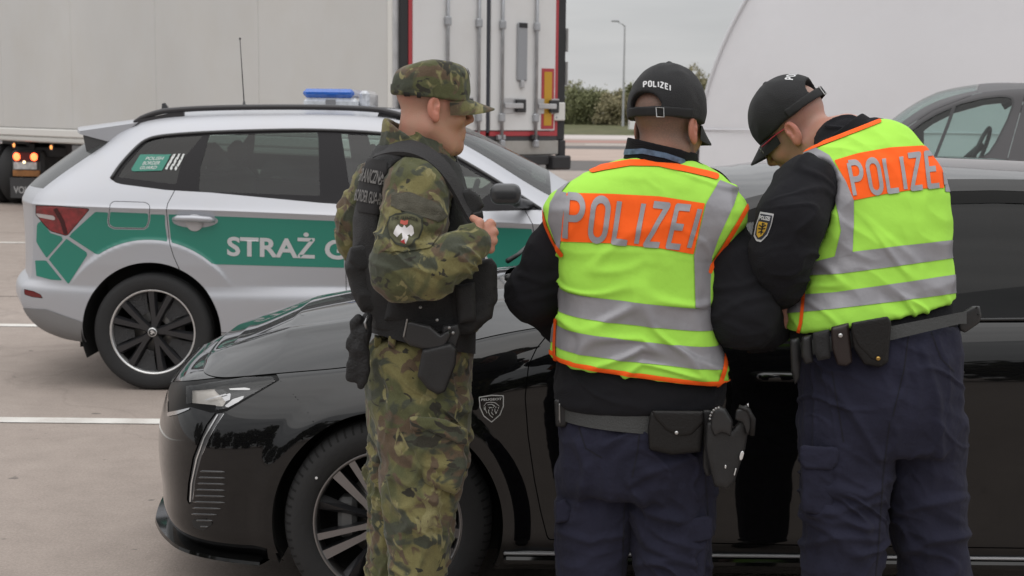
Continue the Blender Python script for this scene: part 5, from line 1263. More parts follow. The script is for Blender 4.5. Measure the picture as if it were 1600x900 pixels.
# ================================================================== grey van behind
def grey_van():
    r = empty('grey_van'); YN = 11.2; YC = YN + .90; X0 = unp(1395, 200, YN)[0]     # foot of the windscreen
    paint = M('grey_van_paint', (.075, .072, .076), .5, .1, coat=.2, coatr=.2, spec=.3); blk = M('gloss_black_trim', (.02, .02, .022), .25); dark = MATS['car_void']
    u = np.array([-1.05, -.95, -.7, -.3, 0, .17, .35, .6, .85, 1.15, 1.6, 2.4, 3.1, 3.25])
    zt = np.array([.78, .90, 1.02, 1.12, 1.48, 1.62, 1.72, 1.795, 1.825, 1.835, 1.84, 1.84, 1.80, 1.70]); wt = np.array([.45, .55, .64, .72, .67, .65, .64, .635, .63, .63, .63, .63, .60, .55])
    zb = np.array([.72, .84, .96, 1.06, 1.20, 1.215, 1.22, 1.225, 1.23, 1.235, 1.24, 1.24, 1.24, 1.2]); wb = np.array([-.35, -.2, -.07, -.02, 0, 0, 0, 0, 0, 0, 0, 0, -.03, -.12])
    net = np.zeros((len(u), 10, 3))
    for i in range(len(u)):
        rows = [(wt[i], zt[i]), (wt[i] + .05, zt[i] - .03 * min(1, (zt[i] - zb[i]) / .3)), (wt[i] + .35 * (.87 - wt[i]), zb[i] + .72 * (zt[i] - zb[i])), (wt[i] + .75 * (.87 - wt[i]), zb[i] + .3 * (zt[i] - zb[i])), (.87 + wb[i], zb[i]), (.885 + wb[i], zb[i] - .035), (.905 + wb[i], zb[i] - .06), (.90 + wb[i], .75 if zb[i] > 1 else zb[i] - .15), (.90 + wb[i], .45), (.86 + wb[i], .22)]
        for j, (w, z) in enumerate(rows): net[i, j] = (X0 + u[i], YC - w, z)
    G = bspl(bspl(net, 16, 0), 9, 1); A, F = grid_tris(G)
    if A[:, 4].mean() > 0: A[:, 3:6] *= -1; F = F[:, ::-1]
    S = (A, F); S = inside(S, lambda A_: np.minimum(np.hypot(A_[:, 0] - X0 + .35, A_[:, 2] - .33), np.hypot(A_[:, 0] - X0 - 2.4, A_[:, 2] - .33)) - .37)
    win = [(1405, 206), (1425, 189), (1445, 176.5), (1480, 160), (1512, 152), (1535, 149), (1550, 150), (1558, 154), (1560, 163), (1555, 187), (1543, 222), (1535, 238), (1526, 246), (1505, 251), (1476, 255), (1430, 258), (1400, 240)]
    w2 = [(1593, 160), (1597, 152), (1610, 149), (1700, 149), (1700, 258), (1610, 256), (1598, 250), (1592, 240)]
    gw, gw2 = pxpoly(win), pxpoly(w2)
    fdoor = [(1300, 300), (1380, 215), (1440, 172), (1500, 147), (1545, 138), (1574, 137), (1572, 160), (1562, 235), (1557, 280), (1557, 400), (1300, 400)]
    gd = pxpoly(fdoor)
    out = inside(S, lambda A_: np.minimum(-gw(A_), -gw2(A_)))
    dr = put('front_door', inside(out, lambda A_: gd(A_) - .35), paint, r); rest = inside(out, lambda A_: -gd(A_) - .35)
    fw = lambda A_: np.minimum.reduce([A_[:, 0] - X0 - .10, 2.3 - (A_[:, 0] - X0), np.abs(A_[:, 0] - X0 - 1.42) - .05, A_[:, 2] - 1.25, np.interp(A_[:, 0] - X0, u, zt) - .085 - A_[:, 2]])
    put('body', join(rest, mirror(*inside(S, lambda A_: -fw(A_)), YC)), paint, r); put('inner_shell', inside(out, lambda A_: 1.18 - A_[:, 2]), dark, r, -.03)
    rim = inside(inside(S, gw), lambda A_: 3.2 - gw(A_)); put('window_seal', rim, M('van_seal', (.03, .03, .032), .4), r, .001)
    gl = glassM('van_glass', (.60, .72, .69), .04)
    put('front_window', inside(S, lambda A_: gw(A_) - 2.6), gl, dr, -.006); put('side_window', mirror(*inside(S, fw), YC), gl, r, -.006)
    put('rear_window', inside(S, gw2), M('van_dark_glass', (.015, .016, .018), .08), r, -.003)
    for mm in (False,):
        q = inside(subdiv(*inside(S, gw), 1), lambda A_: stroke_sd(pix(A_[:, :3]), [[(1474, 156), (1466, 195), (1450, 264)]], 2.6)); put('quarter_post', mirror(*q, YC) if mm else q, MATS['van_seal'], r, .002)
    top = G[:, 0]; t = np.linspace(-1, 1, 31); uu = top[:, 0] - X0; cr = np.interp(uu, [-1, -.3, .3, .9, 3.2], [.05, .1, .12, .06, .05])
    Rg = np.stack([np.repeat(top[:, :1], 31, 1) - np.interp(uu, [-1.05, -.9, -.3, .5], [.12, .10, .16, .0])[:, None] * (1 - t[None]**2), YC - (YC - top[:, 1])[:, None] * t[None], top[:, 2:] + cr[:, None] * (1 - np.abs(t[None])**2.3)], -1)
    Rf = grid_tris(Rg); Rf = Rf if Rf[0][:, 5].mean() > 0 else (np.c_[Rf[0][:, :3], -Rf[0][:, 3:6]], Rf[1][:, ::-1])
    put('roof', inside(Rf, lambda A_: A_[:, 0] - X0 - .60), paint, r); ws = lambda A_: np.minimum.reduce([.60 - (A_[:, 0] - X0), A_[:, 0] - X0 + .27, .86 * np.interp(A_[:, 0] - X0, u, wt) - np.abs(A_[:, 1] - YC)])
    put('windscreen', inside(Rf, ws), gl, r); put('screen_pillars', inside(Rf, lambda A_: np.minimum.reduce([-ws(A_), .60 - (A_[:, 0] - X0), A_[:, 0] - X0 + .27])), paint, r); put('bonnet', inside(Rf, lambda A_: -.27 - (A_[:, 0] - X0)), paint, r)
    ends = G[-1]; MB().box((X0 + 3.1, YC - .8, .3), (X0 + 3.24, YC + .8, 1.75), bev=.05).build('tailgate', paint, r); MB().box((X0 - 1.12, YC - .5, .3), (X0 - .9, YC + .5, .8), bev=.06).build('front_end', paint, r)
    # what shows through the side glass: steering wheel, mirror, dash, seat, far mirror
    sc = M('seat_cloth', (.03, .03, .032), .9)
    s_ = unp(1493, 233, YN + .45); MB().tube([s_ + (.10 * sin(q) * .6 + .02 * cos(q), .19 * cos(q), .175 * sin(q)) for q in np.linspace(0, 2 * pi, 32)[:-1]], .017, 8, closed=True).tube([s_ + (.02, 0, .05), s_ + (-.15, 0, -.12)], .03, 8).build('steering_wheel', M('wheel_black', (.015, .015, .016), .5), r, smooth=True)
    m_ = unp(1528, 170, YC); MB().box(m_ + (-.10, -.12, -.032), m_ + (.10, .12, .032), bev=.02).build('interior_mirror', MATS['wheel_black'], r)
    v_ = unp(1505, 165, YC); MB().tube([v_ + (-.05, 0, -.01), v_ + (.10, 0, .09)], .03, 6).build('mirror_stem', MATS['wheel_black'], r)
    MB().box((X0 - .1, YC - .8, .8), (X0 + .42, YC + .8, 1.235), bev=.08).build('dashboard', sc, r)
    MB().box((X0 - .3, YC - .8, .35), (X0 + 3.1, YC + .8, .6)).build('cabin_floor', dark, r)
    for sg in (-1, 1): MB().box((X0 + .95, YC + sg * .38 - .23, .8), (X0 + 1.15, YC + sg * .38 + .23, 1.30), bev=.06).build('seat', sc, r)
    bk = unp(1520, 215, YC + .95); fB = lambda P: rbox(P, bk + (.02, .12, -.05), (.16, .11, .09), .05); put('wing_mirror', organic(fB, bk - .3, bk + .4, .015), MATS['mirror_black'], r)
    fn = np.array((X0 + .18, YC - 1.0, 1.10)); fB = lambda P: sm(rbox(P, fn, (.085, .11, .12), .05), cone(P, fn + (0, .05, -.06), fn + (.0, .16, -.06), .04, .03), .03)
    put('wing_mirror', organic(fB, fn - .3, fn + .3, .015), MATS['mirror_black'], r)
    for a in (-.35, 2.4):
        for sg in (-1, 1):
            c = np.array((X0 + a, YC - sg * .88, .33)); w = MB().lathe([(.2, .02), (.24, -.004), (.30, -.008), (.325, .01), (.33, .04), (.33, .18), (.30, .2), (.2, .2)], c, (0, sg, 0), 40).build('wheel', TYRE, r, smooth=True)
            MB().lathe([(0, .02), (.06, .015), (.12, .03), (.19, .012), (.205, .02)], c, (0, sg, 0), 30).build('wheel_cover', MATS['steel_rim'], w, smooth=True)
            wheel_house((X0 + a, YC - sg * .87, .33), sg, .375, .3, dark, r)
    MB().box((X0 - .8, YC - .55, .2), (X0 + 3.0, YC + .55, .42)).build('underbody', dark, r)
    rot = Matrix.Translation((X0, YN, 0)) @ Matrix.Rotation(radians(-21), 4, 'Z') @ Matrix.Translation((-X0, -YN, 0))
    def turn(q):
        if q.type == 'MESH': q.data.transform(rot); q.data.update()
        for k in q.children: turn(k)
    turn(r)
    finalize(r, (X0 + 1.1, YC, 0)); tag(r, 'dark grey van parked before the white hall', 'van')
grey_van()
# ================================================================== people
def J(x, y, Y): return unp(x, y, Y)
def frame(yaw, pitch=0.0, roll=0.0):
    """head frame: columns forward, left, up; yaw measured from +X towards +Y, pitch > 0 looks down"""
    m = Matrix.Rotation(yaw, 3, 'Z') @ Matrix.Rotation(pitch, 3, 'Y') @ Matrix.Rotation(roll, 3, 'X'); return np.array(m)
def skinM(name, col, hair, red):
    m = bpy.data.materials.new(name); m.use_nodes = True; nt = m.node_tree; N = nt.nodes.new; L = nt.links.new; b = nt.nodes['Principled BSDF']
    b.inputs['Roughness'].default_value = .5; b.inputs['Subsurface Weight'].default_value = .06; b.inputs['Subsurface Radius'].default_value = (.01, .004, .002)
    tc = N('ShaderNodeTexCoord'); n1 = N('ShaderNodeTexNoise'); n1.inputs['Scale'].default_value = 22; n1.inputs['Detail'].default_value = 5; L(tc.outputs['Object'], n1.inputs[0])
    mr = N('ShaderNodeMapRange'); L(n1.outputs[0], mr.inputs[0]); mr.inputs[1].default_value = .35; mr.inputs[2].default_value = .7
    mx = N('ShaderNodeMix'); mx.data_type = 'RGBA'; L(mr.outputs[0], mx.inputs[0]); mx.inputs[6].default_value = (*col, 1); mx.inputs[7].default_value = (*red, 1)
    at = N('ShaderNodeAttribute'); at.attribute_name = 'hair'; n2 = N('ShaderNodeTexNoise'); n2.inputs['Scale'].default_value = 420; n2.inputs['Detail'].default_value = 3; L(tc.outputs['Object'], n2.inputs[0])
    m1 = N('ShaderNodeMath'); m1.operation = 'MULTIPLY_ADD'; L(n2.outputs[0], m1.inputs[0]); m1.inputs[1].default_value = 1.2; m1.inputs[2].default_value = .35
    m2 = N('ShaderNodeMath'); m2.operation = 'MULTIPLY'; m2.use_clamp = True; L(m1.outputs[0], m2.inputs[0]); L(at.outputs['Fac'], m2.inputs[1])
    mh = N('ShaderNodeMix'); mh.data_type = 'RGBA'; L(m2.outputs[0], mh.inputs[0]); L(mx.outputs[2], mh.inputs[6]); mh.inputs[7].default_value = (*hair, 1)
    ar = N('ShaderNodeAttribute'); ar.attribute_name = 'flush'; mf = N('ShaderNodeMix'); mf.data_type = 'RGBA'; L(ar.outputs['Fac'], mf.inputs[0]); L(mh.outputs[2], mf.inputs[6]); mf.inputs[7].default_value = (red[0] * 1.05, red[1] * .72, red[2] * .68, 1)
    L(mf.outputs[2], b.inputs['Base Color'])
    bp = N('ShaderNodeBump'); bp.inputs['Strength'].default_value = .4; bp.inputs['Distance'].default_value = .0025; L(n2.outputs[0], bp.inputs['Height']); L(bp.outputs[0], b.inputs['Normal'])
    return m
def head_sd(q):
    q = q.copy(); q[:, 2] = np.where(q[:, 2] < 0, q[:, 2] / 1.16, q[:, 2])
    d = ell(q, (-.012, 0, .042), (.098, .077, .085))
    d = sm(d, ell(q, (.030, 0, -.026), (.058, .056, .078)), .04)
    d = sm(d, ell(q, (.050, 0, -.084), (.034, .033, .027)), .03)
    for s in (-1, 1):
        d = sm(d, cone(q, (-.012, s * .053, -.052), (.050, s * .024, -.098), .020, .017), .03)
        d = sm(d, ell(q, (.062, s * .036, -.022), (.026, .022, .022)), .02)
    d = sm(d, cone(q, (.080, -.028, .030), (.080, .028, .030), .013, .013), .02)
    for s in (-1, 1): d = smx(d, -(np.linalg.norm(q - np.array((.098, s * .033, .008)), axis=1) - .016), .014)
    for s in (-1, 1): d = np.minimum(d, np.linalg.norm(q - np.array((.077, s * .031, .008)), axis=1) - .0125)
    d = sm(d, cone(q, (.086, 0, .024), (.112, 0, -.024), .007, .0098), .012)
    for s in (-1, 1): d = sm(d, ell(q, (.101, s * .010, -.030), (.011, .0075, .0075)), .007)
    d = sm(d, cone(q, (.074, 0, -.042), (.070, 0, -.085), .019, .020), .02)
    d = sm(d, cone(q, (.090, -.016, -.056), (.090, .016, -.056), .0075, .0075), .008)
    d = sm(d, cone(q, (.087, -.014, -.069), (.087, .014, -.069), .0085, .0085), .008)
    d = sm(d, ell(q, (.076, 0, -.097), (.017, .018, .015)), .018)
    for s in (-1, 1):
        e = ell(q, (-.014, s * .083, -.003), (.019, .0085, .031)); e = smx(e, -ell(q, (-.009, s * .0915, .003), (.0105, .0085, .020)), .003); e = sm(e, ell(q, (-.004, s * .087, -.004), (.004, .003, .006)), .004)
        e = sm(e, ell(q, (-.004, s * .083, -.030), (.009, .006, .010)), .01); d = sm(d, e, .008)
    return d
def ss(x, a, b): t = np.clip((x - a) / (b - a), 0, 1); return t * t * (3 - 2 * t)
def person(name, label, R, c, neck, extra, hairfn, mat, bb, group, hs=1.0):
    """body: one mesh - head, neck, hands (fine) and the trunk and limbs under the clothes (coarse)"""
    c = np.asarray(c, float)
    def fh(P):
        d = head_sd((P - c) @ R / hs) * hs; return sm(d, cone(P, c + R @ np.array((-.03, 0, -.055)), neck[0], .056, neck[1]), .03)
    A, F = organic(fh, np.minimum(c - .17, np.asarray(neck[0]) - .09), np.maximum(c + .17, np.asarray(neck[0]) + .09), .0032)
    parts = [(A, F)]
    for f, lo, hi, h in extra: parts.append(organic(f, lo, hi, h))
    Aj, Fj = join(*parts); o = mesh(name, Aj, Fj, mat, None, N=Aj[:, 3:6])
    q = (Aj[:, :3] - c) @ R / hs; isH = np.linalg.norm(q, axis=1) < .24
    vattr(o, 'hair', hairfn(q) * isH)
    ear = ss(np.abs(q[:, 1]), .078, .088) * isH * (np.abs(q[:, 2]) < .05); nose = isH * np.exp(-(((q[:, 0] - .115) / .02)**2 + ((q[:, 2] + .03) / .02)**2)); lip = isH * np.exp(-(((q[:, 0] - .095) / .012)**2 + ((q[:, 2] + .063) / .008)**2 + (q[:, 1] / .02)**2))
    vattr(o, 'flush', np.clip(.55 * ear + .45 * nose + .8 * lip + (~isH) * .25, 0, 1))
    tag(o, label, 'person', group); return o
def fold(V, sc, amp, seed=0.0, warp=.6):
    s = np.asarray(sc, float); w = noise(V * s * .5 + 31.7 + seed); n = noise(V * s + seed + warp * w[:, None]); n2 = noise(V * s * 2.1 + seed * 3.1)
    return amp * ((1 - np.abs(n) * 2.2).clip(-1, 1) * .7 + n2 * .3)
def crease(V, sc, amp, seed=0.0, w=.10):
    """thin raised folds running along the zero lines of a stretched noise"""
    s = np.asarray(sc, float); n = noise(V * s + seed + .8 * noise(V * s * .6 + seed + 9.1)[:, None]); m = noise(V * s * .45 + seed + 57.0)
    return amp * np.exp(-(n / w)**2) * np.clip(.5 + 1.6 * m, 0, 1.2)
def pxfold(V, lines, amp, w):
    """hand-placed folds: ridges along polylines surveyed in the photo"""
    p = pix(V); d = np.full(len(V), -1e9)
    for L in lines: d = np.maximum(d, stroke_sd(p, [L], 0.0, flat=False))
    return amp * np.exp(-(np.minimum(d, 0) / w)**2)
def pillow(name, poly, Y, t, rnd, mat, par, h=.004, disp=None, back=0.0):
    """rounded padded solid whose outline is surveyed in the photo, centred at depth Y, thickness t"""
    k = Y / FPX; pts = np.array([unp(x, y, Y) for x, y in poly]); lo = pts.min(0) - (.03, t, .03); hi = pts.max(0) + (.03, t, .03)
    def f(P):
        d2 = -poly_sd(pix(P), poly) * k + rnd; dy = np.abs(P[:, 1] - Y) - t / 2 + rnd
        q = np.stack([d2, dy], 1); return np.linalg.norm(np.maximum(q, 0), axis=1) + np.minimum(q.max(1), 0) - rnd
    A, F = organic(f, lo, hi, h, disp); o = mesh(name, A, F, mat, par, N=A[:, 3:6]); return o
def knob(name, x, y, Y, rad, mat, par, dep=.004):
    c = J(x, y, Y); return MB().lathe([(0, -dep), (rad * .8, -dep), (rad, -dep * .4), (rad, 0)], c, (0, 1, 0), 16).build(name, mat, par, smooth=True)
def cap_sd(q, opening=True, z0=.030, slope=-.12, zc=.050, rz=.107):
    d = ell(q, (-.010, 0, zc), (.1145, .095, rz))
    d = smx(d, (z0 + slope * q[:, 0] * .5) - q[:, 2], .004)
    d = d - .0015 * np.cos(6 * np.arctan2(q[:, 1], q[:, 0] + .01))          # six panels
    d = sm(d, ell(q, (-.01, 0, zc + rz + .001), (.008, .008, .004)), .003)
    if opening:
        e = np.hypot(q[:, 1] / .046, (q[:, 2] - z0 - .027) / .036) - 1; e = np.maximum(e * .036, z0 + .026 - q[:, 2]); e = np.maximum(e, q[:, 0] + .055)
        d = smx(d, -e, .004)
    return d
def brim(name, R, c, mat, par, z0=.028, L=.078, drop=.010, curve=.042, ax=.108, ay=.088, half=68, tilt=.42):
    n, m = 33, 12; G = np.zeros((n, m, 3))
    for i in range(n):
        ph = radians(-half + 2 * half * i / (n - 1)); bx, by = -.010 + ax * cos(ph) * .97, ay * sin(ph) * .99; Ln = L * max(cos(ph * 90 / half * .98), 0)**.75
        for j in range(m):
            t = j / (m - 1); x = bx + Ln * t; y = by * (1 - .06 * t); G[i, j] = (x, y, z0 - drop * t - tilt * (x - bx) - curve * (y / ay)**2 * (.35 + .65 * t) + .004)
    up = G.reshape(-1, 3) @ R.T + c; dn = (G - (0, 0, .0045)).reshape(-1, 3) @ R.T + c
    k = n * m; F = []
    for i in range(n - 1):
        for j in range(m - 1):
            a, b, d, e = i * m + j, i * m + j + 1, (i + 1) * m + j + 1, (i + 1) * m + j; F += [(a, b, d, e), (k + e, k + d, k + b, k + a)]
        F.append((i * m + m - 1, k + i * m + m - 1, k + (i + 1) * m + m - 1, (i + 1) * m + m - 1))
    return MB().add(np.concatenate([up, dn]), F).build(name, mat, par, sharp=60)
def hand_fist(wr, kn, curl, rf=.0095, palm=.017, thumb=None):
    """sdf of a closed hand: wrist point, four knuckles, curl = list of offsets from the knuckle for joint 2, 3, tip"""
    def f(P):
        d = None
        for k in kn:
            q = cone(P, wr, k, palm * 1.15, palm * .82); d = q if d is None else sm(d, q, .010)
        for k, cu in zip(kn, curl):
            pts = [np.array(k)] + [np.array(k) + np.array(o) for o in cu]; rr = [rf * 1.15, rf * 1.02, rf * .95, rf * .8]
            d = sm(d, chain(P, pts, rr, .003), .0035)
        if thumb is not None: d = sm(d, chain(P, thumb, [.014, .0115, .0095], .006), .008)
        return d
    return f
# ---------------------------------------------------------------- cloth materials
def camoM():
    m = bpy.data.materials.new('camouflage_cloth'); m.use_nodes = True; nt = m.node_tree; N = nt.nodes.new; L = nt.links.new; b = nt.nodes['Principled BSDF']; b.inputs['Roughness'].default_value = .9; b.inputs['Specular IOR Level'].default_value = .15; b.inputs['Sheen Weight'].default_value = .15
    tc = N('ShaderNodeTexCoord')
    def nz(sc, det, off, dist=.8, stretch=(1, 1, 1)):
        mp = N('ShaderNodeMapping'); mp.inputs['Location'].default_value = off; mp.inputs['Scale'].default_value = stretch; L(tc.outputs['Object'], mp.inputs[0])
        n = N('ShaderNodeTexNoise'); n.inputs['Scale'].default_value = sc; n.inputs['Detail'].default_value = det; n.inputs['Distortion'].default_value = dist; n.inputs['Roughness'].default_value = .45; L(mp.outputs[0], n.inputs[0]); return n.outputs[0]
    def th(s, a, b_):
        r = N('ShaderNodeMapRange'); L(s, r.inputs[0]); r.inputs[1].default_value = a; r.inputs[2].default_value = b_; r.interpolation_type = 'SMOOTHSTEP'; return r.outputs[0]
    def mix(f, a, c):
        x = N('ShaderNodeMix'); x.data_type = 'RGBA'; L(f, x.inputs[0])
        for k, s in ((6, a), (7, c)):
            if isinstance(s, tuple): x.inputs[k].default_value = (*s, 1)
            else: L(s, x.inputs[k])
        return x.outputs[2]
    c = mix(th(nz(7, 3, (0, 0, 0), 1.0, (1, 1, .75)), .43, .55), (.175, .158, .068), (.088, .092, .045))
    c = mix(th(nz(10, 3, (5, 3, 1), 1.2), .52, .57), c, (.108, .078, .052))
    c = mix(th(nz(9, 3, (9, 1, 7), 1.0, (1, 1, 1.3)), .53, .59), c, (.058, .063, .045))
    c = mix(th(nz(13, 3, (2, 8, 4), 1.4, (1, 1, 1.5)), .62, .655), c, (.038, .036, .028))
    c = mix(th(nz(14, 3, (7, 7, 2), 1.5, (1.3, 1.3, .8)), .60, .66), c, (.225, .205, .10))
    n = N('ShaderNodeTexNoise'); n.inputs['Scale'].default_value = 260; n.inputs['Detail'].default_value = 3; L(tc.outputs['Object'], n.inputs[0])
    vm = N('ShaderNodeVectorMath'); vm.operation = 'SCALE'; L(c, vm.inputs[0]); L(th(n.outputs[0], -.9, 1.4), vm.inputs[3]); L(c, vm.inputs[0])
    mr = N('ShaderNodeMapRange'); L(n.outputs[0], mr.inputs[0]); mr.inputs[3].default_value = .75; mr.inputs[4].default_value = 1.25; L(mr.outputs[0], vm.inputs[3]); L(vm.outputs[0], b.inputs['Base Color'])
    n2 = N('ShaderNodeTexNoise'); n2.inputs['Scale'].default_value = 34; n2.inputs['Detail'].default_value = 5; L(tc.outputs['Object'], n2.inputs[0])
    bp = N('ShaderNodeBump'); bp.inputs['Strength'].default_value = .45; bp.inputs['Distance'].default_value = .008; L(n2.outputs[0], bp.inputs['Height']); L(bp.outputs[0], b.inputs['Normal'])
    return m
CAMO = camoM()
def knitM(name, col, sc=190.0):
    m = M(name, col, .95, sheen=.03, spec=.08); nt = m.node_tree; N = nt.nodes.new; L = nt.links.new
    tc = N('ShaderNodeTexCoord'); w = N('ShaderNodeTexWave'); w.wave_type = 'BANDS'; w.bands_direction = 'DIAGONAL'; w.inputs['Scale'].default_value = sc; w.inputs['Distortion'].default_value = 1.0; L(tc.outputs['Object'], w.inputs[0])
    n2 = N('ShaderNodeTexNoise'); n2.inputs['Scale'].default_value = 28; n2.inputs['Detail'].default_value = 6; L(tc.outputs['Object'], n2.inputs[0])
    ad = N('ShaderNodeMath'); ad.operation = 'MULTIPLY_ADD'; L(w.outputs[1], ad.inputs[0]); ad.inputs[1].default_value = .25; L(n2.outputs[0], ad.inputs[2])
    bp = N('ShaderNodeBump'); bp.inputs['Strength'].default_value = .5; bp.inputs['Distance'].default_value = .006; L(ad.outputs[0], bp.inputs['Height']); L(bp.outputs[0], m.node_tree.nodes['Principled BSDF'].inputs['Normal']); return m
KNIT = knitM('black_knit', (.0155, .0155, .0185)); RIB = knitM('black_rib', (.013, .013, .015), 120)
NAVY = M('navy_trouser_cloth', (.021, .0215, .038), .9, sheen=.03, spec=.12, var=(7, .18), bump=(40, .45, 6))
LIME = M('hi_vis_lime', (.41, .80, .095), .75, spec=.15, bump=(45, .12, 4)); ORNG = M('hi_vis_orange', (1.0, .13, .015), .75, spec=.2, bump=(45, .1))
SILV = M('reflective_tape', (.30, .295, .315), .45, .25, var=(16, .06), bump=(60, .1)); BLK = M('black_nylon', (.010, .010, .011), .75, sheen=.03, var=(30, .25), bump=(260, .35)); BLK2 = M('black_gear', (.014, .014, .015), .5, var=(20, .2), bump=(180, .15)); LEA = M('black_leather', (.009, .0085, .0085), .5, spec=.35, bump=(160, .2))
CAPM = M('black_cap_twill', (.011, .011, .0125), .85, sheen=.04, bump=(420, .3)); BRASS = M('brass_stud', (.45, .28, .08), .3, .9); STEEL = M('steel_stud', (.55, .55, .55), .3, .9); WTXT = M('white_embroidery', (.62, .62, .63), .8)
BELT = M('grey_belt_web', (.05, .052, .052), .7, bump=(200, .3))
def boots(par, feet, mat=LEA):
    for x, y, ang, zt in feet:
        d = np.array((cos(ang), sin(ang), 0)); c = np.array((x, y, 0.0))
        f = lambda P: np.maximum(sm(chain(P, [c + d * .0 + (0, 0, zt), c + (0, 0, .10), c + d * .10 + (0, 0, .055), c + d * .17 + (0, 0, .045)], [.056, .056, .05, .042], .03), cone(P, c - d * .045 + (0, 0, .045), c + d * .17 + (0, 0, .04), .042, .042), .02), .004 - P[:, 2])
        A, F = organic(f, c - .2, c + (.28, .28, zt + .08), .006); mesh('boot', A, F, mat, par, N=A[:, 3:6])
def stripe_word(S, quad, txt, hw, name, mat, par, off, gap=.26, margin=(.0, .0)):
    """lettering cut from the garment surface inside a surveyed quad ll, lr, ur, ul"""
    L, w = word(txt, gap); fn = homog([(0, 0), (w, 0), (w, 1), (0, 1)], quad); k = (quad[3][1] - quad[0][1]); ppu = abs(k)
    px = pix(S[0][:, :3]); xs = [q[0] for q in quad]; ys = [q[1] for q in quad]
    m = (px[:, 0] > min(xs) - 12) & (px[:, 0] < max(xs) + 12) & (px[:, 1] > min(ys) - 12) & (px[:, 1] < max(ys) + 12) & (facing(S[0]) > .12)
    F = S[1][m[S[1]].all(1)]; A, F = compact(S[0], F); A, F = subdiv(A, F, 2)
    xacc = 0; i = 0
    for ch in txt:
        Lc = [[(xacc + p[0], p[1]) for p in s] for s in GLYPH[ch]]; xacc += GW[ch] + gap
        g = stroke_sd(fn(pix(A[:, :3])), Lc, hw)
        A2, F2 = largest(*clip(A, F, g))
        if len(F2): mesh(name, A2[:, :3] + A2[:, 3:6] * off, F2, mat, par, N=A2[:, 3:6])
def planeband(pa, pb, wdt, Y):
    """signed band between two parallel sloping lines through surveyed points pa, pb (upper edge), height wdt px below"""
    a = unp(*pa, Y); b = unp(*pb, Y); s = (b[2] - a[2]) / (b[0] - a[0]); k = Y / FPX * 1.01
    return lambda A: np.minimum(a[2] + s * (A[:, 0] - a[0]) - A[:, 2], A[:, 2] - (a[2] + s * (A[:, 0] - a[0]) - wdt * k)) / k
def cut(A, F, g): return clip(A, F, g)
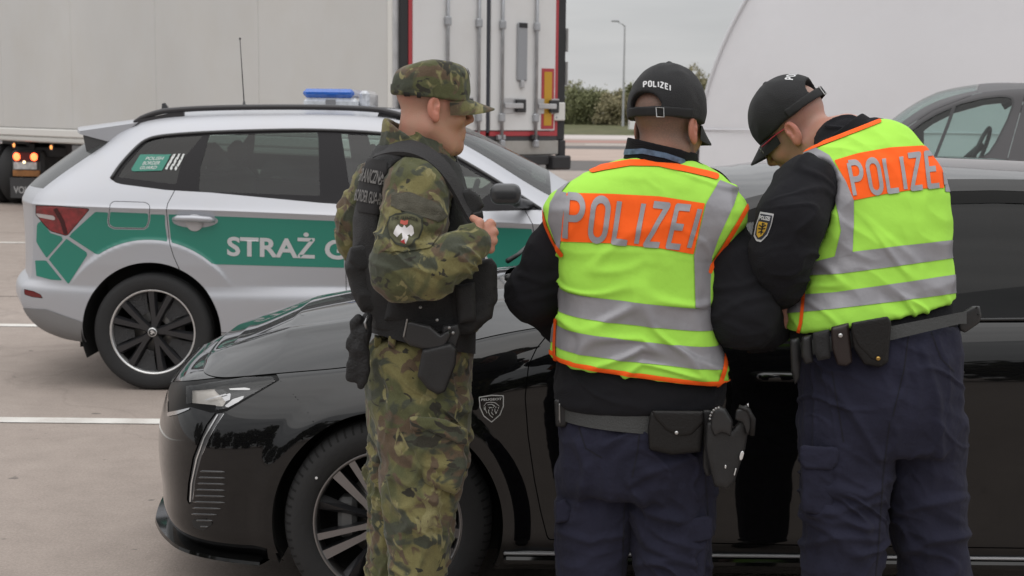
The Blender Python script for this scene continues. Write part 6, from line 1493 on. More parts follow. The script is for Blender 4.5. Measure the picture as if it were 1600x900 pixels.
def officer_one():
    Yc = 3.66
    VR = [(250, 966, 1092, 3.67, .085), (262, 940, 1108, 3.67, .10), (275, 910, 1126, 3.67, .118), (290, 884, 1143, 3.67, .13), (308, 862, 1157, 3.67, .14), (325, 850, 1166, 3.67, .146), (345, 850, 1163, 3.67, .15), (370, 860, 1140, 3.67, .153), (400, 872, 1114, 3.67, .155), (440, 874, 1109, 3.67, .156), (480, 874, 1109, 3.67, .156), (520, 870, 1116, 3.67, .158), (560, 866, 1130, 3.67, .16), (625, 866, 1136, 3.67, .162)]
    T = stack_px(VR, Yc, .15)
    TS = [(z, cx, cy, a * .955 - .004, b - .012) for z, cx, cy, a, b in T]
    sw = stack_px([(570, 872, 1126, 3.67, .148), (600, 866, 1131, 3.67, .152), (622, 867, 1131, 3.67, .152), (636, 872, 1124, 3.67, .147)], Yc, .15)
    TS = [q for q in TS if q[0] > sw[0][0] + .01] + sw
    armL = ([J(905, 335, 3.72), J(866, 400, 3.71), J(834, 458, 3.74), J(880, 505, 3.92), J(950, 520, 4.05)], [.066, .071, .070, .058, .046])
    armR = ([J(1112, 335, 3.70), J(1142, 415, 3.64), J(1160, 490, 3.61), J(1190, 505, 3.72), J(1219, 503, 3.90)], [.066, .079, .086, .068, .044])
    def fs(P):
        d = stack(P, TS, 2.5, .02)
        for a, b in (armL, armR): d = sm(d, chain(P, a, b, .03), .035)
        return sm(d, cone(P, J(1030, 275, 3.675), J(1033, 252, 3.67), .092, .080), .02)
    # body
    R = frame(radians(90 - 40), radians(6), radians(-3)); ear = J(1083, 199, 3.60); c = ear - R @ np.array((-.014, -.084, -.003))
    neck = (J(1030, 262, 3.68), .07)
    wr = J(1219, 503, 3.90); kn = [wr + np.array(q) for q in ((.055, .06, .03), (.06, .06, .008), (.057, .06, -.014), (.05, .058, -.034))]
    cu = [[(.01, .035, -.012), (-.012, .05, -.016), (-.03, .04, -.012)]] * 4
    hR = hand_fist(wr, kn, cu, thumb=[wr + (.02, .03, .03), wr + (.02, .07, .05), wr + (.03, .10, .05)])
    wl = J(950, 520, 4.05); kl = [wl + np.array(q) for q in ((.06, .05, .03), (.065, .05, .008), (.062, .05, -.014), (.055, .048, -.034))]
    hL = hand_fist(wl, kl, cu, thumb=[wl + (.02, .02, .03), wl + (.05, .05, .05), wl + (.08, .07, .05)])
    trunk = lambda P: sm(stack(P, [(z, cx, cy, a - .045, b - .045) for z, cx, cy, a, b in TS], 2.3, .03), chain(P, [J(930, 700, 3.69), J(925, 830, 3.7), J(922, 1020, 3.7)], [.07, .06, .045], .03), .04)
    trunk2 = lambda P: sm(trunk(P), chain(P, [J(1050, 700, 3.67), J(1052, 830, 3.66), J(1045, 1020, 3.66)], [.07, .06, .045], .03), .04)
    arms = lambda P: np.minimum(sm(trunk2(P), chain(P, armL[0], [q - .025 for q in armL[1]], .03), .03), chain(P, armR[0], [q - .025 for q in armR[1]], .03))
    lo, hi = np.array((-.05, 3.4, .1)), np.array((.85, 4.25, 1.50))
    hair = lambda q: .8 * np.clip(ss(q[:, 2] + .55 * q[:, 0], -.125, -.05) * ss(-q[:, 0], -.055, -.02) + .0, 0, 1) * (1 - ss(np.abs(q[:, 1]), .079, .084)) * .95
    sk = skinM('skin_tanned', (.40, .215, .145), (.095, .07, .055), (.43, .19, .13))
    o = person('person', 'officer seen from behind in lime vest between the soldier and bending colleague', R, c, neck, [(hR, wr - .13, wr + .17, .0035), (hL, wl - .13, wl + .17, .005), (arms, lo, hi, .012)], hair, sk, None, 'officers at the black car')
    # sweater
    A, F = organic(fs, (-.12, 3.40, .75), (.85, 4.15, 1.62), .0055, lambda V, N: (fold(V, (9, 9, 15), .005, 3) + crease(V, (7, 7, 13), .006, 7)) * ss(V[:, 2], sw[-1][0] + .004, sw[-1][0] + .05) + fold(V, (26, 26, 30), .0012, 5) + pxfold(V, [[(815, 430), (850, 440), (875, 430)], [(812, 470), (850, 462), (880, 450)], [(1120, 450), (1160, 448), (1195, 430)], [(1112, 500), (1160, 470), (1200, 462)]], .006, 6))
    mesh('sweater', A, F, KNIT, o, N=A[:, 3:6])
    # vest
    hem = lambda P: unp(868, 572, 3.5)[2] - .128 * (P[:, 0] - unp(868, 572, 3.5)[0]) - P[:, 2]
    nk = J(1030, 252, 3.67)
    def fv(P):
        d = stack(P, [(z, cx, cy, a, b + .006) for z, cx, cy, a, b in T], 3.0, .03); d = smx(d, hem(P), .006)
        return smx(d, -cone(P, nk + (0, .01, -.004), nk + (0, .03, .2), .088, .12), .006)
    dv = lambda V, N: fold(V, (6, 6, 10), .0055, 11) + fold(V, (15, 15, 6), .0028, 17) + crease(V + np.stack([0 * V[:, 0], 0 * V[:, 0], .4 * np.abs(V[:, 0] - .33)], 1), (4, 4, 9), .0075, 19) + .006 * np.exp(-((V[:, 2] - J(1000, 448, 3.6)[2]) / .012)**2) * 0
    S = organic(fv, (.0, 3.45, .9), (.72, 3.9, 1.56), .0048, dv); A, F = S
    v = mesh('vest', A, F, LIME, o, N=A[:, 3:6])
    fc = lambda A_: facing(A_) * 100
    # orange back panel, tapes, trims
    panel = [(886, 302), (950, 303), (1030, 307), (1101, 318), (1092, 360), (1083, 397), (1030, 388), (950, 380), (876, 377), (880, 340)]
    decal(A, F, lambda p, A_: np.minimum(poly_sd(p, panel), fc(A_)), .0022, 'back_panel', ORNG, v, sub=1)
    b1 = planeband((870, 458), (1110, 484), 36, 3.52); b2 = planeband((868, 516), (1125, 546), 34, 3.52)
    for b in (b1, b2): decal(A, F, lambda p, A_, b=b: b(A_), .0018, 'reflective_band', SILV, v, sub=1)
    for pg in ([(893, 282), (878, 300), (886, 302), (880, 340), (877, 377), (874, 392), (866, 372), (857, 345), (860, 318), (872, 297)], [(1124, 282), (1154, 294), (1146, 320), (1122, 372), (1112, 400), (1109, 440), (1109, 484), (1086, 480), (1084, 398), (1093, 360), (1103, 318)]):
        decal(A, F, lambda p, A_, pg=pg: np.minimum(poly_sd(p, pg), fc(A_) + 20), .0026, 'reflective_brace', SILV, v, sub=1)
    for ln, w in (([(846, 328), (852, 352), (864, 380), (878, 398)], 3.2), ([(1168, 322), (1152, 350), (1130, 386), (1112, 414), (1109, 424)], 3.2), ([(926, 266), (944, 262), (985, 255), (1030, 256), (1068, 264), (1104, 272), (1118, 276)], 4.8)):
        decal(A, F, lambda p, A_, ln=ln, w=w: stroke_sd(p, [ln], w, flat=False), .003, 'edge_trim', ORNG, v, sub=1)
    decal(A, F, lambda p, A_: np.minimum(hem(A_[:, :3]) * -600, 6.5 + hem(A_[:, :3]) * 600), .003, 'edge_trim', ORNG, v, sub=1)
    decal(A, F, lambda p, A_: np.minimum(stroke_sd(p, [[(1135, 540), (1132, 575), (1122, 606)]], 3.2, flat=False), 5), .0035, 'edge_trim', ORNG, v, sub=1)
    decal(A, F, lambda p, A_: np.minimum(stroke_sd(p, [[(869, 500), (867, 540), (868, 572)]], 2.2, flat=False), 5), .0035, 'edge_trim', ORNG, v, sub=1)
    stripe_word(S, [(884, 372), (1076, 387), (1093, 327), (888, 307)], 'POLIZEI', .085, 'letter', SILV, v, .0042, gap=.34)
    # ribbed collar and blue lanyard
    f = lambda P: np.maximum(np.abs(cone(P, J(1030, 270, 3.675), J(1035, 220, 3.665), .090, .082)) - .009, np.maximum(P[:, 2] - (J(1030, 226, 3.665)[2] - .22 * (P[:, 0] - nk[0])), J(1030, 262, 3.6)[2] - P[:, 2]))
    A2, F2 = organic(f, nk - (.16, .16, .08), nk + (.16, .16, .12), .004); mesh('collar', A2, F2, RIB, o, N=A2[:, 3:6])
    decal(A2, F2, lambda p, A_: np.minimum(stroke_sd(p, [[(972, 238), (1005, 236), (1040, 243), (1066, 252)]], 4.2, flat=False), facing(A_) * 50), .002, 'lanyard', M('blue_lanyard', (.09, .14, .22), .6, var=(60, .5)), o, sub=1)
    # cap
    C = organic(lambda P: cap_sd((P - c) @ R, z0=.016, zc=.05, rz=.116), c - .2, c + .2, .0036, lambda V, N: fold(V, (16, 16, 16), .0016, 2)); cp = mesh('cap', C[0], C[1], CAPM, o, N=C[0][:, 3:6])
    brim('cap_brim', R, c, CAPM, cp, z0=.014)
    ql = lambda A_: (A_[:, :3] - c) @ R
    fband = lambda A_: np.minimum.reduce([.024 - np.abs(ql(A_)[:, 2] - .040 - .02)])
    st = lambda P: np.maximum(np.abs(ell((P - c) @ R, (-.010, 0, .05), (.1145, .095, .116))) - .003, np.abs(((P - c) @ R)[:, 2] - .029) - .0125)
    SA, SF = organic(lambda P: np.maximum(st(P), ((P - c) @ R)[:, 0] + .03), c - .2, c + .2, .0032); mesh('cap_strap', SA, SF, M('cap_strap_web', (.008, .008, .009), .7), cp, N=SA[:, 3:6])
    tr = bvh(SA, SF)
    def ray(x, y):
        d = _F * FPX + _R * (x - 800) - _U * (y - 450); d /= np.linalg.norm(d); h = tr.ray_cast(Vector(_C), Vector(d))[0]; return (np.array(h) if h is not None else J(x, y, 3.55)) - d * .003
    bq = [ray(1025, 168), ray(1037, 168.5), ray(1037.5, 183), ray(1026, 182.5)]
    MB().tube(bq, .0016, 6, closed=True).build('cap_buckle', STEEL, cp)
    # arched word on the cap
    L, w = word('POLIZEI', .36); px = pix(C[0][:, :3]); m = (px[:, 0] > 995) & (px[:, 0] < 1058) & (px[:, 1] > 115) & (px[:, 1] < 152); Fm = C[1][m[C[1]].all(1)]; A3, F3 = compact(C[0], Fm); A3, F3 = subdiv(A3, F3, 2)
    def arcmap(p):
        s = (p[:, 0] - 1006) / 41; base = 136.5 + 5.0 * s - 9.5 * s * (1 - s) * 1.35; return np.stack([s * w, (base - p[:, 1]) / 8.2], 1)
    x = 0
    for ch in 'POLIZEI':
        Lc = [[(x + p_[0], p_[1]) for p_ in s] for s in GLYPH[ch]]; x += GW[ch] + .36
        A4, F4 = clip(A3, F3, np.minimum(stroke_sd(arcmap(pix(A3[:, :3])), Lc, .12), facing(A3) * 9))
        if len(F4): mesh('cap_letter', A4[:, :3] + A4[:, 3:6] * .0012, F4, WTXT, cp, N=A4[:, 3:6])
    # trousers
    hp = stack_px([(640, 878, 1118, 3.68, .135), (680, 876, 1118, 3.68, .145), (720, 876, 1117, 3.68, .145), (765, 876, 1114, 3.68, .125)], Yc, .14)
    lL = stack_px([(730, 876, 1000, 3.70, .105), (800, 873, 990, 3.70, .098), (860, 871, 981, 3.70, .094), (900, 872, 978, 3.70, .092), (960, 876, 972, 3.70, .088), (1040, 878, 966, 3.70, .085)], 3.7, .09)
    lR = stack_px([(730, 978, 1116, 3.67, .108), (800, 984, 1113, 3.67, .10), (860, 988, 1108, 3.67, .096), (900, 992, 1104, 3.67, .094), (960, 996, 1094, 3.67, .088), (1040, 998, 1086, 3.67, .085)], 3.67, .09)
    def ft(P): return sm(stack(P, hp, 2.4, .03), np.minimum(stack(P, lL, 2.2, .02), stack(P, lR, 2.2, .02)), .025)
    def dt(V, N):
        k = np.exp(-((V[:, 2] - .55) / .14)**2); h = np.exp(-((V[:, 2] - .83) / .06)**2)
        return fold(V + np.stack([0 * V[:, 0], 0 * V[:, 0], .35 * np.abs(V[:, 0] - .33)], 1), (7, 7, 14), .008, 21) * (.5 + .7 * k) + fold(V, (16, 16, 5), .0045, 23) + fold(V, (12, 12, 20), .005, 29) * h + crease(V + np.stack([0 * V[:, 0], 0 * V[:, 0], .5 * np.abs(V[:, 0] - .33)], 1), (6, 6, 11), .009, 33) + crease(V, (13, 13, 6), .005, 37) + pxfold(V, [[(905, 690), (918, 735), (905, 790)], [(986, 752), (1012, 738), (1060, 722), (1100, 704)], [(992, 770), (1020, 800), (1060, 812)], [(995, 800), (1015, 850), (1050, 870)], [(880, 830), (920, 845), (965, 835)], [(1000, 880), (1050, 872), (1100, 884)]], .010, 7)
    A5, F5 = organic(ft, (.0, 3.45, .05), (.62, 3.95, 1.0), .0055, dt); tz = mesh('trousers', A5, F5, NAVY, o, N=A5[:, 3:6])
    seam = M('seam_dark', (.008, .008, .014), .95)
    for L_ in ([(1000, 668), (997, 700), (988, 745)], [(905, 668), (915, 700), (940, 715)], [(1100, 720), (1106, 800), (1100, 900)], [(985, 745), (975, 800), (972, 900)]):
        decal(A5, F5, lambda p, A_, L_=L_: np.minimum(stroke_sd(p, [L_], .9, flat=False), facing(A_) * 50), .001, 'seam', seam, tz, sub=2)
    pillow('pocket_flap', [(1056, 812), (1108, 806), (1114, 812), (1112, 843), (1070, 851), (1062, 838)], 3.575, .014, .005, NAVY, tz, disp=lambda V, N: fold(V, (30, 30, 30), .002, 3)); pillow('pocket', [(1050, 818), (1106, 814), (1100, 905), (1046, 905)], 3.588, .02, .008, NAVY, tz, disp=lambda V, N: fold(V, (18, 18, 18), .004, 4))
    pillow('pocket_flap', [(868, 785), (882, 780), (895, 795), (888, 815), (868, 818)], 3.64, .05, .008, NAVY, tz)
    # belt and gear
    bp = planeband((880, 633), (1120, 652), 34, 3.54); bs = [(z, cx, cy, a + .012, b + .014) for z, cx, cy, a, b in stack_px([(600, 878, 1120, 3.68, .138), (720, 876, 1120, 3.68, .146)], Yc, .14)]
    BA, BF = organic(lambda P: stack(P, bs, 2.4, .001), (.05, 3.4, .70), (.62, 3.95, 1.05), .006); BA, BF = clip(BA, BF, bp(BA)); bt = mesh('belt', BA, BF, BELT, o, N=BA[:, 3:6])
    pillow('belt_pouch', [(1016, 643), (1098, 643), (1101, 660), (1096, 706), (1050, 711), (1014, 703), (1012, 670)], 3.52, .04, .012, LEA, bt); pillow('pouch_flap', [(1018, 641), (1099, 642), (1100, 660), (1080, 680), (1060, 682), (1040, 672), (1022, 652)], 3.503, .016, .005, LEA, bt); knob('pouch_stud', 1057, 676, 3.494, .005, STEEL, bt)
    pillow('radio', [(866, 625), (876, 622), (886, 628), (888, 660), (884, 668), (868, 666)], 3.62, .035, .008, BLK2, bt); pillow('radio_clip', [(872, 630), (876, 630), (877, 662), (873, 662)], 3.60, .008, .002, M('clip_steel', (.3, .3, .3), .35, .8), bt)
    # holster with pistol on the right hip
    pillow('holster', [(1104, 660), (1122, 655), (1142, 672), (1164, 648), (1172, 655), (1165, 700), (1148, 752), (1136, 765), (1116, 760), (1108, 730), (1102, 700)], 3.50, .05, .014, BLK2, bt)
    pillow('holster_paddle', [(1098, 640), (1112, 640), (1112, 742), (1104, 745), (1098, 730)], 3.535, .02, .005, BLK2, bt)
    pg = pillow('pistol_grip', [(1112, 640), (1124, 634), (1134, 638), (1146, 658), (1142, 682), (1128, 676), (1116, 682), (1110, 668)], 3.478, .034, .012, M('pistol_grey', (.022, .022, .023), .38), bt)
    for k in range(6):
        th = radians(95 + 16 * k); knob('grip_rib', 1124 + 15 * cos(th), 656 - 19 * sin(th), 3.461, .0032, MATS['clip_steel'], bt, .003)
    pillow('slide', [(1150, 640), (1166, 632), (1174, 640), (1176, 668), (1168, 682), (1160, 660), (1148, 656)], 3.47, .026, .008, M('slide_black', (.016, .016, .017), .35), bt)
    MB().tube([J(1154, 636, 3.465), J(1168, 640, 3.46), J(1177, 655, 3.458), J(1175, 680, 3.46)], .007, 8).build('holster_strap', LEA, bt, smooth=True)
    for pg_ in ([(1157, 706), (1161, 704), (1163, 708), (1160, 718), (1156, 720), (1155, 714)], [(1132, 726), (1135, 726), (1135, 732), (1132, 733)], [(1149, 731), (1151.5, 731), (1148, 744), (1146, 743)], [(1167, 631), (1170, 630), (1170, 638), (1167, 638)]): pillow('rivet', pg_, 3.473, .006, .002, M('bright_rivet', (.75, .75, .75), .25, .6), bt, h=.002)
    boots(o, [(J(925, 1040, 3.7)[0], 3.72, radians(95), .15), (J(1042, 1040, 3.67)[0], 3.69, radians(60), .15)])
    finalize(o, (.31, 3.70, 0)); return o
def officer_two():
    VR = [(188, 1352, 1398, 3.78, .06), (200, 1312, 1414, 3.78, .085), (215, 1290, 1428, 3.77, .105), (232, 1268, 1444, 3.76, .122), (250, 1254, 1456, 3.75, .135), (275, 1246, 1468, 3.74, .147), (305, 1246, 1476, 3.73, .155), (340, 1250, 1479, 3.72, .158), (380, 1254, 1479, 3.71, .158), (420, 1250, 1481, 3.70, .157), (460, 1236, 1487, 3.69, .158), (490, 1229, 1492, 3.68, .16), (540, 1230, 1494, 3.67, .16)]
    T = stack_px(VR, 3.7, .15); TS = [(z, cx, cy, a * .955 - .004, b - .012) for z, cx, cy, a, b in T]
    armL = ([J(1258, 290, 3.64), J(1236, 345, 3.57), J(1221, 396, 3.57), J(1217, 425, 3.60), J(1217, 445, 3.63), J(1218, 459, 3.655)], [.078, .083, .076, .064, .051, .042])
    armR = ([J(1425, 300, 3.82), J(1428, 370, 3.95), J(1410, 430, 4.05), J(1360, 470, 4.14), J(1310, 490, 4.15)], [.075, .07, .06, .05, .042])
    def fs(P):
        d = stack(P, TS, 2.5, .02)
        for a, b in (armL, armR): d = sm(d, chain(P, a, b, .03), .03)
        return sm(d, cone(P, J(1345, 250, 3.77), J(1318, 226, 3.80), .095, .075), .02)
    R = frame(radians(180 - 30), radians(38), radians(-6)); ear = J(1238, 205, 3.88); c = ear - R @ np.array((-.014, .084, -.003))
    neck = (J(1322, 218, 3.84), .070)
    wr = J(1219, 468, 3.665); kn = [wr + np.array(q) for q in ((.012, .006, -.050), (.010, .028, -.056), (.004, .048, -.054), (-.004, .064, -.046))]
    cu = [[(.004, .012, -.034), (.0, .030, -.046), (-.006, .044, -.044)]] * 4
    hL = hand_fist(wr, kn, cu, thumb=[wr + (.012, -.004, -.020), wr + (.018, -.006, -.05), wr + (.014, .004, -.072)])
    wr2 = J(1310, 490, 4.15); kr = [wr2 + np.array(q) for q in ((-.05, .03, .03), (-.06, .03, .01), (-.06, .03, -.012), (-.05, .03, -.034))]; hR = hand_fist(wr2, kr, cu, thumb=[wr2 + (-.02, .0, .03), wr2 + (-.05, .0, .05), wr2 + (-.07, .02, .055)])
    trunk = lambda P: sm(sm(stack(P, [(z, cx, cy, a - .045, b - .045) for z, cx, cy, a, b in TS], 2.3, .03), chain(P, [J(1315, 600, 3.62), J(1318, 780, 3.62), J(1308, 1030, 3.62)], [.075, .06, .045], .03), .04), chain(P, [J(1435, 600, 3.64), J(1445, 790, 3.66), J(1465, 1030, 3.68)], [.075, .06, .045], .03), .04)
    arms = lambda P: np.minimum(sm(trunk(P), chain(P, armL[0], [q - .022 for q in armL[1]], .03), .03), chain(P, armR[0], [q - .022 for q in armR[1]], .03))
    hair = lambda q: .34 * ss(q[:, 2] + .45 * q[:, 0], -.07, -.01) * ss(-q[:, 0], -.07, -.01) * (1 - ss(np.abs(q[:, 1]), .079, .084)) + .10 * ss(-q[:, 2], .03, .07) * ss(q[:, 0], .0, .03)
    sk = skinM('skin_ruddy', (.47, .27, .205), (.13, .11, .10), (.50, .225, .17))
    o = person('person', 'officer in lime vest bending over beside the black car door', R, c, neck, [(hL, wr - .13, wr + .17, .0032), (hR, wr2 - .13, wr2 + .17, .005), (arms, (.5, 3.35, .1), (1.35, 4.35, 1.52), .012)], hair, sk, None, 'officers at the black car')
    A, F = organic(fs, (.5, 3.36, .9), (1.4, 4.3, 1.66), .0055, lambda V, N: fold(V, (9, 9, 15), .0045, 43) + crease(V, (7, 7, 13), .006, 47) + fold(V, (26, 26, 30), .0012, 5)); SWA, SWF = A, F
    mesh('sweater', A, F, KNIT, o, N=A[:, 3:6])
    a0 = unp(1245, 527, 3.52); b0 = unp(1492, 480, 3.52); sl = (b0[2] - a0[2]) / (b0[0] - a0[0])
    hem = lambda P: a0[2] + sl * (P[:, 0] - a0[0]) - P[:, 2]
    nk = J(1322, 218, 3.79); ah = [J(1258, 292, 3.64), J(1222, 400, 3.57), J(1215, 440, 3.60)]
    def fv(P):
        d = stack(P, [(z, cx, cy, a, b + .006) for z, cx, cy, a, b in T], 2.5, .03); d = smx(d, hem(P), .006)
        d = smx(d, -cone(P, nk + (.01, 0, -.01), nk + (-.16, .06, .14), .084, .11), .006); d = smx(d, ((pix(P) - np.array((1376, 186))) @ np.array((-.357, -.934))) * 3.6 / FPX, .006)
        return smx(d, -chain(P, ah, [.088, .098, .09], .02), .006)
    dv = lambda V, N: fold(V + np.stack([0 * V[:, 0], 0 * V[:, 0], .3 * V[:, 0]], 1), (6, 6, 11), .0055, 51) + fold(V, (14, 14, 7), .003, 57) + crease(V + np.stack([0 * V[:, 0], 0 * V[:, 0], .6 * V[:, 0]], 1), (4, 4, 9), .0075, 59)
    S = organic(fv, (.55, 3.4, .95), (1.3, 4.05, 1.66), .0048, dv); A, F = S; v = mesh('vest', A, F, LIME, o, N=A[:, 3:6])
    fc = lambda A_: facing(A_) * 100
    panel = [(1304, 251), (1340, 240), (1390, 231), (1440, 228), (1466, 232), (1474, 250), (1474, 294), (1440, 295), (1390, 302), (1334, 313), (1322, 285)]
    decal(A, F, lambda p, A_: np.minimum(poly_sd(p, panel), fc(A_)), .0022, 'back_panel', ORNG, v, sub=1)
    def pband(lu, ld):
        return lambda p: np.minimum(p[:, 1] - np.interp(p[:, 0], *zip(*lu)), np.interp(p[:, 0], *zip(*ld)) - p[:, 1])
    g1 = pband([(1228, 402), (1270, 410), (1330, 394), (1400, 385), (1490, 375)], [(1228, 432), (1270, 430), (1310, 428), (1400, 416), (1490, 403)]); g2 = pband([(1228, 462), (1300, 457), (1400, 443), (1500, 428)], [(1228, 490), (1300, 483), (1400, 471), (1500, 457)])
    for g in (g1, g2): decal(A, F, lambda p, A_, g=g: g(p), .0018, 'reflective_band', SILV, v, sub=1)
    for pg in ([(1242, 228), (1262, 223), (1296, 243), (1322, 284), (1334, 313), (1334, 350), (1332, 398), (1304, 404), (1314, 360), (1306, 312), (1284, 270), (1258, 242)], [(1470, 236), (1482, 250), (1484, 300), (1476, 300), (1474, 260)]):
        decal(A, F, lambda p, A_, pg=pg: np.minimum(poly_sd(p, pg), fc(A_) + 20), .0026, 'reflective_brace', SILV, v, sub=1)
    for ln, w in (([(1224, 244), (1240, 243), (1262, 256), (1277, 282), (1283, 320), (1279, 352)], 3.4), ([(1258, 430), (1256, 470), (1252, 505), (1246, 525)], 2.6), ([(1250, 238), (1300, 219), (1345, 201.5), (1374, 190)], 3.0), ([(1468, 232), (1476, 248)], 2.6)):
        decal(A, F, lambda p, A_, ln=ln, w=w: np.minimum(stroke_sd(p, [ln], w, flat=False), fc(A_) + 15), .003, 'edge_trim', ORNG, v, sub=1)
    stripe_word(S, [(1336, 306), (1476, 289), (1471, 238), (1326, 256)], 'POLIZEI', .085, 'letter', SILV, v, .0042, gap=.30)
    # collar
    f = lambda P: np.maximum(np.abs(cone(P, J(1350, 252, 3.77), J(1298, 206, 3.81), .096, .078)) - .009, np.maximum((P - J(1306, 210, 3.81)) @ np.array((-.62, .2, .76)), -((P - J(1345, 245, 3.78)) @ np.array((-.62, .2, .76)))))
    A2, F2 = organic(f, nk - (.2, .2, .14), nk + (.2, .2, .16), .004); mesh('collar', A2, F2, RIB, o, N=A2[:, 3:6])
    # cap
    C = organic(lambda P: cap_sd((P - c) @ R), c - .2, c + .2, .0036, lambda V, N: fold(V, (16, 16, 16), .0016, 8)); cp = mesh('cap', C[0], C[1], CAPM, o, N=C[0][:, 3:6]); brim('cap_brim', R, c, CAPM, cp, L=.066, tilt=.30, curve=.034)
    SA, SF = organic(lambda P: np.maximum.reduce([np.abs(ell((P - c) @ R, (-.010, 0, .050), (.1145, .095, .107))) - .003, np.abs(((P - c) @ R)[:, 2] - .043) - .0125, ((P - c) @ R)[:, 0] + .03]), c - .2, c + .2, .0032); mesh('cap_strap', SA, SF, M('cap_strap_web', (.008, .008, .009), .7), cp, N=SA[:, 3:6])
    bk = [c + R @ np.array(q) for q in ((-.1275, .012, .030), (-.1275, -.012, .030), (-.1275, -.012, .056), (-.1275, .012, .056))]; MB().tube(bk, .0017, 6, closed=True).build('cap_buckle', STEEL, cp)
    # word over the cap's opening
    L, w = word('POLIZEI', .36); q = (C[0][:, :3] - c) @ R; m = (q[:, 0] < -.03) & (np.abs(q[:, 1]) < .07) & (q[:, 2] > .08); Fm = C[1][m[C[1]].all(1)]; A3, F3 = compact(C[0], Fm); A3, F3 = subdiv(A3, F3, 2)
    ql = (A3[:, :3] - c) @ R; sx = np.arctan2(-ql[:, 1], -ql[:, 0] * 0 + .092) * .092; s = (sx / .076 + .5); up = (ql[:, 2] - (.112 + .010 * (1 - (2 * s - 1)**2))) / .0135; mp = np.stack([(1 - s) * 0 + s * w, up], 1); x = 0
    for ch in 'POLIZEI':
        Lc = [[(x + p_[0], p_[1]) for p_ in s_] for s_ in GLYPH[ch]]; x += GW[ch] + .36; A4, F4 = clip(A3, F3, stroke_sd(mp, Lc, .12))
        if len(F4): mesh('cap_letter', A4[:, :3] + A4[:, 3:6] * .0012, F4, WTXT, cp, N=A4[:, 3:6])
    # glasses: thin frame, red temple
    gl = empty_child = None
    fr = M('glasses_frame', (.25, .24, .24), .3, .8); rd = M('red_temple', (.45, .035, .06), .4)
    g0 = [c + R @ np.array(p) for p in ((-.02, .0815, .014), (.03, .079, .018), (.085, .068, .016))]
    go = MB().tube(g0, .0022, 6).build('glasses', rd, o, smooth=True); MB().tube([c + R @ np.array(p) for p in ((-.02, -.0815, .014), (.03, -.079, .018), (.085, -.068, .016))], .0022, 6).build('temple', rd, go, smooth=True)
    for s in (-1, 1):
        lc = [c + R @ np.array((.106 - .012 * abs(cos(t)) * (1 if cos(t) * 1 > 0 else .2), s * (.034 + .026 * cos(t)), .004 + .018 * sin(t))) for t in np.linspace(0, 2 * pi, 25)[:-1]]
        MB().tube(lc, .0013, 6, closed=True).build('lens_rim', fr, go, smooth=True); MB().add(lc, [tuple(range(24))]).build('lens', glassM('spectacle_lens', (.75, .75, .75)), go)
    MB().tube([c + R @ np.array((.106, -.01, .008)), c + R @ np.array((.110, 0, .011)), c + R @ np.array((.106, .01, .008))], .0013, 6).build('bridge', fr, go); MB().tube([g0[-1], c + R @ np.array((.098, .060, .008))], .0016, 6).build('hinge', fr, go)
    # sleeve badge: white-edged shield with eagle on gold
    sh = [(1189, 331), (1210, 334.5), (1206, 352), (1200, 368), (1190, 378.5), (1183, 377), (1179, 369), (1182, 352)]
    def cutb(poly, nm, mat_, off): return decal(SWA, SWF, lambda p, A_: np.minimum(poly_sd(p, poly), facing(A_) * 60), off, nm, mat_, o, sub=2)
    gm = lambda k: [(1195 + (x - 1195) * k, 354 + (y - 354) * k) for x, y in sh]
    cutb(sh, 'sleeve_badge', M('badge_grey', (.45, .45, .46), .7), .0025); cutb(gm(.86), 'badge_field', M('badge_navy', (.02, .022, .035), .7), .0033)
    cutb([(1187.5, 346), (1201, 348.5), (1198, 360), (1193, 368), (1187, 372), (1184, 367), (1185, 355)], 'badge_gold', M('badge_gold', (.50, .30, .03), .6), .0040)
    eag = [[(1194, 349), (1193, 356), (1191, 366)], [(1189, 352), (1193, 355), (1198, 352)], [(1188, 357), (1192, 358), (1197, 357)], [(1188, 363), (1191, 362), (1194, 363)], [(1193, 350), (1196, 350)]]
    for L_ in eag: decal(SWA, SWF, lambda p, A_, L_=L_: np.minimum(stroke_sd(p, [L_], .95, flat=False), facing(A_) * 60), .0047, 'badge_eagle', M('badge_black', (.01, .01, .01), .7), o, sub=3)
    tS = bvh(SWA, SWF); V, F2, w = text_verts('POLIZEI', .03, .3); wrap_px('badge_text', V, F2, [(1188.5, 342.5), (1204, 345), (1205.5, 339), (1189.5, 336.5)], tS, .0045, WTXT, o, bbox=(np.array((0, 0)), np.array((w, .73))))
    # trousers
    hp = stack_px([(505, 1255, 1495, 3.66, .15), (545, 1251, 1497, 3.65, .155), (600, 1252, 1497, 3.64, .155), (650, 1252, 1500, 3.64, .15), (700, 1253, 1500, 3.64, .13)], 3.64, .15)
    lL = stack_px([(650, 1252, 1400, 3.63, .118), (720, 1254, 1393, 3.62, .108), (790, 1257, 1380, 3.62, .10), (850, 1257, 1373, 3.62, .098), (900, 1254, 1370, 3.62, .096), (960, 1258, 1362, 3.62, .09), (1060, 1264, 1350, 3.62, .085)], 3.62, .1)
    lR = stack_px([(650, 1372, 1500, 3.66, .118), (720, 1384, 1502, 3.66, .108), (790, 1392, 1502, 3.66, .10), (850, 1401, 1507, 3.67, .098), (900, 1408, 1514, 3.68, .096), (960, 1416, 1514, 3.68, .09), (1060, 1424, 1508, 3.68, .085)], 3.66, .1)
    def ft(P): return sm(stack(P, hp, 2.4, .03), np.minimum(stack(P, lL, 2.2, .02), stack(P, lR, 2.2, .02)), .025)
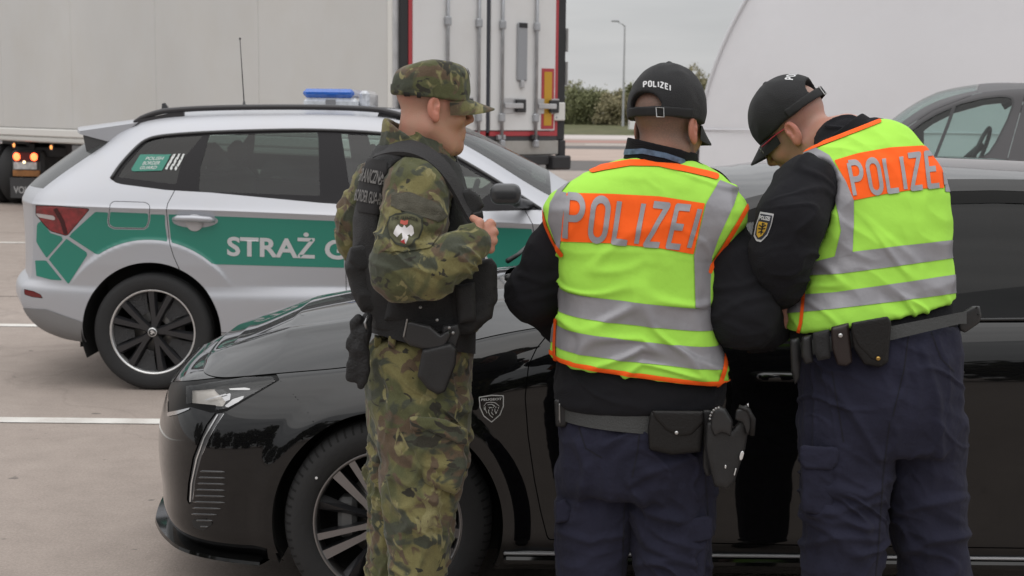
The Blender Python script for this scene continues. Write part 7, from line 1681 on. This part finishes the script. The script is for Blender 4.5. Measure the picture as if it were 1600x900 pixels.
    def dt(V, N):
        k = np.exp(-((V[:, 2] - .52) / .14)**2); W = V + np.stack([0 * V[:, 0], 0 * V[:, 0], .5 * V[:, 0]], 1)
        return fold(W, (7, 7, 13), .009, 61) * (.5 + .7 * k) + fold(W, (16, 16, 6), .0045, 63) + crease(W, (6, 6, 11), .010, 65) + crease(V, (13, 13, 5), .005, 67) + pxfold(V, [[(1290, 590), (1330, 640), (1372, 712)], [(1310, 760), (1350, 775), (1392, 745)], [(1258, 806), (1330, 792), (1376, 780)], [(1262, 850), (1310, 836), (1366, 842)], [(1405, 800), (1450, 786), (1502, 776)], [(1415, 862), (1460, 842), (1506, 836)], [(1440, 545), (1462, 620), (1468, 710)]], .010, 7)
    A5, F5 = organic(ft, (.6, 3.4, .05), (1.28, 3.95, 1.2), .0055, dt); tz = mesh('trousers', A5, F5, NAVY, o, N=A5[:, 3:6])
    for L_ in ([(1420, 520), (1412, 580), (1395, 650)], [(1300, 580), (1310, 640), (1318, 690)], [(1390, 660), (1380, 740), (1372, 860), (1368, 900)], [(1455, 520), (1470, 560), (1490, 580)]):
        decal(A5, F5, lambda p, A_, L_=L_: np.minimum(stroke_sd(p, [L_], .9, flat=False), facing(A_) * 50), .001, 'seam', MATS['seam_dark'], tz, sub=2)
    pillow('pocket_flap', [(1250, 699), (1256, 696), (1308, 699), (1312, 704), (1308, 724), (1300, 734), (1258, 732), (1250, 724)], 3.515, .016, .006, NAVY, tz, disp=lambda V, N: fold(V, (30, 30, 30), .002, 9)); pillow('pocket', [(1252, 704), (1306, 706), (1300, 806), (1254, 800)], 3.532, .026, .009, NAVY, tz, disp=lambda V, N: fold(V, (18, 18, 18), .004, 6))
    # belt and pouches
    bs = [(z, cx, cy, a + .010, b + .014) for z, cx, cy, a, b in stack_px([(470, 1252, 1498, 3.66, .15), (590, 1250, 1498, 3.64, .156)], 3.65, .15)]
    BA, BF = organic(lambda P: stack(P, bs, 2.4, .001), (.6, 3.35, .85), (1.3, 3.95, 1.25), .006); gb = pband([(1240, 536), (1390, 510), (1500, 488)], [(1240, 560), (1390, 532), (1500, 506)]); BA, BF = clip(BA, BF, gb(pix(BA[:, :3]))); bt = mesh('belt', BA, BF, BELT, o, N=BA[:, 3:6])
    for nm, pg, Y_, t_, mt in (('belt_pouch', [(1330, 506), (1386, 496), (1393, 505), (1390, 540), (1388, 566), (1376, 574), (1350, 570), (1334, 545), (1329, 520)], 3.475, .042, LEA), ('belt_pouch', [(1298, 511), (1326, 504), (1328, 520), (1332, 566), (1322, 573), (1308, 570), (1300, 545)], 3.478, .036, M('dark_red_leather', (.02, .013, .012), .45)), ('belt_pouch', [(1270, 520), (1296, 514), (1298, 560), (1278, 564), (1272, 550)], 3.485, .036, BLK), ('belt_pouch', [(1253, 526), (1268, 523), (1271, 566), (1258, 570), (1252, 556)], 3.50, .04, BLK2), ('torch', [(1234, 530), (1248, 527), (1252, 545), (1250, 590), (1242, 602), (1236, 580)], 3.53, .03, BLK2)):
        pillow(nm, pg, Y_, t_, .012, mt, bt)
    pillow('pouch_flap', [(1330, 504), (1387, 494), (1393, 503), (1388, 545), (1376, 566), (1362, 562), (1340, 540), (1331, 520)], 3.458, .014, .005, LEA, bt)
    knob('pouch_stud', 1372, 560, 3.449, .0056, BRASS, bt); knob('pouch_stud', 1313, 524, 3.458, .0058, STEEL, bt)
    # holstered pistol on the far hip: grip end and holster edge
    pillow('holster', [(1490, 505), (1500, 520), (1502, 575), (1508, 582), (1500, 590), (1492, 588)], 3.68, .06, .008, BLK2, bt)
    pg = pillow('pistol_grip', [(1494, 492), (1520, 478), (1531, 478), (1534, 494), (1530, 505), (1508, 520), (1498, 516)], 3.66, .036, .008, M('pistol_grey', (.022, .022, .023), .38), bt); knob('magazine_hole', 1526, 480.5, 3.641, .003, MATS['badge_black'], bt, .001); knob('magazine_hole', 1529, 491, 3.641, .003, MATS['badge_black'], bt, .001)
    boots(o, [(J(1306, 1060, 3.62)[0], 3.63, radians(118), .15), (J(1466, 1060, 3.68)[0], 3.70, radians(100), .15)])
    finalize(o, (.95, 3.68, 0)); return o
OFF1 = officer_one(); OFF2 = officer_two()
def soldier():
    HS = .93; R = frame(radians(14), radians(4), radians(0)); ear = J(678, 167, 3.68); c = ear - R @ np.array((-.014, -.084, -.003)) * HS
    neck = (J(648, 262, 3.78), .066)
    # trunk under the plate carrier
    VR = [(206, 612, 680, 3.80, .08), (222, 598, 698, 3.80, .12), (240, 586, 708, 3.80, .15), (262, 576, 716, 3.80, .168), (300, 566, 727, 3.80, .175), (340, 558, 738, 3.80, .172), (380, 555, 748, 3.80, .168), (420, 557, 756, 3.80, .162), (460, 566, 760, 3.80, .158), (490, 580, 758, 3.80, .155), (520, 584, 745, 3.80, .152)]
    T = stack_px(VR, 3.8, .15); TS = [(z, cx, cy, a * .94, b - .015) for z, cx, cy, a, b in T]
    armN = ([J(652, 296, 3.655), J(645, 350, 3.61), J(632, 400, 3.585), J(628, 424, 3.575), J(668, 425, 3.55), J(708, 402, 3.545), J(738, 380, 3.565)], [.083, .079, .075, .072, .062, .054, .044])
    armF = ([J(590, 290, 3.96), J(560, 345, 4.0), J(550, 376, 4.02), J(590, 420, 4.08), J(680, 420, 4.05)], [.07, .058, .042, .045, .042])
    def fj(P):
        d = stack(P, TS, 2.4, .03)
        for a, b in (armN, armF): d = sm(d, chain(P, a, b, .025), .03)
        return sm(d, cone(P, J(650, 272, 3.78), J(657, 236, 3.765), .088, .076), .02)
    # right hand closed on the carrier's strap
    wr = J(738, 382, 3.565); kn = [J(766, 349, 3.585), J(771, 362, 3.58), J(770.5, 376, 3.578), J(766, 389, 3.58)]
    cu = [[(.006, .034, -.006), (-.012, .05, -.010), (-.034, .046, -.008)], [(.004, .036, -.006), (-.014, .052, -.008), (-.036, .046, -.006)], [(.002, .034, -.004), (-.016, .048, -.006), (-.036, .042, -.004)], [(.0, .028, -.004), (-.014, .040, -.006), (-.03, .034, -.004)]]
    hN = hand_fist(wr, kn, cu, .0088, .0150, [J(747, 364, 3.556), J(749, 348, 3.562), J(739, 341, 3.578)])
    wf = J(680, 420, 4.05); kf = [wf + np.array(q) for q in ((.06, -.02, .03), (.065, -.02, .01), (.062, -.02, -.012), (.055, -.02, -.032))]; hF = hand_fist(wf, kf, cu, thumb=[wf + (.02, -.02, .03), wf + (.05, -.02, .05), wf + (.07, -.02, .05)])
    trunk = lambda P: sm(sm(stack(P, [(z, cx, cy, a - .05, b - .05) for z, cx, cy, a, b in TS], 2.3, .03), chain(P, [J(652, 560, 3.72), J(656, 740, 3.70), J(640, 1030, 3.70)], [.065, .055, .045], .03), .04), chain(P, [J(645, 560, 3.90), J(632, 740, 3.92), J(612, 1030, 3.92)], [.065, .055, .045], .03), .04)
    arms = lambda P: np.minimum(sm(trunk(P), chain(P, armN[0], [q - .022 for q in armN[1]], .03), .03), chain(P, armF[0], [q - .022 for q in armF[1]], .03))
    hair = lambda q: .30 * ss(q[:, 2] + .35 * q[:, 0], -.045, .01) * ss(-q[:, 0], -.02, .012) * (1 - ss(np.abs(q[:, 1]), .080, .085))
    sk = skinM('skin_fair', (.47, .265, .19), (.11, .085, .065), (.50, .23, .165))
    o = person('person', 'young soldier in camouflage uniform and black vest gripping his vest strap', R, c, neck, [(hN, wr - .12, wr + .14, .0028), (hF, wf - .13, wf + .16, .005), (arms, (-.55, 3.4, .1), (.1, 4.3, 1.52), .012)], hair, sk, None, None, HS)
    # jacket
    def dj(V, N):
        el = np.exp(-(np.linalg.norm(V - J(630, 425, 3.57), axis=1) / .10)**2); W = V + np.stack([0 * V[:, 0], 0 * V[:, 0], .6 * V[:, 0]], 1)
        return fold(W, (10, 10, 18), .0055, 71) + crease(W, (8, 8, 12), .007, 72) + crease(V, (14, 14, 8), .004, 74) + fold(V, (22, 22, 22), .004, 73) * el + fold(W, (26, 14, 14), .002, 75)
    A, F = organic(fj, (-.58, 3.42, .85), (.05, 4.2, 1.62), .0048, dj); jk = mesh('jacket', A, F, CAMO, o, N=A[:, 3:6]); JA, JF = A, F
    # stand-up collar
    ax = np.array((.10, -.03, 1.0)); ax /= np.linalg.norm(ax)
    f = lambda P: np.maximum(np.abs(cone(P, J(648, 280, 3.785), J(655, 195, 3.765), .104, .088)) - .007, np.maximum((P - J(654, 216, 3.765)) @ np.array((.50, -.05, .87)), J(650, 262, 3.7)[2] - P[:, 2]))
    A2, F2 = organic(f, J(650, 240, 3.77) - .17, J(650, 240, 3.77) + .17, .004, lambda V, N: fold(V, (20, 20, 20), .003, 77)); mesh('collar', A2, F2, CAMO, jk, N=A2[:, 3:6])
    cf = facing
    # sleeve: pocket flap with loop panel, unit badge, hem of the sleeve pocket
    decal(JA, JF, lambda p, A_: np.minimum(poly_sd(p, [(614, 303), (640, 302), (680, 318), (697, 338), (684, 347), (650, 338), (612, 324)]), cf(A_) * 60), .006, 'pocket_flap', M('olive_loop_panel', (.075, .07, .052), .95, var=(40, .15), bump=(300, .5)), jk, sub=2)
    decal(JA, JF, lambda p, A_: np.minimum(poly_sd(p, [(612, 322), (650, 338), (690, 348), (686, 372), (672, 388), (630, 394), (596, 392), (604, 350)]), cf(A_) * 60), .004, 'sleeve_pocket', CAMO, jk, sub=2)
    sh = [(609, 340), (620, 334), (636, 332), (652, 336), (660, 341), (660, 356), (654, 372), (644, 382), (632, 388), (619, 382), (610, 370), (607, 354)]
    sc_ = lambda k: [(633 + (x - 633) * k, 358 + (y - 358) * k) for x, y in sh]
    dc = lambda nm, pg, mat_, off: decal(JA, JF, lambda p, A_: np.minimum(poly_sd(p, pg), cf(A_) * 60), off, nm, mat_, jk, sub=2)
    dc('unit_badge', sh, M('badge_olive_edge', (.03, .033, .022), .8), .0062); dc('badge_field', sc_(.9), M('badge_olive', (.10, .10, .055), .85, var=(60, .25)), .0070)
    eagle = [[(632, 351), (629, 356), (622, 352), (618, 356), (618, 364), (623, 370), (626, 366), (629, 372), (627, 378), (632, 376), (635, 380), (637, 374), (635, 370), (640, 367), (642, 371), (647, 364), (646, 355), (642, 351), (636, 356)]]
    dc('badge_eagle', eagle[0], M('badge_white', (.68, .66, .66), .7), .0078); dc('badge_crown', [(627, 349), (628, 343), (633, 345), (638, 343), (638, 350), (632, 352)], M('badge_red', (.55, .12, .09), .7), .0080); dc('badge_claw', [(627, 375), (632, 374), (634, 379), (629, 381)], M('badge_red2', (.5, .05, .05), .7), .0084)
    tJ = bvh(JA, JF); V, F3, w = text_verts('STRAŻ GRANICZNA', .01, .3); s = V[:, 0] / w
    V2 = np.stack([V[:, 0], V[:, 1] + 2.6 * s * (1 - s)], 1); wrap_px('badge_text', V2, F3, [(613, 347), (654, 347), (654, 337), (613, 337)], tJ, .0086, M('badge_dark_thread', (.02, .02, .018), .8), jk)
    # plate carrier
    ah = [J(652, 300, 3.655), J(645, 350, 3.60), J(632, 410, 3.56)]
    hem = lambda P: J(660, 520, 3.65)[2] - P[:, 2]
    def fv(P):
        d = stack(P, [(z, cx, cy, a + .006, b + .004) for z, cx, cy, a, b in T], 2.5, .03); d = smx(d, hem(P), .006)
        d = smx(d, -cone(P, J(650, 262, 3.78), J(662, 150, 3.74), .104, .10), .008); d = smx(d, -chain(P, ah, [.092, .098, .105], .02), .008)
        return smx(d, -chain(P, [J(590, 290, 3.97), J(558, 345, 4.01), J(556, 380, 4.03)], [.08, .075, .08], .02), .008)
    S = organic(fv, (-.6, 3.5, .9), (.1, 4.1, 1.60), .005, lambda V, N: fold(V, (9, 9, 14), .004, 81)); A, F = S; v = mesh('plate_carrier', A, F, BLK, o, N=A[:, 3:6])
    # padded shoulder strap over the near shoulder and down the chest
    MBs = [J(596, 240, 3.72), J(620, 231, 3.67), J(650, 233, 3.645), J(680, 250, 3.635), J(702, 276, 3.63), J(718, 305, 3.63), J(732, 335, 3.625), J(740, 352, 3.61)]
    pts = bspl(np.array(MBs), 8); ctr = J(640, 330, 3.80)
    V = []; n = len(pts)
    for i, p in enumerate(pts):
        t = pts[min(i + 1, n - 1)] - pts[max(i - 1, 0)]; t /= np.linalg.norm(t); nrm = p - ctr; nrm -= t * (nrm @ t); nrm /= np.linalg.norm(nrm); sd_ = np.cross(t, nrm); wd = np.interp(i / n, [0, .35, .6, 1], [.034, .025, .020, .014])
        for a, h in ((-1, 0), (-.9, .010), (0, .014), (.9, .010), (1, 0), (0, -.006)): V.append(p + sd_ * wd * a + nrm * h)
    MB().add(V, [(6 * i + j, 6 * i + 6 + j, 6 * i + 6 + (j + 1) % 6, 6 * i + (j + 1) % 6) for i in range(n - 1) for j in range(6)]).build('shoulder_strap', M('strap_grey_black', (.022, .021, .022), .7, bump=(220, .3)), v, sharp=60)
    # back text
    tV = bvh(A, F); grey = M('grey_back_print', (.16, .155, .15), .8)
    pn = decal(A, F, lambda p, A_: np.minimum(poly_sd(p, [(576, 248), (606, 252), (600, 322), (598, 336), (560, 330), (558, 300), (564, 268)]), cf(A_) * 60 + 10), .004, 'back_patch', M('patch_black', (.016, .015, .016), .85), v, sub=1)
    for t, q in (('GRANICZNA', [(562, 282), (598, 289), (602, 269), (567, 262)]), ('BORDER GUARD', [(558, 313), (596, 320), (599, 302), (560, 295)])):
        V2, F3, w = text_verts(t, .02, .15); wrap_px('back_text', V2, F3, q, tV, .008, grey, v, bbox=(np.array((0, 0)), np.array((w, .73))))
    # pouches: radio at the chest, magazine pouches in front, large pouch behind
    pillow('chest_pouch', [(721, 300), (734, 294), (750, 306), (758, 322), (752, 326), (748, 343), (736, 344), (726, 330)], 3.64, .05, .012, BLK, v); pillow('microphone', [(736, 332), (754, 328), (756, 342), (744, 347), (736, 344)], 3.615, .03, .008, LEA, v); knob('microphone_button', 744, 342, 3.598, .004, STEEL, v, .002)
    pillow('magazine_pouch', [(700, 440), (740, 410), (768, 404), (775, 415), (776, 470), (771, 478), (768, 496), (735, 520), (702, 522)], 3.70, .12, .02, BLK, v, disp=lambda V, N: fold(V, (14, 14, 20), .004, 5)); pillow('magazine_pouch', [(712, 446), (742, 440), (744, 500), (716, 506)], 3.63, .05, .014, BLK, v); pillow('side_panel', [(628, 452), (700, 446), (716, 470), (716, 522), (600, 500), (606, 470)], 3.665, .05, .018, BLK, v, disp=lambda V, N: fold(V, (14, 14, 14), .004, 8))
    pillow('back_pouch', [(548, 388), (574, 384), (600, 400), (612, 440), (608, 474), (592, 490), (566, 486), (552, 458), (540, 415)], 3.74, .13, .03, BLK, v, disp=lambda V, N: fold(V, (16, 16, 16), .006, 9)); pillow('pouch_flap', [(548, 386), (576, 380), (598, 394), (596, 420), (560, 424), (544, 408)], 3.69, .05, .012, BLK, v)
    # cap
    def fc(P):
        q = (P - c) @ R / HS; z = q[:, 2]; tp = .128 - .30 * np.maximum(-q[:, 0] - .02, 0) - .06 * np.maximum(q[:, 0], 0)
        s = 1 + .02 * np.sin(np.clip((z - .03) / .09, 0, 1) * pi) - .10 * np.clip((z - .05) / .08, 0, 1); d = (np.hypot((q[:, 0] + .010) / (.110 * s), q[:, 1] / (.090 * s)) - 1) * .098
        return smx(smx(d, z - tp, .035), .022 - .10 * q[:, 0] * .5 - z, .004)
    C = organic(fc, c - .2, c + .2, .0036, lambda V, N: fold(V, (15, 15, 15), .003, 91)); cp = mesh('field_cap', C[0], C[1], CAMO, o, N=C[0][:, 3:6]); brim('cap_brim', R * HS, c, CAMO, cp, z0=.026, L=.082, drop=.010, curve=.050, ax=.110, ay=.089, tilt=.14)
    g = lambda A_: (A_[:, :3] - c) @ R / HS
    def bandf(A_): q = g(A_); return np.minimum.reduce([q[:, 2] - .026, .052 - q[:, 2], -.02 - q[:, 0]])
    decal(C[0], C[1], lambda p, A_: bandf(A_) * 600, .003, 'cap_band', CAMO, cp); decal(C[0], C[1], lambda p, A_: np.minimum(poly_sd(p, [(632, 143), (641, 144), (641, 157), (632, 156)]), cf(A_) * 50), .0045, 'band_loop', M('dark_loop', (.02, .02, .018), .8), cp, sub=1); decal(C[0], C[1], lambda p, A_: np.minimum(poly_sd(p, [(652, 144), (658, 144), (658, 157), (652, 157)]), cf(A_) * 50), .0045, 'band_loop', MATS['dark_loop'], cp, sub=1)
    decal(C[0], C[1], lambda p, A_: stroke_sd(p, [[(727, 101), (734, 118), (739, 136)]], 1.3, flat=False), .003, 'front_seam', MATS['dark_loop'], cp, sub=1)
    # trousers
    hp = stack_px([(528, 586, 736, 3.80, .15), (560, 574, 735, 3.80, .158), (600, 574, 733, 3.80, .16), (640, 577, 731, 3.80, .155), (680, 581, 728, 3.80, .14)], 3.8, .15)
    lN = stack_px([(620, 590, 732, 3.72, .10), (680, 594, 730, 3.715, .098), (740, 599, 724, 3.71, .095), (800, 604, 712, 3.70, .09), (860, 608, 700, 3.70, .086), (910, 612, 690, 3.70, .084), (1000, 614, 680, 3.70, .08), (1060, 616, 676, 3.70, .08)], 3.7, .09)
    lF = stack_px([(620, 580, 700, 3.88, .09), (700, 583, 690, 3.89, .09), (800, 580, 668, 3.90, .086), (900, 578, 650, 3.91, .082), (1000, 580, 640, 3.91, .08), (1060, 582, 636, 3.91, .08)], 3.9, .085)
    def ft(P): return sm(sm(stack(P, hp, 2.3, .03), stack(P, lN, 2.1, .02), .03), stack(P, lF, 2.1, .02), .025)
    def dt(V, N):
        k = np.exp(-((V[:, 2] - .60) / .12)**2); W = V + np.stack([0 * V[:, 0], 0 * V[:, 0], .7 * V[:, 0]], 1)
        return fold(W, (8, 8, 14), .010, 101) * (.45 + .7 * k) + fold(V, (17, 17, 6), .006, 103) + fold(W, (22, 22, 24), .0035, 107) + crease(W, (7, 7, 11), .011, 109) + crease(V, (14, 14, 6), .006, 111)
    A5, F5 = organic(ft, (-.52, 3.5, .05), (.0, 4.05, 1.1), .005, dt); tz = mesh('trousers', A5, F5, CAMO, o, N=A5[:, 3:6])
    pillow('pocket', [(640, 660), (690, 662), (727, 680), (727, 735), (712, 770), (660, 752), (648, 700)], 3.625, .035, .012, CAMO, tz, disp=lambda V, N: fold(V, (16, 16, 18), .008, 13)); pillow('pocket_flap', [(640, 652), (690, 654), (729, 672), (729, 694), (712, 690), (670, 672), (642, 672)], 3.605, .02, .007, CAMO, tz, disp=lambda V, N: fold(V, (20, 20, 24), .005, 14))
    for x in (590, 612): pillow('belt_loop', [(x - 5, 522), (x + 7, 526), (x + 6, 545), (x - 6, 542)], 3.67 if x > 600 else 3.72, .03, .006, CAMO, tz)
    # belt and holster
    bs = [(z, cx, cy, a + .008, b + .008) for z, cx, cy, a, b in stack_px([(470, 584, 740, 3.80, .152), (570, 582, 738, 3.80, .155)], 3.8, .15)]; BA, BF = organic(lambda P: stack(P, bs, 2.3, .001), (-.52, 3.5, .85), (.0, 4.1, 1.2), .006)
    bl = lambda p: np.minimum(p[:, 1] - np.interp(p[:, 0], (580, 650, 740), (484, 502, 512)), np.interp(p[:, 0], (580, 650, 740), (520, 540, 553)) - p[:, 1])
    BA, BF = clip(BA, BF, bl(pix(BA[:, :3]))); bt = mesh('belt', BA, BF, BLK, o, N=BA[:, 3:6])
    pillow('holster', [(660, 546), (704, 535), (714, 545), (712, 570), (696, 612), (684, 617), (668, 608), (652, 588)], 3.60, .045, .012, BLK2, bt); pillow('holster_hanger', [(692, 508), (716, 506), (720, 520), (712, 545), (694, 550), (688, 530)], 3.612, .03, .008, BLK2, bt)
    pillow('pistol', [(634, 504), (640, 500), (672, 508), (688, 522), (700, 514), (706, 522), (694, 546), (668, 548), (640, 540), (630, 530)], 3.60, .03, .010, M('pistol_grey', (.022, .022, .023), .38), bt); pillow('slide_edge', [(635, 498), (638, 498), (632, 527), (629, 527)], 3.588, .008, .002, M('edge_steel', (.28, .27, .26), .35, .7), bt, h=.002)
    for x, y in ((683, 500), (702, 512), (708, 520), (657, 480)): knob('rivet', x, y, 3.585 if y > 505 else 3.60, .0042, M('clip_steel', (.3, .3, .3), .35, .8), bt, .003)
    boots(o, [(J(646, 1060, 3.7)[0], 3.70, radians(20), .16), (J(610, 1060, 3.91)[0], 3.92, radians(25), .16)])
    finalize(o, (-.30, 3.82, 0))
    # work gloves hanging from the belt
    gb = J(570, 500, 3.66); gx = [J(566, 492, 3.665), J(558, 530, 3.66)]
    def fg(P):
        d = chain(P, [J(574, 496, 3.67), J(566, 520, 3.66), J(560, 545, 3.655)], [.014, .022, .026], .012)
        for q in ([(556, 520), (549, 533), (546, 541)], [(556, 545), (549, 570), (546, 590)], [(560, 550), (555, 575), (553, 592)], [(566, 550), (565, 580), (564, 602)], [(560, 498), (554, 505), (553, 513)], [(570, 550), (571, 578), (569, 594)]):
            d = sm(d, chain(P, [J(*p_, 3.65) for p_ in q], [.0125, .012, .0105], .005), .007)
        return d
    A6, F6 = organic(fg, gb - (.09, .08, .22), gb + (.08, .08, .06), .0035, lambda V, N: fold(V, (40, 40, 40), .0008, 4)); gv = mesh('work_gloves', A6, F6, M('glove_black', (.010, .010, .011), .7, bump=(120, .4)), None, N=A6[:, 3:6])
    MB().tube([J(576, 492, 3.668), J(570, 504, 3.63), J(574, 520, 3.655)], .004, 6).build('glove_clip', MATS['clip_steel'], gv, smooth=True)
    finalize(gv, J(562, 602, 3.66)); tag(gv, 'pair of black gloves hanging from the back of the soldier belt', 'gloves')
soldier()
